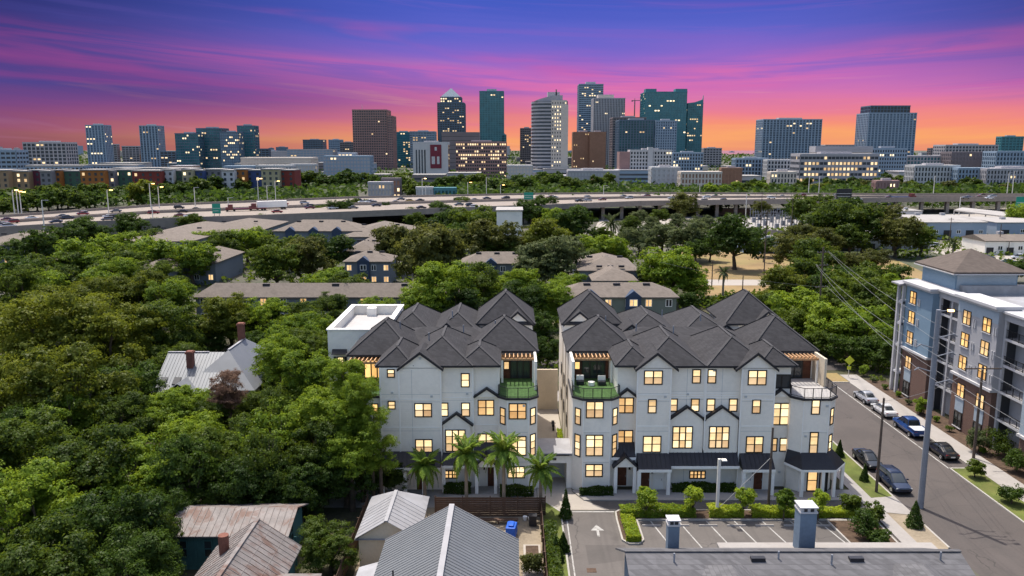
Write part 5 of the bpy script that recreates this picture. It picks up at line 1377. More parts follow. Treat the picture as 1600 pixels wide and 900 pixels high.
for px, py, rp in ((603, 320, 8),):
    z = 8; x, y = g(px, py, z)
    t = tree('cypress_tree', 'slim dark conifer in front of the highway lanes', None, x, y, 2.2, ('mid', 0), D_, 2.6)

# ------------------------------------------------------------------ hedges, shrubs, small street trees
def box_leaves(seed, x0, x1, y0, y1, z0, z1, n, size):
    rs = np.random.RandomState(seed)
    f = rs.rand(n); p = np.stack([rs.uniform(x0, x1, n), rs.uniform(y0, y1, n), rs.uniform(z0, z1, n)], 1)
    top = f < .5; p[top, 2] = z1 + rs.uniform(-.12, .06, top.sum()) + .08 * np.sin(p[top, 0] * 3.1) * np.sin(p[top, 1] * 4 + 1) + .09 * np.sin(p[top, 0] * 1.3 + 2)
    fr = (f >= .5) & (f < .85); p[fr, 1] = y0 + rs.uniform(-.06, .1, fr.sum()) + .07 * np.sin(p[fr, 0] * 2.7)
    nr = np.zeros((n, 3)); nr[:, 2] = 1; nr[fr] = (0, -1, .4)
    return p, nr, size * rs.uniform(.6, 1.4, n)
def hedge(label, x0, x1, y0, y1, h, seed, mat='leaf_hedge', size=.085, dens=420, z0=.12, group=None, name='hedge'):
    n = int(dens * ((x1 - x0) * (y1 - y0) + (x1 - x0) * h))
    p, nr, s = box_leaves(seed, x0, x1, y0, y1, z0, h, n, size)
    o = add(name, leaf_mesh('hedge', p, nr, s, mat, seed, .7)); tag(o, label, 'hedge', group)
    return o
hedge('low yellow-green hedge filling the rounded parking island', 10.3, 11.6, 67.0, 71.4, .75, 1)
hedge('clipped hedge from the island to the second young tree', 10.4, 17.6, 71.7, 73.1, .95, 2)
hedge('clipped hedge right of the white lamp post', 18.9, 22.2, 71.7, 73.1, .95, 3)
hedge('clipped hedge between the wooden pole and the blue chimney', 23.0, 27.2, 71.7, 73.0, .85, 4)
hedge('clipped hedge at the street end of the parking bed', 28.0, 33.5, 71.7, 73.0, .8, 5)
hedge('tall dark hedge strip beside the drive near the grey metal roof', 2.95, 4.0, 52, 68.2, 1.7, 6, 'leaf_oak', .12, 260)
hedge('row of low shrubs under the bay window right of the driveway', 6.9, 10.3, 76.7, 77.4, .8, 7, 'leaf_dark', .09, 420)
hedge('dark foundation shrubs under the long porch of the right townhouses', 16.5, 23.0, 77.5, 78.2, .9, 8, 'leaf_dark', .09, 380)
hedge('dark foundation shrubs behind the palms of the left townhouses', -7.0, -4.2, 77.2, 77.9, 1.0, 9, 'leaf_dark', .1, 380)
hedge('dark shrubs under the ground-floor window by the driveway, left side', -1.2, 2.2, 76.6, 77.3, 1.0, 10, 'leaf_dark', .1, 380)
hedge('narrow planting along the driveway wall of the right townhouses', 5.55, 6.15, 86, 95, .7, 11, 'leaf_hedge', .12, 260)
def shrub(name, label, x, y, r, h, mat, seed, n=1500, size=.08, trunk=0.0, cat='shrub', group=None, conic=False, z0=.1):
    t = empty(name, (x, y, z0), label, cat, group, rz=rnd.uniform(0, 6))
    if conic:
        rs = np.random.RandomState(seed); f = 1 - np.sqrt(rs.rand(n)); a = rs.uniform(0, 6.283, n)
        rr = r * (1 - f) * rs.uniform(.75, 1.08, n) * (1 + .12 * np.sin(a * 5 + f * 20))
        p = np.stack([rr * np.cos(a), rr * np.sin(a), .1 + f * h], 1); nr = np.stack([np.cos(a), np.sin(a), np.full(n, .5)], 1); s = size * rs.uniform(.6, 1.4, n)
    else:
        lob = crown_lobes(seed, r * .85, trunk + (h - trunk) * .5, (h - trunk) * .42, 24, 1.45)
        p, nr, s = lobes_cloud(seed, n, lob, size, (.5, 1.08)); p[:, 2] = np.maximum(p[:, 2], .05)
    add('crown', leaf_mesh('crown', p, nr, s, mat, seed), t)
    tm = MB().tube((0, 0, 0), (0, 0, max(.3, trunk) + .4), .06 + .02 * r, .03, 6)
    if trunk:
        for k in range(4):
            a = k * 1.6; tm.tube((0, 0, trunk * .7), (r * .5 * math.cos(a), r * .5 * math.sin(a), trunk + (h - trunk) * .5), .035, .015, 5)
    add('trunk', tm.mesh('trunk', 'bark'), t)
    return t
for px, py, lab, m in ((1010, 778, 'young round tree nearest the parking island', 'leaf_hedge'), (1083, 775, 'bright young tree left of the white lamp post', 'leaf_hedge'), (1163, 777, 'young round tree between the lamp post and wooden pole', 'leaf_hedge'),
                       (1226, 782, 'young green tree right of the wooden pole', 'leaf_bright'), (1280, 782, 'bright young tree behind the larger blue chimney', 'leaf_hedge')):
    x, y = g(px, py, 2.1)
    shrub('young_tree', lab, x, y, 1.12, 3.2, m, int(px), 4200, .09, 1.0, 'tree', 'young trees in the hedge bed')
for px, py, r, h, lab in ((1430, 806, .8, 2.6, 'dark conical evergreen on the bare street corner'), (884, 790, .6, 3.0, 'slim conical evergreen where the driveway meets the lot'), (1312, 703, .5, 2.0, 'small evergreen on the lawn near the corner porch'), (1351, 741, .45, 1.9, 'small evergreen on the lawn beside the parked cars'), (868, 862, .8, 2.2, 'dark rounded evergreen in the grass strip beside the drive'), (880, 850, .6, 1.8, 'shorter evergreen in the grass strip beside the drive')):
    x, y = g(px, py, h * .45)
    shrub('evergreen', lab, x, y, r, h, D_, int(px + py), 2200, .08, 0, 'shrub', None, True)
for px, py, r, h, lab, m in ((1330, 790, 1.2, 2.2, 'loose green shrub at the end of the hedge bed', G_), (1352, 818, 1.6, 2.6, 'large dark shrub in the bed at the end of the parking row', D_), (1365, 800, 1.1, 2.2, 'upright shrub behind the large dark one in the parking bed', G_), (1375, 842, 1.0, 1.3, 'low dark shrub at the near corner of the parking bed', D_),
                             (1524, 732, 1.2, 2.2, 'round shrub on the lawn beyond the tall steel pole', G_), (1582, 772, 1.3, 2.3, 'round shrub on the far lawn at the picture edge', D_), (1438, 634, 1.1, 2.6, 'young green tree by the brick base across the street', B_), (1562, 690, 1.8, 3.4, 'leafy shrub in front of the ground-floor balconies across the street', G_), (1530, 690, 1.5, 2.8, 'grey-green shrub beside the street-side wooden pole', Y_), (1590, 720, 1.5, 2.8, 'dark shrub by the apartment entrance at the picture edge', D_),
                             (830, 880, 1.1, 1.7, 'bushy plant in the paved yard beside the grey metal roof', O_), (860, 832, .8, 1.6, 'bright bush behind the narrow yard fence', B_), (1350, 580, 1.0, 1.6, 'low bush at the corner of the street crossing', B_), (1400, 600, .9, 1.1, 'low bush at the far corner of the grey apartments', G_), (905, 755, .5, .9, 'yellow flowering bush at the garage portal', L_), (985, 738, .5, 1.2, 'dark clipped bush between the two porches', D_), (1137, 742, .6, 1.5, 'dark round bush at the end of the long porch', D_), (1048, 745, .5, 1.5, 'dark round bush at the start of the long porch', D_)):
    x, y = g(px, py, h * .5)
    shrub('shrub', lab, x, y, r, h, m, int(px * 3 + py), 2400, .1, .0)
for k in range(9):
    y = 117 - k * 3.6
    shrub('low_shrub', 'low shrub in the planting strip along the brick base', 54.8 + rnd.uniform(-.3, .3), y, .55, .8, rnd.choice([G_, Y_, B_]), 900 + k, 350, .1, 0, 'shrub', 'shrubs along the brick base', z0=.13)
# ================================================================== MIDDLE DISTANCE: GARDEN APARTMENTS
M('clad_blue', (.15, .168, .195), .8, .06, .2, 2)
M('clad_navy', (.035, .055, .10), .7, .1, .2, 2)
M('clad_sage', (.16, .18, .15), .8, .06)
M('metal_blue', (.26, .32, .40), .6, .06, .1, 1)
M('roof_white', (.31, .29, .275), .8, .06, .05, .6, dirt=(.2, .185, .17), dirt_amt=.6, dirt_scale=.08)
def garden_flats(label, x0, x1, yr, ye, ze, zr, wall='clad_blue', axis='x', d=None, bays=0, wins=0, lit=.2, hipped=True):
    """hip-roofed apartment house measured by its ridge line yr and front eave line ye on the photograph"""
    Yf = g(800, ye, ze)[1]; Yr = g(800, yr, zr)[1]
    run = max(3.5, Yr - Yf)
    xa = onY(x0, ye, Yf)[0]; xb = onY(x1, ye, Yf)[0]
    t = empty('garden_apartments', ((xa + xb) / 2, Yf + run, 0), label, 'apartment building')
    MB().box(xa + .5, xb - .5, Yf + .5, Yf + 2 * run - .5, 0, ze - .05).build('wall', wall, t)
    w = min(run, (xb - xa) / 2)
    mb = MB().hip(xa, xb, Yf, Yf + 2 * run, ze + .2, zr, axis='x' if (xb - xa) > 2 * run else 'y')
    r = mb.build('roof', 'shingle_tan', t)
    for k in range(3):
        vx = xa + (xb - xa) * (.25 + .25 * k); MB().box(vx - .7, vx + .7, Yf + run * .78, Yf + run * .78 + .5, ze + .2 + (zr - ze) * .78 - .2, ze + .2 + (zr - ze) * .78 + .28).build('roof_vent', 'dark_metal', r)
    n = max(1, wins)
    for i in range(n):
        for z in ((1.2, 4.2) if ze < 7.5 else (1.2, 4.2, 7.2)):
            if z + 1.5 > ze: continue
            x = xa + (xb - xa) * (i + .5) / n
            window(t, x, Yf + .5, z, 1.3, 1.5, 2, 1, 'lit_pane_dim' if rnd.random() < lit else 'dark_glass', frame='white_trim')
    for b in range(bays):
        x = xa + (xb - xa) * (b + .8) / (bays + .9)
        MB().box(x - 1.5, x + 1.5, Yf - .2, Yf + .5, 0, ze + .3).build('bay', 'clad_navy', t)
        MB().prism_y([(x - 1.7, ze + .2), (x + 1.7, ze + .2), (x, ze + 1.5)], Yf - .35, Yf + 2).build('bay_gable', 'clad_navy', t)
        for z in (1.4, 4.4, 7.4):
            if z + 1.4 < ze: window(t, x, Yf - .2, z, 1.6, 1.4, 2, 1, rnd.choice(['lit_pane_dim', 'dark_glass']), frame='white_trim')
    return t
garden_flats('long tan-roofed apartments directly behind the left townhouses', 300, 740, 443, 466, 5.8, 8.3, wins=14)
garden_flats('tan-roofed apartments with dark dormers directly behind the right townhouses', 872, 1062, 441, 466, 6.0, 8.4, 'clad_sage', wins=6, bays=2)
garden_flats('tan-roofed grey-blue apartments right of the spreading oak', 718, 834, 393, 413, 6.2, 8.8, wins=6, bays=1)
garden_flats('tan stepped-roof apartments beside the bright round tree', 902, 1000, 397, 424, 5.6, 8.4, wins=4)
garden_flats('lower wing of the stepped tan-roofed apartments', 925, 998, 412, 440, 4.6, 7.0, wins=2)
garden_flats('small grey-blue apartments with lit windows left of the spreading oak', 535, 612, 391, 410, 6.4, 8.8, wins=4, bays=1, lit=.9)
garden_flats('large grey-blue apartments with two dark gabled bays below the highway', 424, 566, 343, 362, 8.6, 11.8, wins=7, bays=3)
garden_flats('hip-roofed wing at the right end of the large apartments', 530, 640, 347, 371, 7.2, 10.6, wins=4)
garden_flats('lowest stepped wing of the large apartments below the highway', 538, 588, 373, 394, 5.4, 7.8, wins=2)
garden_flats('brown-roofed apartments behind the leftmost highway trees', 180, 300, 352, 378, 6.0, 8.6, wins=6)
garden_flats('brown-roofed apartments left of the large grey-blue block', 300, 405, 343, 362, 6.0, 8.6, wins=6)
garden_flats('grey-walled apartments half hidden by trees on the left', 272, 338, 388, 412, 5.6, 8.2, wins=3)
garden_flats('tan roof showing through trees above the golden grove', 182, 242, 404, 432, 5.2, 7.4, wins=2)
garden_flats('blue-walled apartments at the left edge of the picture', -60, 46, 362, 384, 6.4, 9.0, wins=4)
garden_flats('tan roof behind trees below the left highway lanes', 15, 115, 400, 424, 5.4, 7.6, wins=4)
def white_cube_house():
    x0, zt = onY(776, 328, 262); x1, _ = onY(816, 328, 262)
    t = empty('white_block_house', ((x0 + x1) / 2, 266, 0), 'plain white block house among trees in the middle distance', 'house')
    MB().box(x0, x1, 262, 276, 0, zt - .4).build('wall', 'white_siding', t)
    MB().box(x0 - .3, x1 + .3, 261.7, 276.3, zt - .4, zt).build('roof_slab', 'roof_white', t)
    for k in range(3): window(t, x0 + 1.8 + k * 2.4, 262, 4.5, 1.1, 1.5, 1, 2, 'dark_glass')
    door(t, x0 + 3, x0 + 4, 262, 0, 2.2, 'dark_metal')
white_cube_house()

# industrial quarter on the right
def shed_px(label, x0, x1, yt, yb, h, d, wall, roof, bays=4, cat='warehouse', name='warehouse', pitched=0.0):
    Yf = g(800, yb, 0)[1]
    xa = onY(x0, yb, Yf)[0]; xb = onY(x1, yb, Yf)[0]
    t = empty(name, ((xa + xb) / 2, Yf + d / 2, 0), label, cat)
    MB().box(xa, xb, Yf, Yf + d, 0, h).build('wall', wall, t)
    MB().prism_x([(Yf - .3, h), (Yf + d + .3, h), (Yf + d + .3, h + .25), (Yf + d / 2, h + .25 + pitched), (Yf - .3, h + .25)], xa - .3, xb + .3).build('roof', roof, t)
    for k in range(bays):
        x = xa + (xb - xa) * (k + .5) / bays
        if k % 2: window(t, x, Yf, h * .35, 1.6, 1.4, 2, 1, 'dark_glass', frame='white_trim')
        else: add('roller_door', unit_box('dark_metal', min(3.2, (xb - xa) / bays * .7), .1, h * .55), t, Vector((x, Yf - .03, h * .275)) - offset_of(t))
    for k in range(2):
        x = xa + (xb - xa) * (.3 + .4 * k); MB().box(x - .9, x + .9, Yf + d * .5, Yf + d * .5 + 1.4, h + .2, h + 1.2 + pitched).build('roof_unit', 'apt_grey', t)
    return t
shed_px('long blue-grey metal warehouse with pale roof below the overpass', 1436, 1540, 340, 374, 6.5, 36, 'metal_blue', 'roof_white', 6, pitched=1.2)
shed_px('low flat-roofed store with white roof behind the grey apartments', 1308, 1452, 372, 392, 4.6, 24, 'apt_grey', 'roof_white', 7)
shed_px('blue-grey shed with pale roof at the right edge', 1556, 1690, 349, 372, 6.0, 26, 'metal_blue', 'roof_white', 5)
shed_px('brown-roofed shop with white walls at the right edge', 1538, 1680, 372, 398, 4.4, 14, 'white_siding', 'shingle_tan', 9, 'shop', 'shop', 1.5)
shed_px('small grey-white workshop between warehouse and overpass', 1398, 1440, 330, 344, 4.5, 16, 'apt_white', 'roof_white', 3)
shed_px('dark brown low shop below the overpass', 1370, 1412, 322, 336, 4.5, 16, 'chimney_brick', 'shingle_tan', 4, 'shop', 'shop')
shed_px('blue-roofed low depot at the back of the dry field', 1165, 1225, 384, 396, 3.4, 12, 'metal_blue', 'metal_blue', 4, 'depot', 'depot', .8)
def long_canopy():
    xa, ya = g(1490, 330, 5); xb, yb = g(1592, 342, 5)
    t = empty('service_canopy', ((xa + xb) / 2, (ya + yb) / 2, 0), 'long pale canopy roof on posts below the overpass at the right', 'canopy')
    MB().prism([(xa, ya), (xb, yb - 14), (xb + 18, yb - 6), (xa + 14, ya + 18)], 5.0, 5.6).build('roof', 'roof_white', t)
    for k in range(6):
        f = k / 5; x = xa + 1 + (xb - xa) * f; y = ya + .8 + (yb - 14 - ya) * f
        MB().box(x - .2, x + .2, y - .2 + .4, y + .2 + .4, 0, 5).build('post', 'apt_white', t)
long_canopy()
tag(MB().poly([(*g(920, 388), .016), (*g(978, 400), .016), (*g(956, 334), .016), (*g(938, 334), .016)]).build('side_road', 'pale_concrete'), kind='structure')
tag(MB().poly([(*g(985, 345), .014), (*g(1010, 385), .014), (*g(1120, 385), .014), (*g(1110, 336), .014)]).build('field_parking', 'pale_concrete'), kind='structure')
tag(MB().poly([(*g(1100, 446), .02), (*g(1330, 446), .02), (*g(1330, 437), .02), (*g(1090, 437), .02)]).build('field_road', 'pale_concrete'), kind='structure')
tag(MB().poly([(*g(1440, 392), .016), (*g(1600, 420), .016), (*g(1700, 400), .016), (*g(1500, 372), .016)]).build('yard_paving', 'pale_concrete'), kind='structure')
tag(MB().poly([(*g(1380, 345), .014), (*g(1420, 375), .014), (*g(1700, 360), .014), (*g(1600, 322), .014)]).build('works_paving', 'pale_concrete'), kind='structure')
tag(MB().poly([(*g(1120, 340), .014), (*g(1230, 380), .014), (*g(1330, 372), .014), (*g(1290, 336), .014)]).build('gravel_yard', 'concrete'), kind='structure')
def substation():
    t = empty('power_substation', (*g(1215, 348), 0), 'fenced electrical substation of grey steel frames on a gravel yard', 'substation')
    for i in range(7):
        for j in range(4):
            x, y = g(1172 + i * 14 + j * 4, 343 + j * 5)
            mb = MB().box(x - .12, x + .12, y - .12, y + .12, 0, 5).box(x + 2.3, x + 2.5, y - .12, y + .12, 0, 5).box(x - .4, x + 2.8, y - .1, y + .1, 5, 5.25)
            for q in (0, 1.1, 2.2): mb.tube((x + q, y, 5.2), (x + q, y, 6.2), .14, .08, 6)
            mb.build('gantry', 'pole_steel', t)
            if (i + j) % 2: MB().box(x + .4, x + 2.0, y + 1.5, y + 3.2, 0, 2.2).build('transformer', 'pole_steel', t)
    xs = [g(1150, 362), g(1265, 372)]
    MB().bar((*xs[0], 1.0), (*xs[1], 1.0), .15, 2.0).build('fence', 'barrier', t)
substation()
o = MB().bar((*g(1118, 336), 1.6), (*g(1190, 336), 1.6), .4, 3.2).bar((*g(1118, 336), 3.3), (*g(1190, 336), 3.3), .6, .25)
tag(o.build('brick_wall', 'apt_brick'), 'low red brick wall in front of the overpass', 'wall')

# ================================================================== THE HIGHWAY
HW = [(-260, 384, 366, 7.0), (-120, 371, 352, 7.0), (0, 359, 340, 7.0), (125, 351, 331, 7.2), (250, 345, 322, 7.4), (400, 340, 316, 7.6), (550, 334, 310, 7.8), (700, 328, 307, 8), (850, 323, 304, 8), (1000, 317, 303, 8), (1150, 315, 303.5, 8), (1400, 311.5, 305, 8), (1600, 310, 305, 8), (1900, 309, 304.5, 8), (2300, 308, 304, 8)]
HN = [Vector((*g(p, n, z), z)) for p, n, f, z in HW]; HF = [Vector((*g(p, f, z), z)) for p, n, f, z in HW]
def hw(f, i): return HN[i].lerp(HF[i], f)
def ribbon(fa, fb, dz=0.0, w=None):
    mb = MB()
    for i in range(len(HW) - 1):
        up = Vector((0, 0, dz))
        mb.poly([hw(fa, i) + up, hw(fa, i + 1) + up, hw(fb, i + 1) + up, hw(fb, i) + up])
    return mb
def wall_along(f, z0, z1, w, i0=0, i1=None):
    mb = MB(); i1 = len(HW) - 1 if i1 is None else i1
    for i in range(i0, i1):
        a, b = hw(f, i), hw(f, i + 1)
        mb.bar((a.x, a.y, a.z + (z0 + z1) / 2), (b.x, b.y, b.z + (z0 + z1) / 2), w, z1 - z0)
    return mb
deck = tag(ribbon(0, 1).build('highway', 'highway_deck'), kind='structure')
ribbon(0, 1, -1.0).build('deck_underside', 'barrier', deck)
for f, h in ((0, 1.1), (1, 1.1), (.47, 1.0), (.53, 1.0)): wall_along(f, 0, h, .5).build('crash_barrier', 'barrier', deck)
wall_along(0, -1.5, -.02, .6, 6).build('girder', 'barrier', deck); wall_along(1, -1.5, -.02, .6, 6).build('girder', 'barrier', deck)
wall_along(0, -7.9, -.02, .6, 0, 6).build('retaining_wall', 'barrier', deck)
for f in (.1, .19, .28, .37, .62, .71, .80, .9):
    mb = MB()
    for i in range(len(HW) - 1):
        a, b = hw(f, i), hw(f, i + 1); n = max(1, int((b - a).length / 12))
        for k in range(n):
            p, q = a.lerp(b, k / n), a.lerp(b, (k + .33) / n); mb.bar(p + Vector((0, 0, .02)), q + Vector((0, 0, .02)), .35, .02)
    mb.build('lane_line', 'paint_white', deck)
for i in range(7, len(HW) - 1):
    for k in range(5):
        for f in (.06, .5, .94):
            p = hw(f, i).lerp(hw(f, i + 1), k / 5)
            add('bridge_column', unit_box('barrier', 1.6, 1.6, 6.4), deck, (p.x, p.y, 3.0))

# ------------------------------------------------------------------ vehicles
PAINT = {}
def paint(name, col, metal=.3):
    PAINT[name] = M('paint_' + name, col, .32, .04, .3, 2, metal=metal, spec=.5, coat=.6)
for nme, c in (('white', (.62, .62, .62)), ('silver', (.36, .37, .40)), ('black', (.012, .013, .016)), ('navy', (.012, .022, .055)), ('blue', (.012, .055, .20)), ('red', (.22, .018, .02)), ('grey', (.12, .12, .13)), ('plum', (.10, .015, .04)), ('gold', (.42, .26, .06)), ('maroon', (.13, .02, .025))): paint(nme, c)
CARW = dict(sedan=(4.8, 1.82, 1.44), suv=(4.8, 1.92, 1.72), pickup=(5.8, 2.02, 1.88))
def car_shapes(kind):
    """side outlines along y (front at +y): lower body and greenhouse as lofted sections (y, half width, z bottom, z top)"""
    L, W, Hh = CARW[kind]; h = L / 2; w = W / 2
    if kind == 'pickup':
        body = [(-h, w*.9, .55, .95), (-h+.1, w*.97, .45, 1.12), (-h+1.9, w, .38, 1.14), (-.3, w, .36, 1.14), (h-1.6, w, .36, 1.16), (h-.5, w*.97, .38, 1.10), (h-.08, w*.9, .45, .98), (h, w*.8, .55, .85)]
        cab = [(-.95, w*.84, 1.12, 1.14), (-.75, w*.80, 1.12, 1.80), (.2, w*.80, 1.12, 1.88), (.75, w*.80, 1.12, 1.84), (1.65, w*.86, 1.12, 1.16)]
    elif kind == 'suv':
        body = [(-h, w*.85, .55, .98), (-h+.12, w*.95, .40, 1.06), (-h+1.2, w, .32, 1.08), (.2, w, .30, 1.06), (h-1.25, w, .30, 1.02), (h-.4, w*.95, .34, .92), (h-.06, w*.86, .42, .82), (h, w*.76, .52, .70)]
        cab = [(-h+.06, w*.80, 1.0, 1.06), (-h+.45, w*.78, 1.0, 1.60), (-.4, w*.80, 1.0, 1.72), (.45, w*.78, 1.0, 1.66), (1.35, w*.86, 1.0, 1.02)]
    else:
        body = [(-h, w*.82, .50, .82), (-h+.12, w*.93, .36, .95), (-h+1.1, w, .28, .98), (.2, w, .26, .94), (h-1.3, w, .26, .90), (h-.45, w*.95, .30, .80), (h-.06, w*.84, .38, .70), (h, w*.72, .46, .60)]
        cab = [(-h+.75, w*.80, .9, .96), (-h+1.45, w*.76, .9, 1.34), (-.3, w*.76, .9, 1.44), (.35, w*.76, .9, 1.40), (1.3, w*.86, .9, .92)]
    return body, cab
def loft(mb, secs, m=0, roof_m=None, curve=.85):
    rings = []
    for y, w, z0, z1 in secs:
        zm = z0 + (z1 - z0) * .55
        rings.append([(-w*.88, y, z0), (-w, y, zm), (-w*curve, y, z1 - .015), (-w*.5, y, z1 + .015), (w*.5, y, z1 + .015), (w*curve, y, z1 - .015), (w, y, zm), (w*.88, y, z0)])
    n = 8; base = len(mb.v)
    for r in rings: mb.v += r
    for i in range(len(rings) - 1):
        for k in range(n):
            a = base + i*n + k; b = base + i*n + (k+1) % n
            mb.f.append((a, b, b + n, a + n)); mb.m.append(m if roof_m is None or k not in (2, 3, 4) or i not in roof_m[1] else roof_m[0])
    mb.f.append(tuple(base + k for k in range(n))[::-1]); mb.m.append(m)
    mb.f.append(tuple(base + (len(rings)-1)*n + k for k in range(n))); mb.m.append(m)
def wheel_meshes():
    ty = MB(); N = 20
    ty.tube((-.11, 0, 0), (.11, 0, 0), .34, .34, N)
    rim = MB().tube((-.118, 0, 0), (.118, 0, 0), .21, .21, 14)
    hub = MB().tube((-.125, 0, 0), (.125, 0, 0), .06, .06, 8)
    return ty.mesh('tyre', 'rubber'), rim.mesh('rim', 'chrome'), hub.mesh('hub', 'dark_metal')
WHEEL = wheel_meshes()
_car = {}
def parked_car(label, x, y, kind, col, rz=0.0, z=.02):
    L, W, Hh = CARW[kind]; h = L / 2; w = W / 2
    t = empty('parked_car' if kind != 'pickup' else 'pickup_truck', (x, y, z), label, 'car' if kind != 'pickup' else 'pickup', 'cars parked along the street', rz=rz)
    body, cab = car_shapes(kind); pm = 'paint_' + col
    mb = MB(); loft(mb, body); me = mb.mesh('body', pm); me.shade_smooth(); o = add('body', me, t)
    b = o.modifiers.new('edge', 'EDGE_SPLIT'); b.split_angle = R(32)
    for yy in (-h * .62, h * .62):
        for s in (-1, 1):
            MB_ = MB(); MB_.tube((s*(w-.04), yy, .36), (s*(w+.012), yy, .36), .40, .40, 18); add('wheel_arch', MB_.mesh('wheel_arch', 'rubber'), o)
            wh = add('wheel', WHEEL[0], t, (s*(w-.10), yy, .34)); add('rim', WHEEL[1], wh, (s*.012, 0, 0)); add('hub', WHEEL[2], wh, (s*.014, 0, 0))
    mb = MB(); loft(mb, cab, curve=.80); me = mb.mesh('greenhouse', 'dark_glass'); me.shade_smooth(); gl = add('window_glass', me, t)
    gl.modifiers.new('edge', 'EDGE_SPLIT').split_angle = R(32)
    # roof skin and pillars over the glass
    c1, c2, c3 = cab[1], cab[2], cab[3]
    mb = MB(); secs = [(c[0], c[1]*.80, c[3] - .05, c[3] + .028) for c in (c1, c2, c3)]
    loft(mb, secs, curve=.92); me = mb.mesh('roof', pm); me.shade_smooth(); add('roof', me, t)
    mb = MB()
    for s in (-1, 1):
        for a, bq in ((cab[0], cab[1]), (cab[4], cab[3])):
            mb.bar((s*a[1]*.86, a[0], a[3]), (s*bq[1]*.80, bq[0], bq[3]), .07, .06)
        mb.bar((s*c2[1]*.99, c2[0], c2[2]), (s*c2[1]*.82, c2[0], c2[3]), .09, .05)
        mb.bar((s*c1[1]*.81, c1[0], c1[3]), (s*c2[1]*.81, c2[0], c2[3]), .06, .06); mb.bar((s*c2[1]*.81, c2[0], c2[3]), (s*c3[1]*.81, c3[0], c3[3]), .06, .06)
    add('pillars', mb.mesh('pillars', pm), t)
    for s in (-1, 1):
        add('headlight', unit_box('lamp_clear', .36, .1, .14), t, (s*w*.64, h-.10, body[-2][3]-.08)); add('taillight', unit_box('lamp_red', .34, .1, .16), t, (s*w*.66, -h+.07, body[1][3]-.16))
        add('mirror', unit_box(pm, .2, .12, .13), t, (s*(w+.06), cab[3][0]+.35, cab[4][3]+.12))
        add('door_handle', unit_box('chrome', .03, .2, .03), t, (s*(w+.005), -.45, body[2][3]-.14))
    add('number_plate', unit_box('white_trim', .5, .03, .14), t, (0, -h-.005, .62)); add('grille', unit_box('dark_metal', w*.9, .06, .16), t, (0, h-.02, body[-1][2]+.08))
    if kind == 'pickup':
        add('cargo_bed', MB().box(-w*.82, w*.82, -h+.2, -1.05, 1.13, 1.165).mesh('cargo_bed', 'grey_stucco'), t)
        for s in (-1, 1): add('bed_rail', unit_box(pm, .12, 1.8, .1), t, (s*w*.9, -1.9, 1.18))
        add('tailgate', unit_box(pm, w*1.8, .08, .5), t, (0, -h+.06, .95))
    return t
CARS = [('silver sedan parked farthest up the street across from the townhouses', 1342, 620, 49.75, 'sedan', 'silver', 0), ('white sedan parked between the silver sedan and the blue pickup', 1376, 640, 49.75, 'sedan', 'white', 0),
        ('blue pickup truck parked in front of the brick apartments', 1413, 668, 49.8, 'pickup', 'blue', 0), ('black sedan parked behind the tall steel pole', 1470, 703, 49.8, 'sedan', 'black', 0),
        ('black sedan parked by the lawn, farther from the alley', 1350, 717, 40.0, 'sedan', 'black', math.pi), ('dark blue sport utility car parked nearest the alley exit', 1394, 752, 40.05, 'suv', 'navy', math.pi)]
for lab, px, py, X, kind, col, rz in CARS:
    parked_car(lab, X, g(px, py, .6)[1], kind, col, rz)
def small_car(kind, col):
    k = (kind, col)
    if k not in _car:
        mb = MB(); body, cab = car_shapes(kind); loft(mb, body, 0); loft(mb, cab, 1, curve=.8)
        c1, c2, c3 = cab[1:4]; loft(mb, [(c[0], c[1]*.80, c[3]-.05, c[3]+.03) for c in (c1, c2, c3)], 0)
        L, W, _ = CARW[kind]
        for yy in (-L*.31, L*.31):
            for s in (-1, 1): mb.tube((s*(W/2-.2), yy, .33), (s*(W/2+.01), yy, .33), .33, .33, 10, 2)
        _car[k] = mb.mesh('car', ['paint_' + col, 'dark_glass', 'rubber'])
    return _car[k]
def hw_place(px, py, name, mesh, label, cat, group=None, flip=None, scale=1.0):
    i = max(k for k in range(len(HW) - 1) if HW[k][0] <= px); z = HW[i][3] + (HW[i+1][3] - HW[i][3]) * (px - HW[i][0]) / (HW[i+1][0] - HW[i][0])
    x, y = g(px, py, z + .5)
    d = HN[i + 1] - HN[i]; a = math.atan2(d.y, d.x) - math.pi / 2
    o = add(name, mesh, None, (x, y, z + .012 + 0.02), a + (math.pi if flip else 0)); o.scale = (scale,) * 3
    o.rotation_euler = (math.atan2(d.z, math.hypot(d.x, d.y)) * (-1 if flip else 1), 0, a + (math.pi if flip else 0))
    tag(o, label, cat, group); return o
HWCARS = [(12, 343, 'plum'), (19, 347, 'red'), (50, 341, 'white'), (97, 338, 'navy'), (106, 340.5, 'navy'), (87, 346.5, 'navy'), (130, 334, 'red'), (168, 343, 'grey'), (170, 338.5, 'white'), (181, 330, 'grey'), (240, 332.5, 'red'), (305, 327, 'black'), (282, 336.5, 'maroon'), (4, 352, 'silver'), (428, 322, 'navy'), (443, 319, 'red'), (476, 317.5, 'silver'), (484, 324.5, 'maroon'), (562, 313, 'black'), (577, 315.5, 'white'), (552, 324.5, 'grey'), (617, 316, 'blue'), (641, 314.5, 'gold'), (626, 311.3, 'grey'), (588, 321, 'navy'), (715, 311.5, 'grey'), (731, 313, 'silver'), (741, 312.5, 'navy'), (735, 320.8, 'navy'), (717, 319.5, 'grey'), (761, 310, 'navy'), (790, 309.7, 'black'), (905, 313.8, 'black'), (866, 308.6, 'silver'), (919, 308.5, 'silver'), (941, 311.5, 'maroon'), (975, 306.8, 'grey'), (1010, 306.8, 'red'), (1050, 310, 'silver'), (1117, 306.8, 'black'), (1205, 309.2, 'white'), (1512, 308.2, 'blue'), (1390, 307.6, 'grey'), (1550, 307, 'silver')]
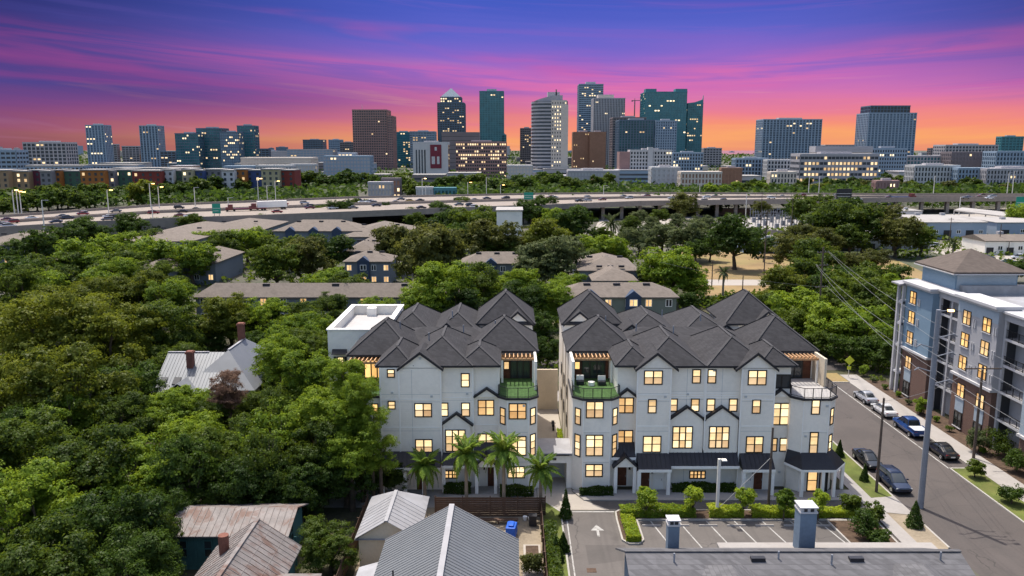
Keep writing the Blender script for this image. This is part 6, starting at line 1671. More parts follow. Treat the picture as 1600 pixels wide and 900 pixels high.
for i, (px, py, col) in enumerate(HWCARS):
    side = 'left stretch' if px < 300 else 'middle stretch' if px < 820 else 'overpass stretch'
    hw_place(px, py, 'car', small_car(['sedan', 'suv', 'sedan'][i % 3], col), f'{col if col != "plum" else "plum red"} car driving on the {side} of the highway', 'car', 'cars on the highway', flip=bool(i % 2))
for i in range(34):
    px = rnd.uniform(8, 1590); k = max(q for q in range(len(HW) - 1) if HW[q][0] <= px); u = (px - HW[k][0]) / (HW[k+1][0] - HW[k][0])
    yn = HW[k][1] + (HW[k+1][1] - HW[k][1]) * u; yf = HW[k][2] + (HW[k+1][2] - HW[k][2]) * u
    f = rnd.choice([.15, .24, .33, .42, .58, .67, .76, .85]); col = rnd.choice(['white', 'silver', 'black', 'grey', 'navy', 'white', 'red', 'silver'])
    side = 'left stretch' if px < 300 else 'middle stretch' if px < 820 else 'overpass stretch'
    hw_place(px, yn + (yf - yn) * f, 'car', small_car(rnd.choice(['sedan', 'suv']), col), f'{col} car driving on the {side} of the highway', 'car', 'cars on the highway', flip=f > .5)
hw_place(280, 324.5, 'car', small_car('suv', 'black'), 'dark sport utility car on the highway near the teal sign', 'car', 'cars on the highway')
def truck_mesh(col, L, cab=True, low=False):
    mb = MB()
    if low: mb.box(-1.2, 1.2, -L, 0, .9, 1.3, 0)
    else: mb.box(-1.25, 1.25, -L, 0, 1.1, 3.9, 0)
    if cab: mb.box(-1.2, 1.2, .5, 2.6, .6, 3.0, 1); mb.box(-1.1, 1.1, 2.6, 3.6, .6, 1.9, 1); mb.box(-1.05, 1.05, 2.55, 2.65, 1.9, 2.9, 2)
    for y in (-L + 1, -L + 2.2, .0, 2.9):
        for s in (-1, 1): mb.tube((s * .85, y, .5), (s * 1.22, y, .5), .5, .5, 10, 3)
    return mb.mesh('truck', [col, 'paint_maroon', 'dark_glass', 'rubber'])
hw_place(402, 326.5, 'box_truck', truck_mesh('white_trim', 13), 'white semi-trailer truck on the highway', 'truck', flip=True)
hw_place(366, 328.5, 'flatbed_truck', truck_mesh('paint_maroon', 14, True, True), 'dark red flatbed trailer behind the white semi-trailer', 'truck', flip=True)
hw_place(1420, 309.5, 'car_carrier', truck_mesh('paint_blue', 12, True, True), 'blue and white car carrier on the overpass at the right', 'truck')
for k, px in enumerate((1003, 1012, 1021, 1031, 1041)):
    x, y = g(px, 361 + k * 3); o = add('car', small_car('sedan', ['white', 'silver', 'grey', 'white', 'black'][k]), None, (x, y, .02), .5)
    tag(o, f'{["white", "silver", "grey", "white", "black"][k]} car parked under the trees by the dry field', 'car', 'cars parked by the field')
for k, (px, py, c) in enumerate(((1450, 360, 'white'), (1467, 356, 'red'), (1575, 412, 'blue'), (1592, 405, 'white'), (1540, 405, 'navy'), (1456, 386, 'white'), (1500, 352, 'red'))):
    x, y = g(px, py); o = add('car', small_car('suv' if k % 2 else 'sedan', c), None, (x, y, .025), 1.2)
    tag(o, f'{c} car parked in the works yard {["before the warehouse", "behind the warehouse roof", "at the right edge", "by the brown-roofed shop", "on the pale paving", "by the white flat roof", "near the canopy"][k]}', 'car')

# ------------------------------------------------------------------ lamps, poles, signs, wires
M_lit('sodium', (1.0, .62, .22), 6.0, .1)
def hw_lamp(px, pyt, pyb, lit, z0=None):
    z0 = 7.6 if z0 is None else z0
    x, y = g(px, pyb, z0); _, zt = onY(px, pyt, y)
    t = empty('highway_lamp', (x, y, z0), f'{"glowing" if lit else "unlit"} tall lamp post beside the highway', 'street lamp', 'lamp posts along the highway')
    MB().tube((x, y, z0 - 7.5), (x, y, zt), .28, .16, 7).build('pole', 'pole_white', t)
    MB().bar((x - .1, y, zt), (x + 2.0, y, zt + .1), .12, .12).build('arm', 'pole_white', t)
    MB().box(x + 1.2, x + 2.4, y - .3, y + .3, zt - .12, zt + .12).build('lamp_head', 'sodium' if lit else 'pole_steel', t)
for a in ((23, 297, 335, 1), (29, 299, 335, 1), (34, 300, 335, 1), (170, 297, 332, 1), (236, 287, 325, 1), (249, 292, 324, 1), (305, 293, 321, 0), (357, 309, 326, 0), (404, 279, 315, 1), (418, 290, 315, 0), (431, 283, 315, 1), (660, 279, 308, 1), (665, 290, 308, 0), (731, 285, 307, 1), (760, 277, 306, 0), (782, 289, 306, 1), (69, 313, 354, 0), (239, 322, 343, 0), (943, 290, 305, 0), (1093, 288, 304, 0), (1263, 276, 305, 0), (1279, 275, 305, 0), (1458, 275, 306, 0), (1573, 270, 306, 0), (1581, 268, 306, 0), (1166, 303, 318, 0), (1500, 308, 318, 0)): hw_lamp(*a)
def panel_sign(label, px, py, w, h, zc, mat, Y=None):
    i = 0; x, y = g(px, py, zc)
    t = empty('road_sign', (x, y, zc - h), label, 'road sign')
    MB().box(x - w / 2, x + w / 2, y - .12, y + .12, zc - h / 2, zc + h / 2).build('panel', mat, t)
    MB().box(x - w / 2 + .2, x + w / 2 - .2, y - .15, y - .125, zc + .1, zc + .25).box(x - w / 2 + .4, x + w / 2 - .8, y - .15, y - .125, zc - h * .25, zc - h * .25 + .15).build('lettering', 'paint_white', t)
    for s in (-.3, .3): MB().tube((x + w * s, y + .2, max(0, zc - 7)), (x + w * s, y + .2, zc + h / 2), .12).build('post', 'pole_steel', t)
panel_sign('teal road sign on the near side of the highway', 338, 326, 3.4, 4.0, 10.5, 'sign_green')
panel_sign('green exit sign beyond the near lanes by the gold tree', 826, 306, 4.6, 3.4, 12.0, 'sign_green')
panel_sign('green road sign at the right end of the overpass', 1597, 317, 6, 6, 8.5, 'sign_green')
panel_sign('dark billboard beside the overpass', 1319, 303, 7.5, 5.0, 13.0, 'dark_metal')
def utility_pole(label, px, py, ytop, r=.16, mat='pole_wood', arms=(), z0=0.1, name='utility_pole'):
    x, y = g(px, py, z0); _, zt = onY(px, ytop, y)
    t = empty(name, (x, y, z0), label, 'utility pole')
    MB().tube((x, y, z0 - .3), (x, y, zt), r, r * .7, 10).build('pole', mat, t)
    for dz, L, ang in arms:
        a = R(ang)
        c = MB().bar((x - L/2*math.cos(a), y - L/2*math.sin(a), zt - dz), (x + L/2*math.cos(a), y + L/2*math.sin(a), zt - dz), .11, .13).build('crossarm', mat, t)
        for f in (-.45, -.2, .2, .45):
            MB().tube((x + L*f*math.cos(a), y + L*f*math.sin(a), zt - dz + .06), (x + L*f*math.cos(a), y + L*f*math.sin(a), zt - dz + .3), .05, .03, 6).build('insulator', 'pole_steel', c)
    return Vector((x, y, zt)), t
P1, t1 = utility_pole('tall wooden pole with crossarms behind the right townhouses', 1277, 530, 386, .2, arms=((1.0, 2.6, 20), (3.4, 2.6, 20), (7.4, 2.4, 20)))
P2, t2 = utility_pole('thick grey steel pole at the street corner', 1438, 792, 484, .30, 'pole_steel')
P3, t3 = utility_pole('wooden pole on the lawn beside the parked dark cars', 1369, 769, 622, .15)
P4, t4 = utility_pole('wooden pole in front of the shrubs across the street', 1521, 716, 572, .17, arms=((.3, 4.2, 0),))
P5, t5 = utility_pole('bare wooden pole rising from the hedge in front of the right townhouses', 1200, 800, 668, .14)
for px, py, yt, lab in ((1193, 440, 330, 'slender pole on the near edge of the dry field'), (1112, 448, 408, 'short fence pole left of the field palm'), (1160, 455, 430, 'short pole by the field road'), (1234, 420, 395, 'pole at the right of the dry field'), (1236, 363, 310, 'tall pole beside the substation'), (1287, 362, 312, 'pale tall pole at the grove edge'), (1197, 362, 328, 'wooden pole before the substation'), (1188, 358, 300, 'pole beside the round fig tree'), (1483, 380, 340, 'pole in front of the blue warehouse'), (1560, 395, 350, 'pole by the brown-roofed shop'), (1340, 395, 372, 'pole by the white flat roof'), (1090, 385, 335, 'steel pole behind the grey-green trees'), (1575, 398, 378, 'short pole right of the brown-roofed shop'), (1377, 412, 388, 'pole in the scrub behind the grey apartments')):
    utility_pole(lab, px, py, yt, .16, 'pole_wood', arms=((.6, 2.0, 0),) if yt < 345 else ())
def steel_extras():
    x, y, z = P2
    off = offset_of(t2)
    for dz, s in ((2.3, 1), (4.1, 1), (3.3, -1), (5.6, -1), (6.8, 1)):
        MB().tube((x, y, z - dz - .5), (x + s * 1.5, y - .2, z - dz), .07, .05, 6).tube((x + s * 1.5, y - .2, z - dz), (x + s * 1.9, y - .2, z - dz - .25), .09, .05, 6).build('bracket_arm', 'pole_steel', t2)
    MB().bar((x, y, z - .15), (x + 1.2, y, z - .05), .07, .07).build('lamp_arm', 'pole_steel', t2)
    MB().box(x + .9, x + 1.4, y - .15, y + .15, z - .16, z + .0).build('lamp_head', 'sodium', t2)
steel_extras()
def cable(a, b, sag, label, r=.016, n=16):
    a, b = Vector(a), Vector(b); mb = MB(); P = []
    for i in range(n + 1):
        f = i / n; p = a.lerp(b, f); p.z -= sag * 4 * f * (1 - f); P.append(p)
    for p, q in zip(P, P[1:]): mb.tube(p, q, r, r, 4, cap=False)
    tag(mb.build('power_line', 'cable'), label, 'cable', 'overhead lines')
lab = 'overhead power line from the tall wooden pole to the steel pole'
for dz, e, q in ((.8, 2.3, 1), (1.0, 4.1, 1), (3.2, 3.3, -1), (3.4, 5.6, -1), (7.2, 6.8, 1)):
    cable(P1 + Vector((q * 1.1, 0, -dz)), P2 + Vector((q * 1.7, -.2, -e)), .8, lab)
    cable(P2 + Vector((q * 1.7, -.2, -e)), P2 + Vector((q * 1.7 + 1, -40, -e - .5)), .8, 'overhead power line from the steel pole along the street')
cable(P1 + Vector((0, 0, -7.4)), P1 + Vector((-24, 30, -7)), .6, 'overhead line running from the tall wooden pole back to the field')
cable(P3 + Vector((0, 0, -.3)), P4 + Vector((-1, 0, -.3)), .7, 'service line across the street between two wooden poles', .015)
cable(P5 + Vector((-.0, 0, -3.0)), (P5.x - 6.0, P5.y - 1.2, .2), .05, 'pale guy wire slanting from the bare pole down to the hedge', .03, 4)
def lamp_post():
    x, y = g(1120, 806, .15); _, zt = onY(1122, 717, y)
    t = empty('lamp_post', (x, y, .1), 'white square lamp post in the hedge bed of the parking lot', 'lamp post')
    MB().box(x - .13, x + .13, y - .13, y + .13, .1, zt).build('pole', 'pole_white', t)
    MB().box(x - .22, x + .22, y - .22, y + .22, .1, .5).build('base', 'concrete', t)
    MB().bar((x, y, zt - .05), (x + .35, y - .35, zt + .05), .1, .1).build('arm', 'pole_white', t)
    MB().box(x + .1, x + .55, y - .7, y - .2, zt, zt + .12).build('lamp_head', 'pole_white', t)
lamp_post()
def crossing_sign():
    x, y = 52.0, 119.5
    t = empty('crossing_sign', (x, y, .12), 'yellow-green diamond crossing sign at the far street corner', 'road sign')
    MB().tube((x, y, .1), (x, y, 3.2), .05, n=8).build('post', 'pole_white', t)
    MB().prism_y([(x, 2.1), (x + .75, 2.85), (x, 3.6), (x - .75, 2.85)], y - .08, y - .05).build('plate', 'sign_yellow', t)
    MB().prism_y([(x - .3, 1.4), (x + .3, 1.4), (x + .3, 1.9), (x - .3, 1.9)], y - .08, y - .05).build('arrow_plate', 'sign_yellow', t)
crossing_sign()
# ================================================================== DOWNTOWN SKYLINE
M_glass('glass_teal', (.03, .13, .155), .14); M_glass('glass_blue', (.05, .09, .14), .14); M_glass('glass_dark', (.035, .045, .06), .16); M_glass('glass_sky', (.12, .18, .24), .14)
M('tower_brown', (.30, .18, .165), .8, .08, .02, .2); M('tower_tan', (.58, .50, .43), .85, .06, .02, .2); M('tower_grey', (.38, .36, .375), .8, .07, .02, .2); M('tower_purple', (.20, .165, .17), .8, .07, .02, .2)
M('tower_white', (.46, .45, .45), .8, .05, .02, .2); M('tower_blue', (.25, .32, .40), .7, .06, .02, .2); M('tower_teal', (.07, .21, .24), .6, .06, .02, .2); M('tower_navy', (.10, .145, .20), .7, .06, .02, .2)
M('tower_brick', (.30, .165, .11), .85, .1, .05, .4); M('banner_red', (.16, .025, .04), .7, .1, .1, .5)
M_lit('office_lit', (1.0, .80, .50), .80, .9)
def facade(P, n_out, w, h, z0, fl, cols, hs, pw, proud, mbs, litf, rs, wl=.62):
    """bands, piers and lit panes on one wall: P corner (x,y), n_out outward, along = left to right"""
    span, pier, lit = mbs
    ax = (-n_out[1], n_out[0]); nf = max(1, int((h) / fl)); fl = h / nf
    def box(mb, u0, u1, q0, q1, d0, d1):
        c = [(P[0] + ax[0]*u + n_out[0]*d, P[1] + ax[1]*u + n_out[1]*d) for u, d in ((u0, d1), (u1, d1), (u1, d0), (u0, d0))]
        mb.prism(c, q0, q1)
    if hs:
        for i in range(nf + 1): box(span, 0, w, z0 + i*fl - (0 if i == 0 else hs/2), z0 + i*fl + hs/2, -.1, proud)
    cw = w / cols
    if pw:
        for j in range(cols + 1): box(pier, max(0, j*cw - pw/2), min(w, j*cw + pw/2), z0, z0 + h, -.1, proud + .12)
    run = 0; v = False
    for i in range(nf):
        rowlit = rs.random() < .35
        for j in range(cols):
            if run <= 0: v = rs.random() < litf * (1.15 if rowlit else .28); run = rs.randint(1, 2)
            run -= 1
            if v: box(lit, j*cw + cw*(1-wl)/2, (j+1)*cw - cw*(1-wl)/2, z0 + i*fl + max(hs/2, fl*.24) + .05, z0 + (i+1)*fl - max(hs/2, fl*.24) - .05, 0, .06)
def block(t, x0, x1, y0, y1, z0, z1, glass, frame, fl=3.9, cols=8, hs=1.2, pw=.6, proud=.35, lit=.15, seed=1, roof=None, sides=True, wl=.62):
    """one shaft: glazed core, floor bands, piers and lit windows"""
    rs = random.Random(seed)
    core = MB().box(x0, x1, y0, y1, z0, z1).build('shaft', glass, t)
    S, Pm, Lm = MB(), MB(), MB()
    facade((x0, y0), (0, -1), x1 - x0, z1 - z0, z0, fl, cols, hs, pw, proud, (S, Pm, Lm), lit, rs, wl)
    if sides:
        cd = max(2, round(cols * (y1 - y0) / (x1 - x0)))
        if x0 > 0: facade((x0, y1), (-1, 0), y1 - y0, z1 - z0, z0, fl, cd, hs, pw, proud, (S, Pm, Lm), lit, rs, wl)
        else: facade((x1, y0), (1, 0), y1 - y0, z1 - z0, z0, fl, cd, hs, pw, proud, (S, Pm, Lm), lit, rs, wl)
    for mb, nm, mt in ((S, 'floor_bands', frame), (Pm, 'facade_piers', frame), (Lm, 'lit_windows', 'office_lit')):
        if mb.v:
            o = mb.build(nm, mt, t); o['kind'] = 'stuff'
    MB().box(x0 - .3, x1 + .3, y0 - .5, y1 + .3, z1, z1 + 1.4).build('parapet', roof or frame, t)
    return core
def plant(t, x0, x1, y0, y1, z, h, mat='tower_grey'): MB().box(x0, x1, y0, y1, z, z + h).build('roof_plant', mat, t)
def B(label, x0, x1, yt, Y, glass, frame, fl=3.9, cols=8, hs=1.2, pw=.6, lit=.15, d=.8, name='office_tower', cat='tower', pl=True, yb=None, **kw):
    xa, zt = onY(x0, yt, Y); xb, _ = onY(x1, yt, Y)
    t = empty(name, ((xa + xb) / 2, Y + (xb - xa) * d / 2, 0), label, cat)
    dd = min((xb - xa) * d, 60)
    block(t, xa, xb, Y, Y + dd, 0, zt - 1.4, glass, frame, fl, cols, hs, pw, lit=lit, seed=int(x0 * 7 + yt), **kw)
    if pl: plant(t, xa + (xb-xa)*.3, xa + (xb-xa)*.7, Y + dd*.3, Y + dd*.7, zt, max(1.5, zt * .03))
    return t, xa, xb, zt, dd
# ---- left part of the skyline
B('slim pale-ribbed residential tower at far left of the skyline', 133, 162, 195, 1400, 'glass_blue', 'tower_blue', cols=6, hs=.5, pw=2.2, lit=.12)
B('second slim ribbed residential tower left of the blue office cluster', 217, 246, 196, 1400, 'glass_blue', 'tower_blue', cols=6, hs=.5, pw=2.2, lit=.06)
B('lowest block of the dark blue glass office cluster', 273, 309, 208, 1150, 'glass_teal', 'tower_navy', cols=10, hs=1, pw=.3, lit=.2)
B('central block of the dark blue glass office cluster', 306, 346, 200, 1170, 'glass_teal', 'tower_navy', cols=10, hs=1, pw=.3, lit=.2)
B('right block of the dark blue glass office cluster', 343, 372, 206, 1150, 'glass_sky', 'tower_navy', cols=10, hs=1, pw=.3, lit=.22)
B('tallest block of the dark blue glass office cluster', 370, 397, 196, 1180, 'glass_teal', 'tower_navy', cols=8, hs=1, pw=.3, lit=.16)
B('low dark red and grey apartment block at the left horizon', 35, 102, 222, 950, 'glass_dark', 'tower_grey', cols=10, hs=1, pw=1.2, lit=.08, d=.5)
B('teal-roofed low hall at the left picture edge', -40, 24, 234, 760, 'glass_dark', 'tower_blue', cols=8, hs=2, pw=1, lit=.05, d=.5)
B('small distant dark block left of the brown tower', 473, 504, 218, 1900, 'glass_dark', 'tower_navy', cols=8, hs=1.5, pw=.5, lit=.02)
B('distant bluish block beside the brown tower', 513, 533, 218, 1800, 'glass_blue', 'tower_blue', cols=6, hs=1.5, pw=.5, lit=.04)
B('distant grey block touching the brown tower', 531, 553, 222, 1750, 'glass_dark', 'tower_purple', cols=6, hs=1.5, pw=.5, lit=.05)
# brown tower with stepped right shoulder
t, xa, xb, zt, dd = B('wide reddish brown office tower with stepped right shoulder', 550, 604, 171, 1350, 'glass_dark', 'tower_brown', cols=15, hs=1.7, pw=1.1, lit=.05, pl=False)
x2, z2 = onY(613, 182, 1350); block(t, xb + .5, x2, 1351, 1351 + dd * .9, 0, z2, 'glass_dark', 'tower_brown', 3.9, 3, 1.7, 1.1, lit=.05, seed=9)
MB().tube((xa + 14, 1365, zt), (xa + 14, 1365, zt + 9), .5, .2).build('antenna', 'tower_grey', t)
B('glass block right of the brown tower with lit floors', 613, 645, 206, 1500, 'glass_teal', 'tower_teal', cols=8, hs=1, pw=.3, lit=.3)
B('pale grey-blue tower block behind the banner building', 640, 679, 205, 1450, 'glass_sky', 'tower_blue', cols=9, hs=1.2, pw=.5, lit=.08)
# pyramid tower
t, xa, xb, zt, dd = B('dark office tower topped by a grey pyramid', 683, 725, 160, 1600, 'glass_dark', 'tower_navy', cols=11, hs=1.3, pw=.9, lit=.36, d=1.0, pl=False)
x0, z1 = onY(687.5, 152, 1600); x1, _ = onY(720, 152, 1600); cx = (x0 + x1) / 2; _, za = onY(704, 139.5, 1600)
block(t, x0, x1, 1604, 1604 + (x1 - x0), zt, z1, 'glass_dark', 'tower_navy', 3.9, 9, 1.3, .9, lit=.3, seed=4)
MB().hip(x0 + 1, x1 - 1, 1605, 1603 + (x1 - x0), z1 + 1.4, za + 4).build('pyramid_roof', 'tower_navy', t)
B('flat-topped teal glass tower', 749, 787, 142, 1500, 'glass_teal', 'tower_teal', cols=9, hs=.6, pw=.8, lit=.05)
B('dim teal annex at the foot of the teal tower', 785, 791, 210, 1500, 'glass_teal', 'tower_teal', cols=2, hs=1, pw=.3, lit=.1)
B('plain brown-grey slab behind the banner building', 690, 748, 208, 1150, 'glass_dark', 'tower_purple', fl=6, cols=2, hs=5.6, pw=0, lit=.0)
t, xa, xb, zt, dd = B('banded brown office block with many lit windows', 712, 791, 221, 980, 'glass_dark', 'tower_brown', cols=22, hs=1.9, pw=.7, lit=.6, d=.5)
t, xa, xb, zt, dd = B('white office building with a tall red banner', 645, 700, 222, 860, 'glass_dark', 'tower_white', fl=50, cols=1, hs=3, pw=0, lit=0, d=.5)
MB().box(xa, xb, 859.4, 860, 0, zt - 1.5).build('front_wall', 'tower_white', t)
bx, bz = onY(672, 226, 859); bx2, bz2 = onY(690, 263, 859)
bn = MB().box(bx, bx2, 858.9, 859.3, bz2, bz).build('banner', 'banner_red', t)
hgt = bz - bz2
for a, b, c, d in ((.12, .42, .18, .5), (.6, .82, .18, .5), (.4, .6, .75, .9)): MB().box(bx + (bx2-bx)*a, bx + (bx2-bx)*b, 858.7, 858.88, bz2 + hgt*c, bz2 + hgt*d).build('banner_print', 'tower_white', bn)
for f in (.08, .16, .24, .32): MB().box(xa + (xb-xa)*f, xa + (xb-xa)*f + 1.4, 859.2, 859.38, 4, zt - 8).build('slot_window', 'glass_dark', t)
B('dark maroon tower with sloped top in the distance', 813, 833, 200, 1700, 'glass_dark', 'tower_purple', cols=6, hs=1.5, pw=.6, lit=.2)
# tan rounded tower
def tan_tower():
    Y = 960; xa, zt = onY(831, 143, Y); xb, _ = onY(887.5, 143, Y); W = xb - xa
    t = empty('rounded_office_tower', ((xa + xb) / 2, Y + 18, 0), 'tan office tower with curved banded corner and arched top', 'tower')
    rs = random.Random(3); fl = 4.15; cx, cy, r = xa + 15, Y + 15, 15.0
    _, zs = onY(840, 158, Y)
    nf = int(zs / fl)
    def outline(k=1.0):
        pts = [(cx - r*k, Y + 34)]
        for i in range(9):
            a = math.pi + i * math.pi / 16; pts.append((cx + r*k*math.cos(a), cy + r*k*math.sin(a)))
        return pts
    tail = [(xb, Y), (xb, Y + 34)]
    MB().prism(outline(.98)[1:] + [(xb, Y + .3), (xb, Y + 34), (cx - r * .98, Y + 34)], 0, zs).build('shaft', 'glass_dark', t)
    S = MB()
    for i in range(nf + 1): S.prism(outline()[1:] + [(cx + 8, Y), (cx + 8, Y + 34), (cx - r, Y + 34)], i*fl, i*fl + 2.0)
    S.build('curved_bands', 'tower_grey', t)['kind'] = 'stuff'
    S, Pm, Lm = MB(), MB(), MB()
    x1 = cx + 8
    facade((x1, Y), (0, -1), xb - 1 - x1, zs, 0, fl, 6, 2.3, 2.0, .5, (S, Pm, Lm), 1.1, rs, .72)
    S.build('floor_bands', 'tower_tan', t)['kind'] = 'stuff'; Pm.build('facade_piers', 'tower_tan', t)['kind'] = 'stuff'; Lm.build('lit_windows', 'office_lit', t)['kind'] = 'stuff'
    MB().box(xb - 8, xb + .6, Y - .7, Y + 34, 0, zs - 4).build('end_wall', 'tower_tan', t)
    # arched crown
    pts = [(xa + 3, zs), (xb - 6, zs)]
    arc = [(xb - 6, zt - 4)] + [(xb - 6 - (W - 9) * f, zs + (zt - 4 - zs) * math.cos(f * math.pi / 2) ** .8) for f in (.2, .4, .6, .8, .95)]
    MB().prism_y([(xa + 3, zs), (xb - 6, zs)] + arc, Y + 2, Y + 30).build('arched_crown', 'tower_grey', t)
    MB().box(xa + W*.45, xb - 9, Y + 8, Y + 24, zs, zt).build('roof_plant', 'tower_grey', t)
    MB().box(xb - 14, xb - 12.5, Y + 8, Y + 10, zs, zt + 3).build('lift_tower', 'tower_purple', t)
tan_tower()
B('tall blue glass tower with lit corner behind the grey fluted tower', 905, 943, 131, 1650, 'glass_sky', 'tower_blue', cols=10, hs=1.4, pw=.3, lit=.2)
t, xa, xb, zt, dd = B('grey fluted tower with pale crown', 928, 977, 153, 1450, 'glass_dark', 'tower_grey', cols=20, hs=.3, pw=1.5, lit=.03, pl=False)
plant(t, xa + 8, xa + 36, 1455, 1480, zt, 6, 'tower_tan')
B('brown brick hotel with small lit windows', 896, 928, 206, 1050, 'tower_brick', 'tower_brick', fl=3.4, cols=9, hs=1.7, pw=1.8, lit=.16, wl=.5)
B('right wing of the brown brick hotel', 922, 947, 206, 1045, 'tower_brick', 'tower_brick', fl=3.4, cols=7, hs=1.7, pw=1.8, lit=.16, wl=.5)
B('dark stepped residential block behind the blue apartments', 958, 1010, 183, 1300, 'glass_dark', 'tower_purple', cols=10, hs=1.2, pw=1, lit=.04)
B('wide blue-grey apartment slab in front of the teal towers', 968, 1026, 187, 1150, 'glass_teal', 'tower_navy', fl=3.5, cols=13, hs=.7, pw=1.2, lit=.05)
B('right half of the blue-grey apartment slab', 1025, 1058, 188, 1145, 'glass_blue', 'tower_blue', fl=3.5, cols=9, hs=1.2, pw=1.4, lit=.06)
t, xa, xb, zt, dd = B('tallest teal glass tower with raised corner crowns', 1009, 1074, 143, 1380, 'glass_teal', 'tower_teal', cols=14, hs=.5, pw=.5, lit=.14, pl=False)
for a, b in ((0, .26), (.72, 1)): plant(t, xa + (xb-xa)*a, xa + (xb-xa)*b, 1380, 1400, zt, 4.5, 'tower_teal')
t, xa, xb, zt, dd = B('teal glass tower with pointed spike at its right corner', 1075, 1099, 161, 1390, 'glass_teal', 'tower_teal', cols=7, hs=.5, pw=.4, lit=.12, pl=False)
MB().prism_y([(xa, zt), (xb, zt), (xb, zt + 13), (xb - 1.2, zt + 6), (xa + 12, zt + 1.5)], 1390, 1394).build('spike_crown', 'tower_teal', t)
def crane():
    Y = 1500; x, z = onY(992, 157, Y); _, zb = onY(992, 200, Y)
    t = empty('tower_crane', (x, Y, 0), 'tower crane beside the grey fluted tower', 'crane')
    MB().box(x - .9, x + .9, Y, Y + 1.8, 0, z).build('mast', 'tower_purple', t)
    MB().bar((x - 6, Y + .9, z), (x + 13, Y + .9, z), 1, 1.2).bar((x - 6, Y + .9, z - 1), (x - 3, Y + .9, z - 1), 1.6, 2).bar((x, Y + .9, z), (x, Y + .9, z + 4), .8, .8).build('jib', 'tower_purple', t)
crane()
t, xa, xb, zt, dd = B('white gridded mid-rise with brick end in front of downtown', 985, 1050, 234, 790, 'glass_dark', 'tower_white', fl=3.3, cols=14, hs=1.3, pw=1.2, lit=.03, d=.4)
bxa, _ = onY(968, 234, 790); MB().box(bxa, xa - .35, 789.5, 808, 0, zt - 2).build('brick_end', 'tower_brown', t)
MB().box(xa + 17, xa + 22, 788.6, 795, 0, zt + 2.5).build('stair_core', 'tower_white', t)
B('plain white block in front of the gridded mid-rise', 1019, 1063, 261, 655, 'tower_white', 'tower_white', fl=3.3, cols=6, hs=2.0, pw=2.2, lit=0, d=.7, name='white_block', cat='building')
B('grey low-rise block at the foot of the teal towers', 1052, 1099, 238, 1000, 'glass_dark', 'tower_blue', cols=11, hs=1.4, pw=1.4, lit=.08, d=.5, name='low_rise', cat='building')
B('dim grey block left of the bay water', 1100, 1128, 231, 1500, 'glass_dark', 'tower_grey', cols=6, hs=2, pw=1.6, lit=.0, name='low_rise', cat='building')
B('wide blue residential tower right of the bay', 1193, 1285, 186, 1250, 'glass_blue', 'tower_blue', fl=3.5, cols=18, hs=.7, pw=1.7, lit=.07, d=.4)
t, xa, xb, zt, dd = B('tall dark blue residential tower at the right of the skyline', 1358, 1433, 176, 1250, 'glass_blue', 'tower_blue', fl=3.5, cols=14, hs=.7, pw=1.9, lit=.05, d=.6, pl=False)
x0, z1 = onY(1362, 166, 1250); x1, _ = onY(1424, 166, 1250)
block(t, x0, x1, 1253, 1253 + dd * .8, zt, z1, 'glass_dark', 'tower_navy', 3.5, 12, .7, 1.0, lit=.05, seed=8)
t, xa, xb, zt, dd = B('long banded grey-brown office block with lit strips', 1251, 1373, 240, 720, 'glass_dark', 'tower_grey', fl=4.2, cols=20, hs=2.4, pw=.3, lit=.5, d=.35, name='office_block', cat='office')
B('taller plain wing behind the banded office block', 1275, 1364, 231, 790, 'tower_tan', 'tower_grey', fl=8, cols=4, hs=6, pw=0, lit=0, d=.3, name='office_block', cat='office')
B('pale gridded office right of the banded block', 1363, 1418, 231, 800, 'glass_dark', 'tower_blue', fl=3.6, cols=14, hs=1.6, pw=1.0, lit=.05, d=.4, name='office_block', cat='office')
# right-hand low rises
for i, (a, b, yt, Y, gl, fr, lab) in enumerate(((1430, 1500, 258, 660, 'glass_dark', 'tower_white', 'white-framed low apartments below the tall blue tower'), (1498, 1545, 262, 650, 'glass_dark', 'tower_blue', 'grey-framed low apartments right of the white-framed ones'), (1543, 1640, 263, 640, 'glass_dark', 'tower_grey', 'low apartments at the right picture edge'),
      (1488, 1562, 237, 800, 'tower_purple', 'tower_purple', 'windowless dark brown hall at the right'), (1478, 1560, 226, 1000, 'glass_dark', 'tower_grey', 'long grey office with repeating bays behind the brown hall'), (1558, 1640, 236, 760, 'glass_blue', 'tower_blue', 'blue-grey block at the right edge'), (1566, 1600, 213, 1100, 'glass_teal', 'tower_teal', 'teal block rising at the right edge'),
      (1418, 1490, 243, 820, 'glass_teal', 'tower_grey', 'teal-windowed low office below the tall tower'), (1150, 1200, 247, 830, 'glass_dark', 'tower_blue', 'blue-grey low apartments left of the wide blue tower'), (1200, 1250, 249, 800, 'glass_dark', 'tower_white', 'white balconied low apartments left of the banded office'), (1205, 1245, 268, 640, 'glass_dark', 'tower_tan', 'small beige house block in front of the white apartments'),
      (1455, 1480, 231, 1500, 'glass_dark', 'tower_purple', 'distant dark block at the right horizon'), (1128, 1160, 262, 700, 'tower_brick', 'tower_brick', 'low brick shop left of the blue-grey apartments'), (1065, 1128, 268, 620, 'tower_brick', 'tower_tan', 'row of low brick shops right of the white block'), (888, 968, 266, 690, 'tower_white', 'tower_grey', 'white garage building with small openings below the hotel'),
      (792, 832, 258, 900, 'tower_tan', 'tower_white', 'pale low building between the banded block and tan tower'), (1370, 1405, 282, 560, 'tower_brown', 'tower_brown', 'low red-brown hall beyond the overpass'), (1290, 1360, 226, 1600, 'glass_dark', 'tower_grey', 'distant strip of buildings right of the wide blue tower'))):
    B(lab, a, b, yt, Y, gl, fr, 3.5, max(4, int((b - a) / 5)), 1.2, 1.2, .06, .45, 'low_rise', 'building', pl=i % 2 == 0)
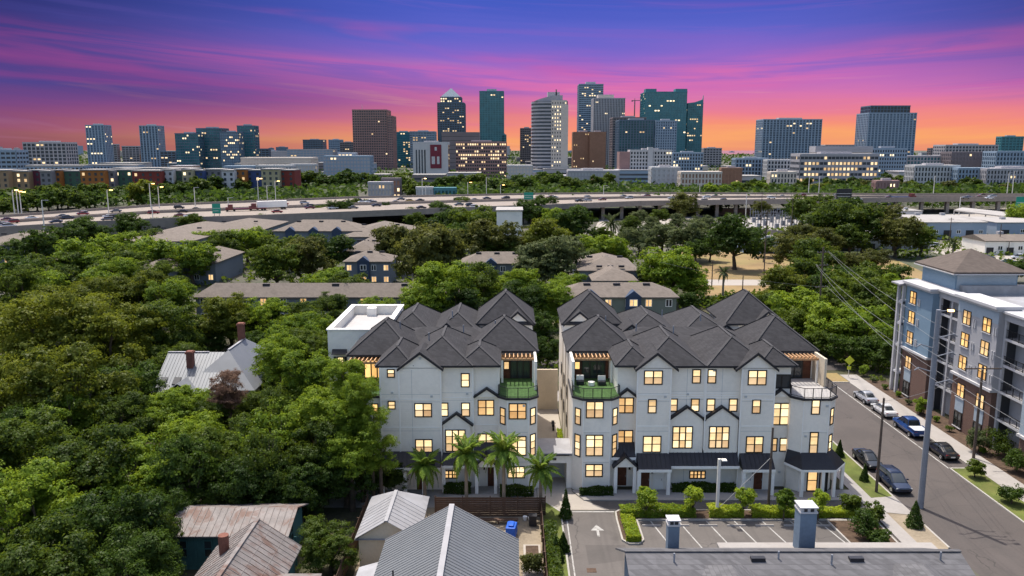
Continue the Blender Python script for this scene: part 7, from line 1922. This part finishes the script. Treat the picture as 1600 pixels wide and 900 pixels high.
# left-hand mid field
for i, (a, b, yt, Y, gl, fr, lab) in enumerate(((505, 578, 243, 850, 'tower_grey', 'tower_blue', 'grey concrete hall with a few lit openings below the brown tower'), (528, 556, 238, 870, 'tower_grey', 'tower_grey', 'raised box on the grey concrete hall'), (376, 486, 246, 900, 'tower_tan', 'tower_tan', 'long beige arena building left of the concrete hall'), (350, 402, 259, 690, 'glass_dark', 'tower_blue', 'white and navy flats right of the coloured row'),
      (400, 456, 258, 680, 'glass_blue', 'tower_white', 'white-ribbed flats with navy bays'), (452, 492, 256, 720, 'tower_tan', 'tower_white', 'cream low building right of the ribbed flats'), (345, 382, 272, 620, 'tower_white', 'tower_grey', 'plain grey-white shed at the end of the coloured row'), (448, 520, 233, 1300, 'tower_blue', 'tower_grey', 'wide low domed arena on the horizon'), (160, 182, 225, 1500, 'glass_dark', 'tower_grey', 'distant grey slab behind the first slim tower'), (190, 217, 228, 1500, 'glass_dark', 'tower_grey', 'distant stepped slab left of the second slim tower'),
      (250, 274, 236, 1300, 'glass_dark', 'tower_navy', 'low dark block left of the blue cluster'), (596, 625, 278, 560, 'tower_brick', 'tower_purple', 'dark brick workshop beyond the highway'), (575, 612, 284, 540, 'tower_tan', 'tower_grey', 'grey-roofed low hall beyond the highway'), (650, 676, 292, 500, 'tower_white', 'tower_white', 'white trailer-like shed beside the highway'), (678, 712, 293, 500, 'glass_teal', 'tower_teal', 'turquoise low building beside the highway'), (397, 420, 232, 1400, 'glass_dark', 'tower_navy', 'low dark building right of the blue cluster'), (420, 470, 236, 1600, 'tower_grey', 'tower_grey', 'flat pale hall on the left horizon'))):
    B(lab, a, b, yt, Y, gl, fr, 3.6, max(4, int((b - a) / 5)), 1.2, 1.0, .08, .4, 'low_rise', 'building', pl=False)
# the coloured apartment row
ROWC = {'tan': (.30, .20, .12), 'wine': (.13, .03, .05), 'grey': (.20, .19, .20), 'orange': (.32, .12, .03), 'green': (.06, .12, .085), 'red': (.20, .04, .03), 'white': (.50, .49, .50), 'blue': (.05, .08, .20), 'cream': (.36, .32, .20)}
for c, v in ROWC.items(): M('row_' + c, v, .8, .08, .05, .5)
ROW = [(-40, 12, 'tan'), (12, 44, 'tan'), (44, 62, 'wine'), (62, 80, 'grey'), (80, 93, 'orange'), (93, 125, 'green'), (125, 163, 'orange'), (163, 178, 'grey'), (178, 206, 'green'), (206, 252, 'red'), (252, 270, 'white'), (270, 284, 'green'), (284, 300, 'cream'), (300, 318, 'blue'), (318, 346, 'grey'), (346, 366, 'white'), (366, 384, 'orange'), (384, 408, 'blue'), (408, 436, 'cream'), (436, 460, 'red')]
for i, (a, b, c) in enumerate(ROW):
    Y = 560 + (i % 3) * 4 + i * 1.5; yt = 267 + (i % 2) * 1.5 - i * .1
    xa, zt = onY(a, yt, Y); xb, _ = onY(b, yt, Y)
    after = ('beside the ' + ROW[i-1][2] + ' one') if i else 'at the picture edge'
    t = empty('apartment_block', ((xa + xb) / 2, Y + 9, 0), f'{c} painted four-storey flats {after}, {"before" if i < len(ROW) - 1 else "at"} the {ROW[i+1][2] + " one" if i < len(ROW) - 1 else "row end"}', 'apartment block', 'coloured apartment row')
    MB().box(xa, xb - .1, Y, Y + 18, 0, zt).build('wall', 'row_' + c, t)
    MB().box(xa - .3, xb - .2, Y - .6, Y + 18.3, zt, zt + .8).build('roof', 'roof_white', t)
    n = max(2, int((xb - xa) / 4.2)); rs = random.Random(i)
    for j in range(n):
        for f in range(5):
            z = 1.2 + f * (zt - 1) / 5
            add('window', unit_box('office_lit' if rs.random() < .1 else 'glass_dark', 1.7, .2, 2.0), t, Vector((xa + (xb - xa) * (j + .5) / n, Y - .02, z + 1)) - offset_of(t))
for i, (a, b, yt, Y) in enumerate(((40, 130, 258, 640), (140, 215, 257, 660), (175, 300, 262, 640), (60, 110, 262, 650))):
    B(['pale flat-roofed flats behind the orange block', 'pale flat-roofed flats behind the green block', 'long grey roof behind the coloured row', 'short grey roof behind the wine-red block'][i], a, b, yt, Y, 'glass_dark', 'tower_blue', 3.6, 14, 1.4, 1.4, .05, .3, 'low_rise', 'building', pl=False, roof='roof_white')
# scattered low city between the towers and out to the horizon
_low = []
for k in range(120):
    px = rnd.uniform(0, 1600); Y = rnd.choice([rnd.uniform(700, 1000), rnd.uniform(900, 1400), rnd.uniform(1400, 3200)])
    if 1120 < px < 1195 and Y > 1200: continue
    w = rnd.uniform(22, 60); h = rnd.uniform(6, 15) if Y < 1400 else rnd.uniform(8, 26)
    x = (px - 800) / FPX * (Y * CP + 5)
    m = rnd.choice(['tower_grey', 'tower_white', 'tower_tan', 'tower_blue', 'tower_brick', 'tower_purple'])
    t = empty('distant_building', (x, Y, 0), f'low {dict(tower_grey="grey", tower_white="white", tower_tan="beige", tower_blue="blue-grey", tower_brick="brick-red", tower_purple="dark brown")[m]} city building seen between the towers', 'building', 'low distant city buildings')
    S = MB().box(x - w/2, x + w/2, Y, Y + 26, 0, h); S.build('wall', m, t)
    MB().box(x - w/2 - .4, x + w/2 + .4, Y - .4, Y + 26.4, h, h + .9).build('roof', rnd.choice(['roof_white', 'tower_grey', 'roof_white']), t)
    G = MB()
    for f in range(max(1, int(h / 4))): G.box(x - w/2 + 1.5, x + w/2 - 1.5, Y - .15, Y, 1.4 + f*4, 3.2 + f*4)
    G.build('window_strip', 'glass_dark', t)
for k in range(46):
    px = rnd.uniform(-20, 1620); Y = rnd.uniform(3500, 9000); w = rnd.uniform(25, 90); h = rnd.uniform(14, 50)
    x = (px - 800) / FPX * Y
    if 1130 < px < 1200: h = 6
    m = rnd.choice(['tower_grey', 'tower_blue', 'tower_navy'])
    t = empty('distant_building', (x, Y, 0), f'tiny {dict(tower_grey="grey", tower_blue="pale blue", tower_navy="dark blue")[m]} building on the far horizon', 'building', 'buildings on the horizon')
    MB().box(x - w/2, x + w/2, Y, Y + 40, 0, h).build('wall', m, t)
    MB().box(x - w/4, x + w/4, Y + 5, Y + 30, h, h + 5).build('roof_plant', 'tower_grey', t)
def far_trees():
    rs = np.random.RandomState(8); n = 42000
    Y = 600 * np.exp(rs.rand(n) * 2.6); px = rs.uniform(-100, 1700, n); X = (px - 800) / FPX * Y
    k = np.sin(X * .013 + 1) * np.sin(Y * .011) + .8 * np.sin(X * .03 + Y * .017); m = (k > -.25) & ~((Y > 4600) & (X > 1000))
    X, Y = X[m], Y[m]
    # the belts beyond the highway, closed up
    nb = 26000; Yb = rs.uniform(470, 640, nb); pb = rs.uniform(-100, 1700, nb); Xb = (pb - 800) / FPX * Yb
    kb = np.sin(Xb * .09) * np.sin(Yb * .08 + Xb * .02); mb_ = (kb > -.35) & ~((pb > 560) & (pb < 680)) & ~((pb < 350) & (Yb > 548)); Xb, Yb = Xb[mb_], Yb[mb_]
    X = np.concatenate([X, Xb]); Y = np.concatenate([Y, Yb]); s = 1.0 + Y * .0012
    p = np.stack([X, Y, rs.rand(len(X)) * 7 + 1], 1); nr = np.tile([0, -.3, 1.], (len(X), 1))
    o = add('treeline', leaf_mesh('treeline', p, nr, s * rs.uniform(.7, 1.5, len(X)), 'leaf_dark', 2, .7))
    tag(o, 'far tree cover spread through the city out to the horizon', 'treeline', kind='stuff')
far_trees()

# ------------------------------------------------------------------ labels: things of one kind that share a phrase get their place in the row
def px_of(o):
    p = o.matrix_basis.translation
    return 800 + FPX * p.x / max(1, depth(p.y, p.z))
ORD = ['leftmost', 'second from the left', 'third from the left', 'fourth from the left', 'fifth from the left', 'sixth from the left', 'seventh from the left', 'eighth from the left', 'ninth from the left', 'tenth from the left', 'eleventh from the left', 'twelfth from the left', 'thirteenth from the left', 'fourteenth from the left', 'fifteenth from the left']
def number_rows():
    by = {}
    for o in bpy.data.objects:
        if o.parent is None and 'label' in o: by.setdefault(o['label'], []).append(o)
    for lab, os_ in by.items():
        n = len(os_)
        if not 1 < n <= 30 or len(lab.split()) > 12: continue
        os_.sort(key=px_of)
        for i, o in enumerate(os_):
            w = ORD[i] if i < min(15, (n + 1) // 2) else None
            if w is None: w = ORD[min(14, n - 1 - i)].replace('left', 'right')
            if i < 15 or n - 1 - i < 15: o['label'] = f'{lab}, {w}' if i >= 0 else lab
number_rows()
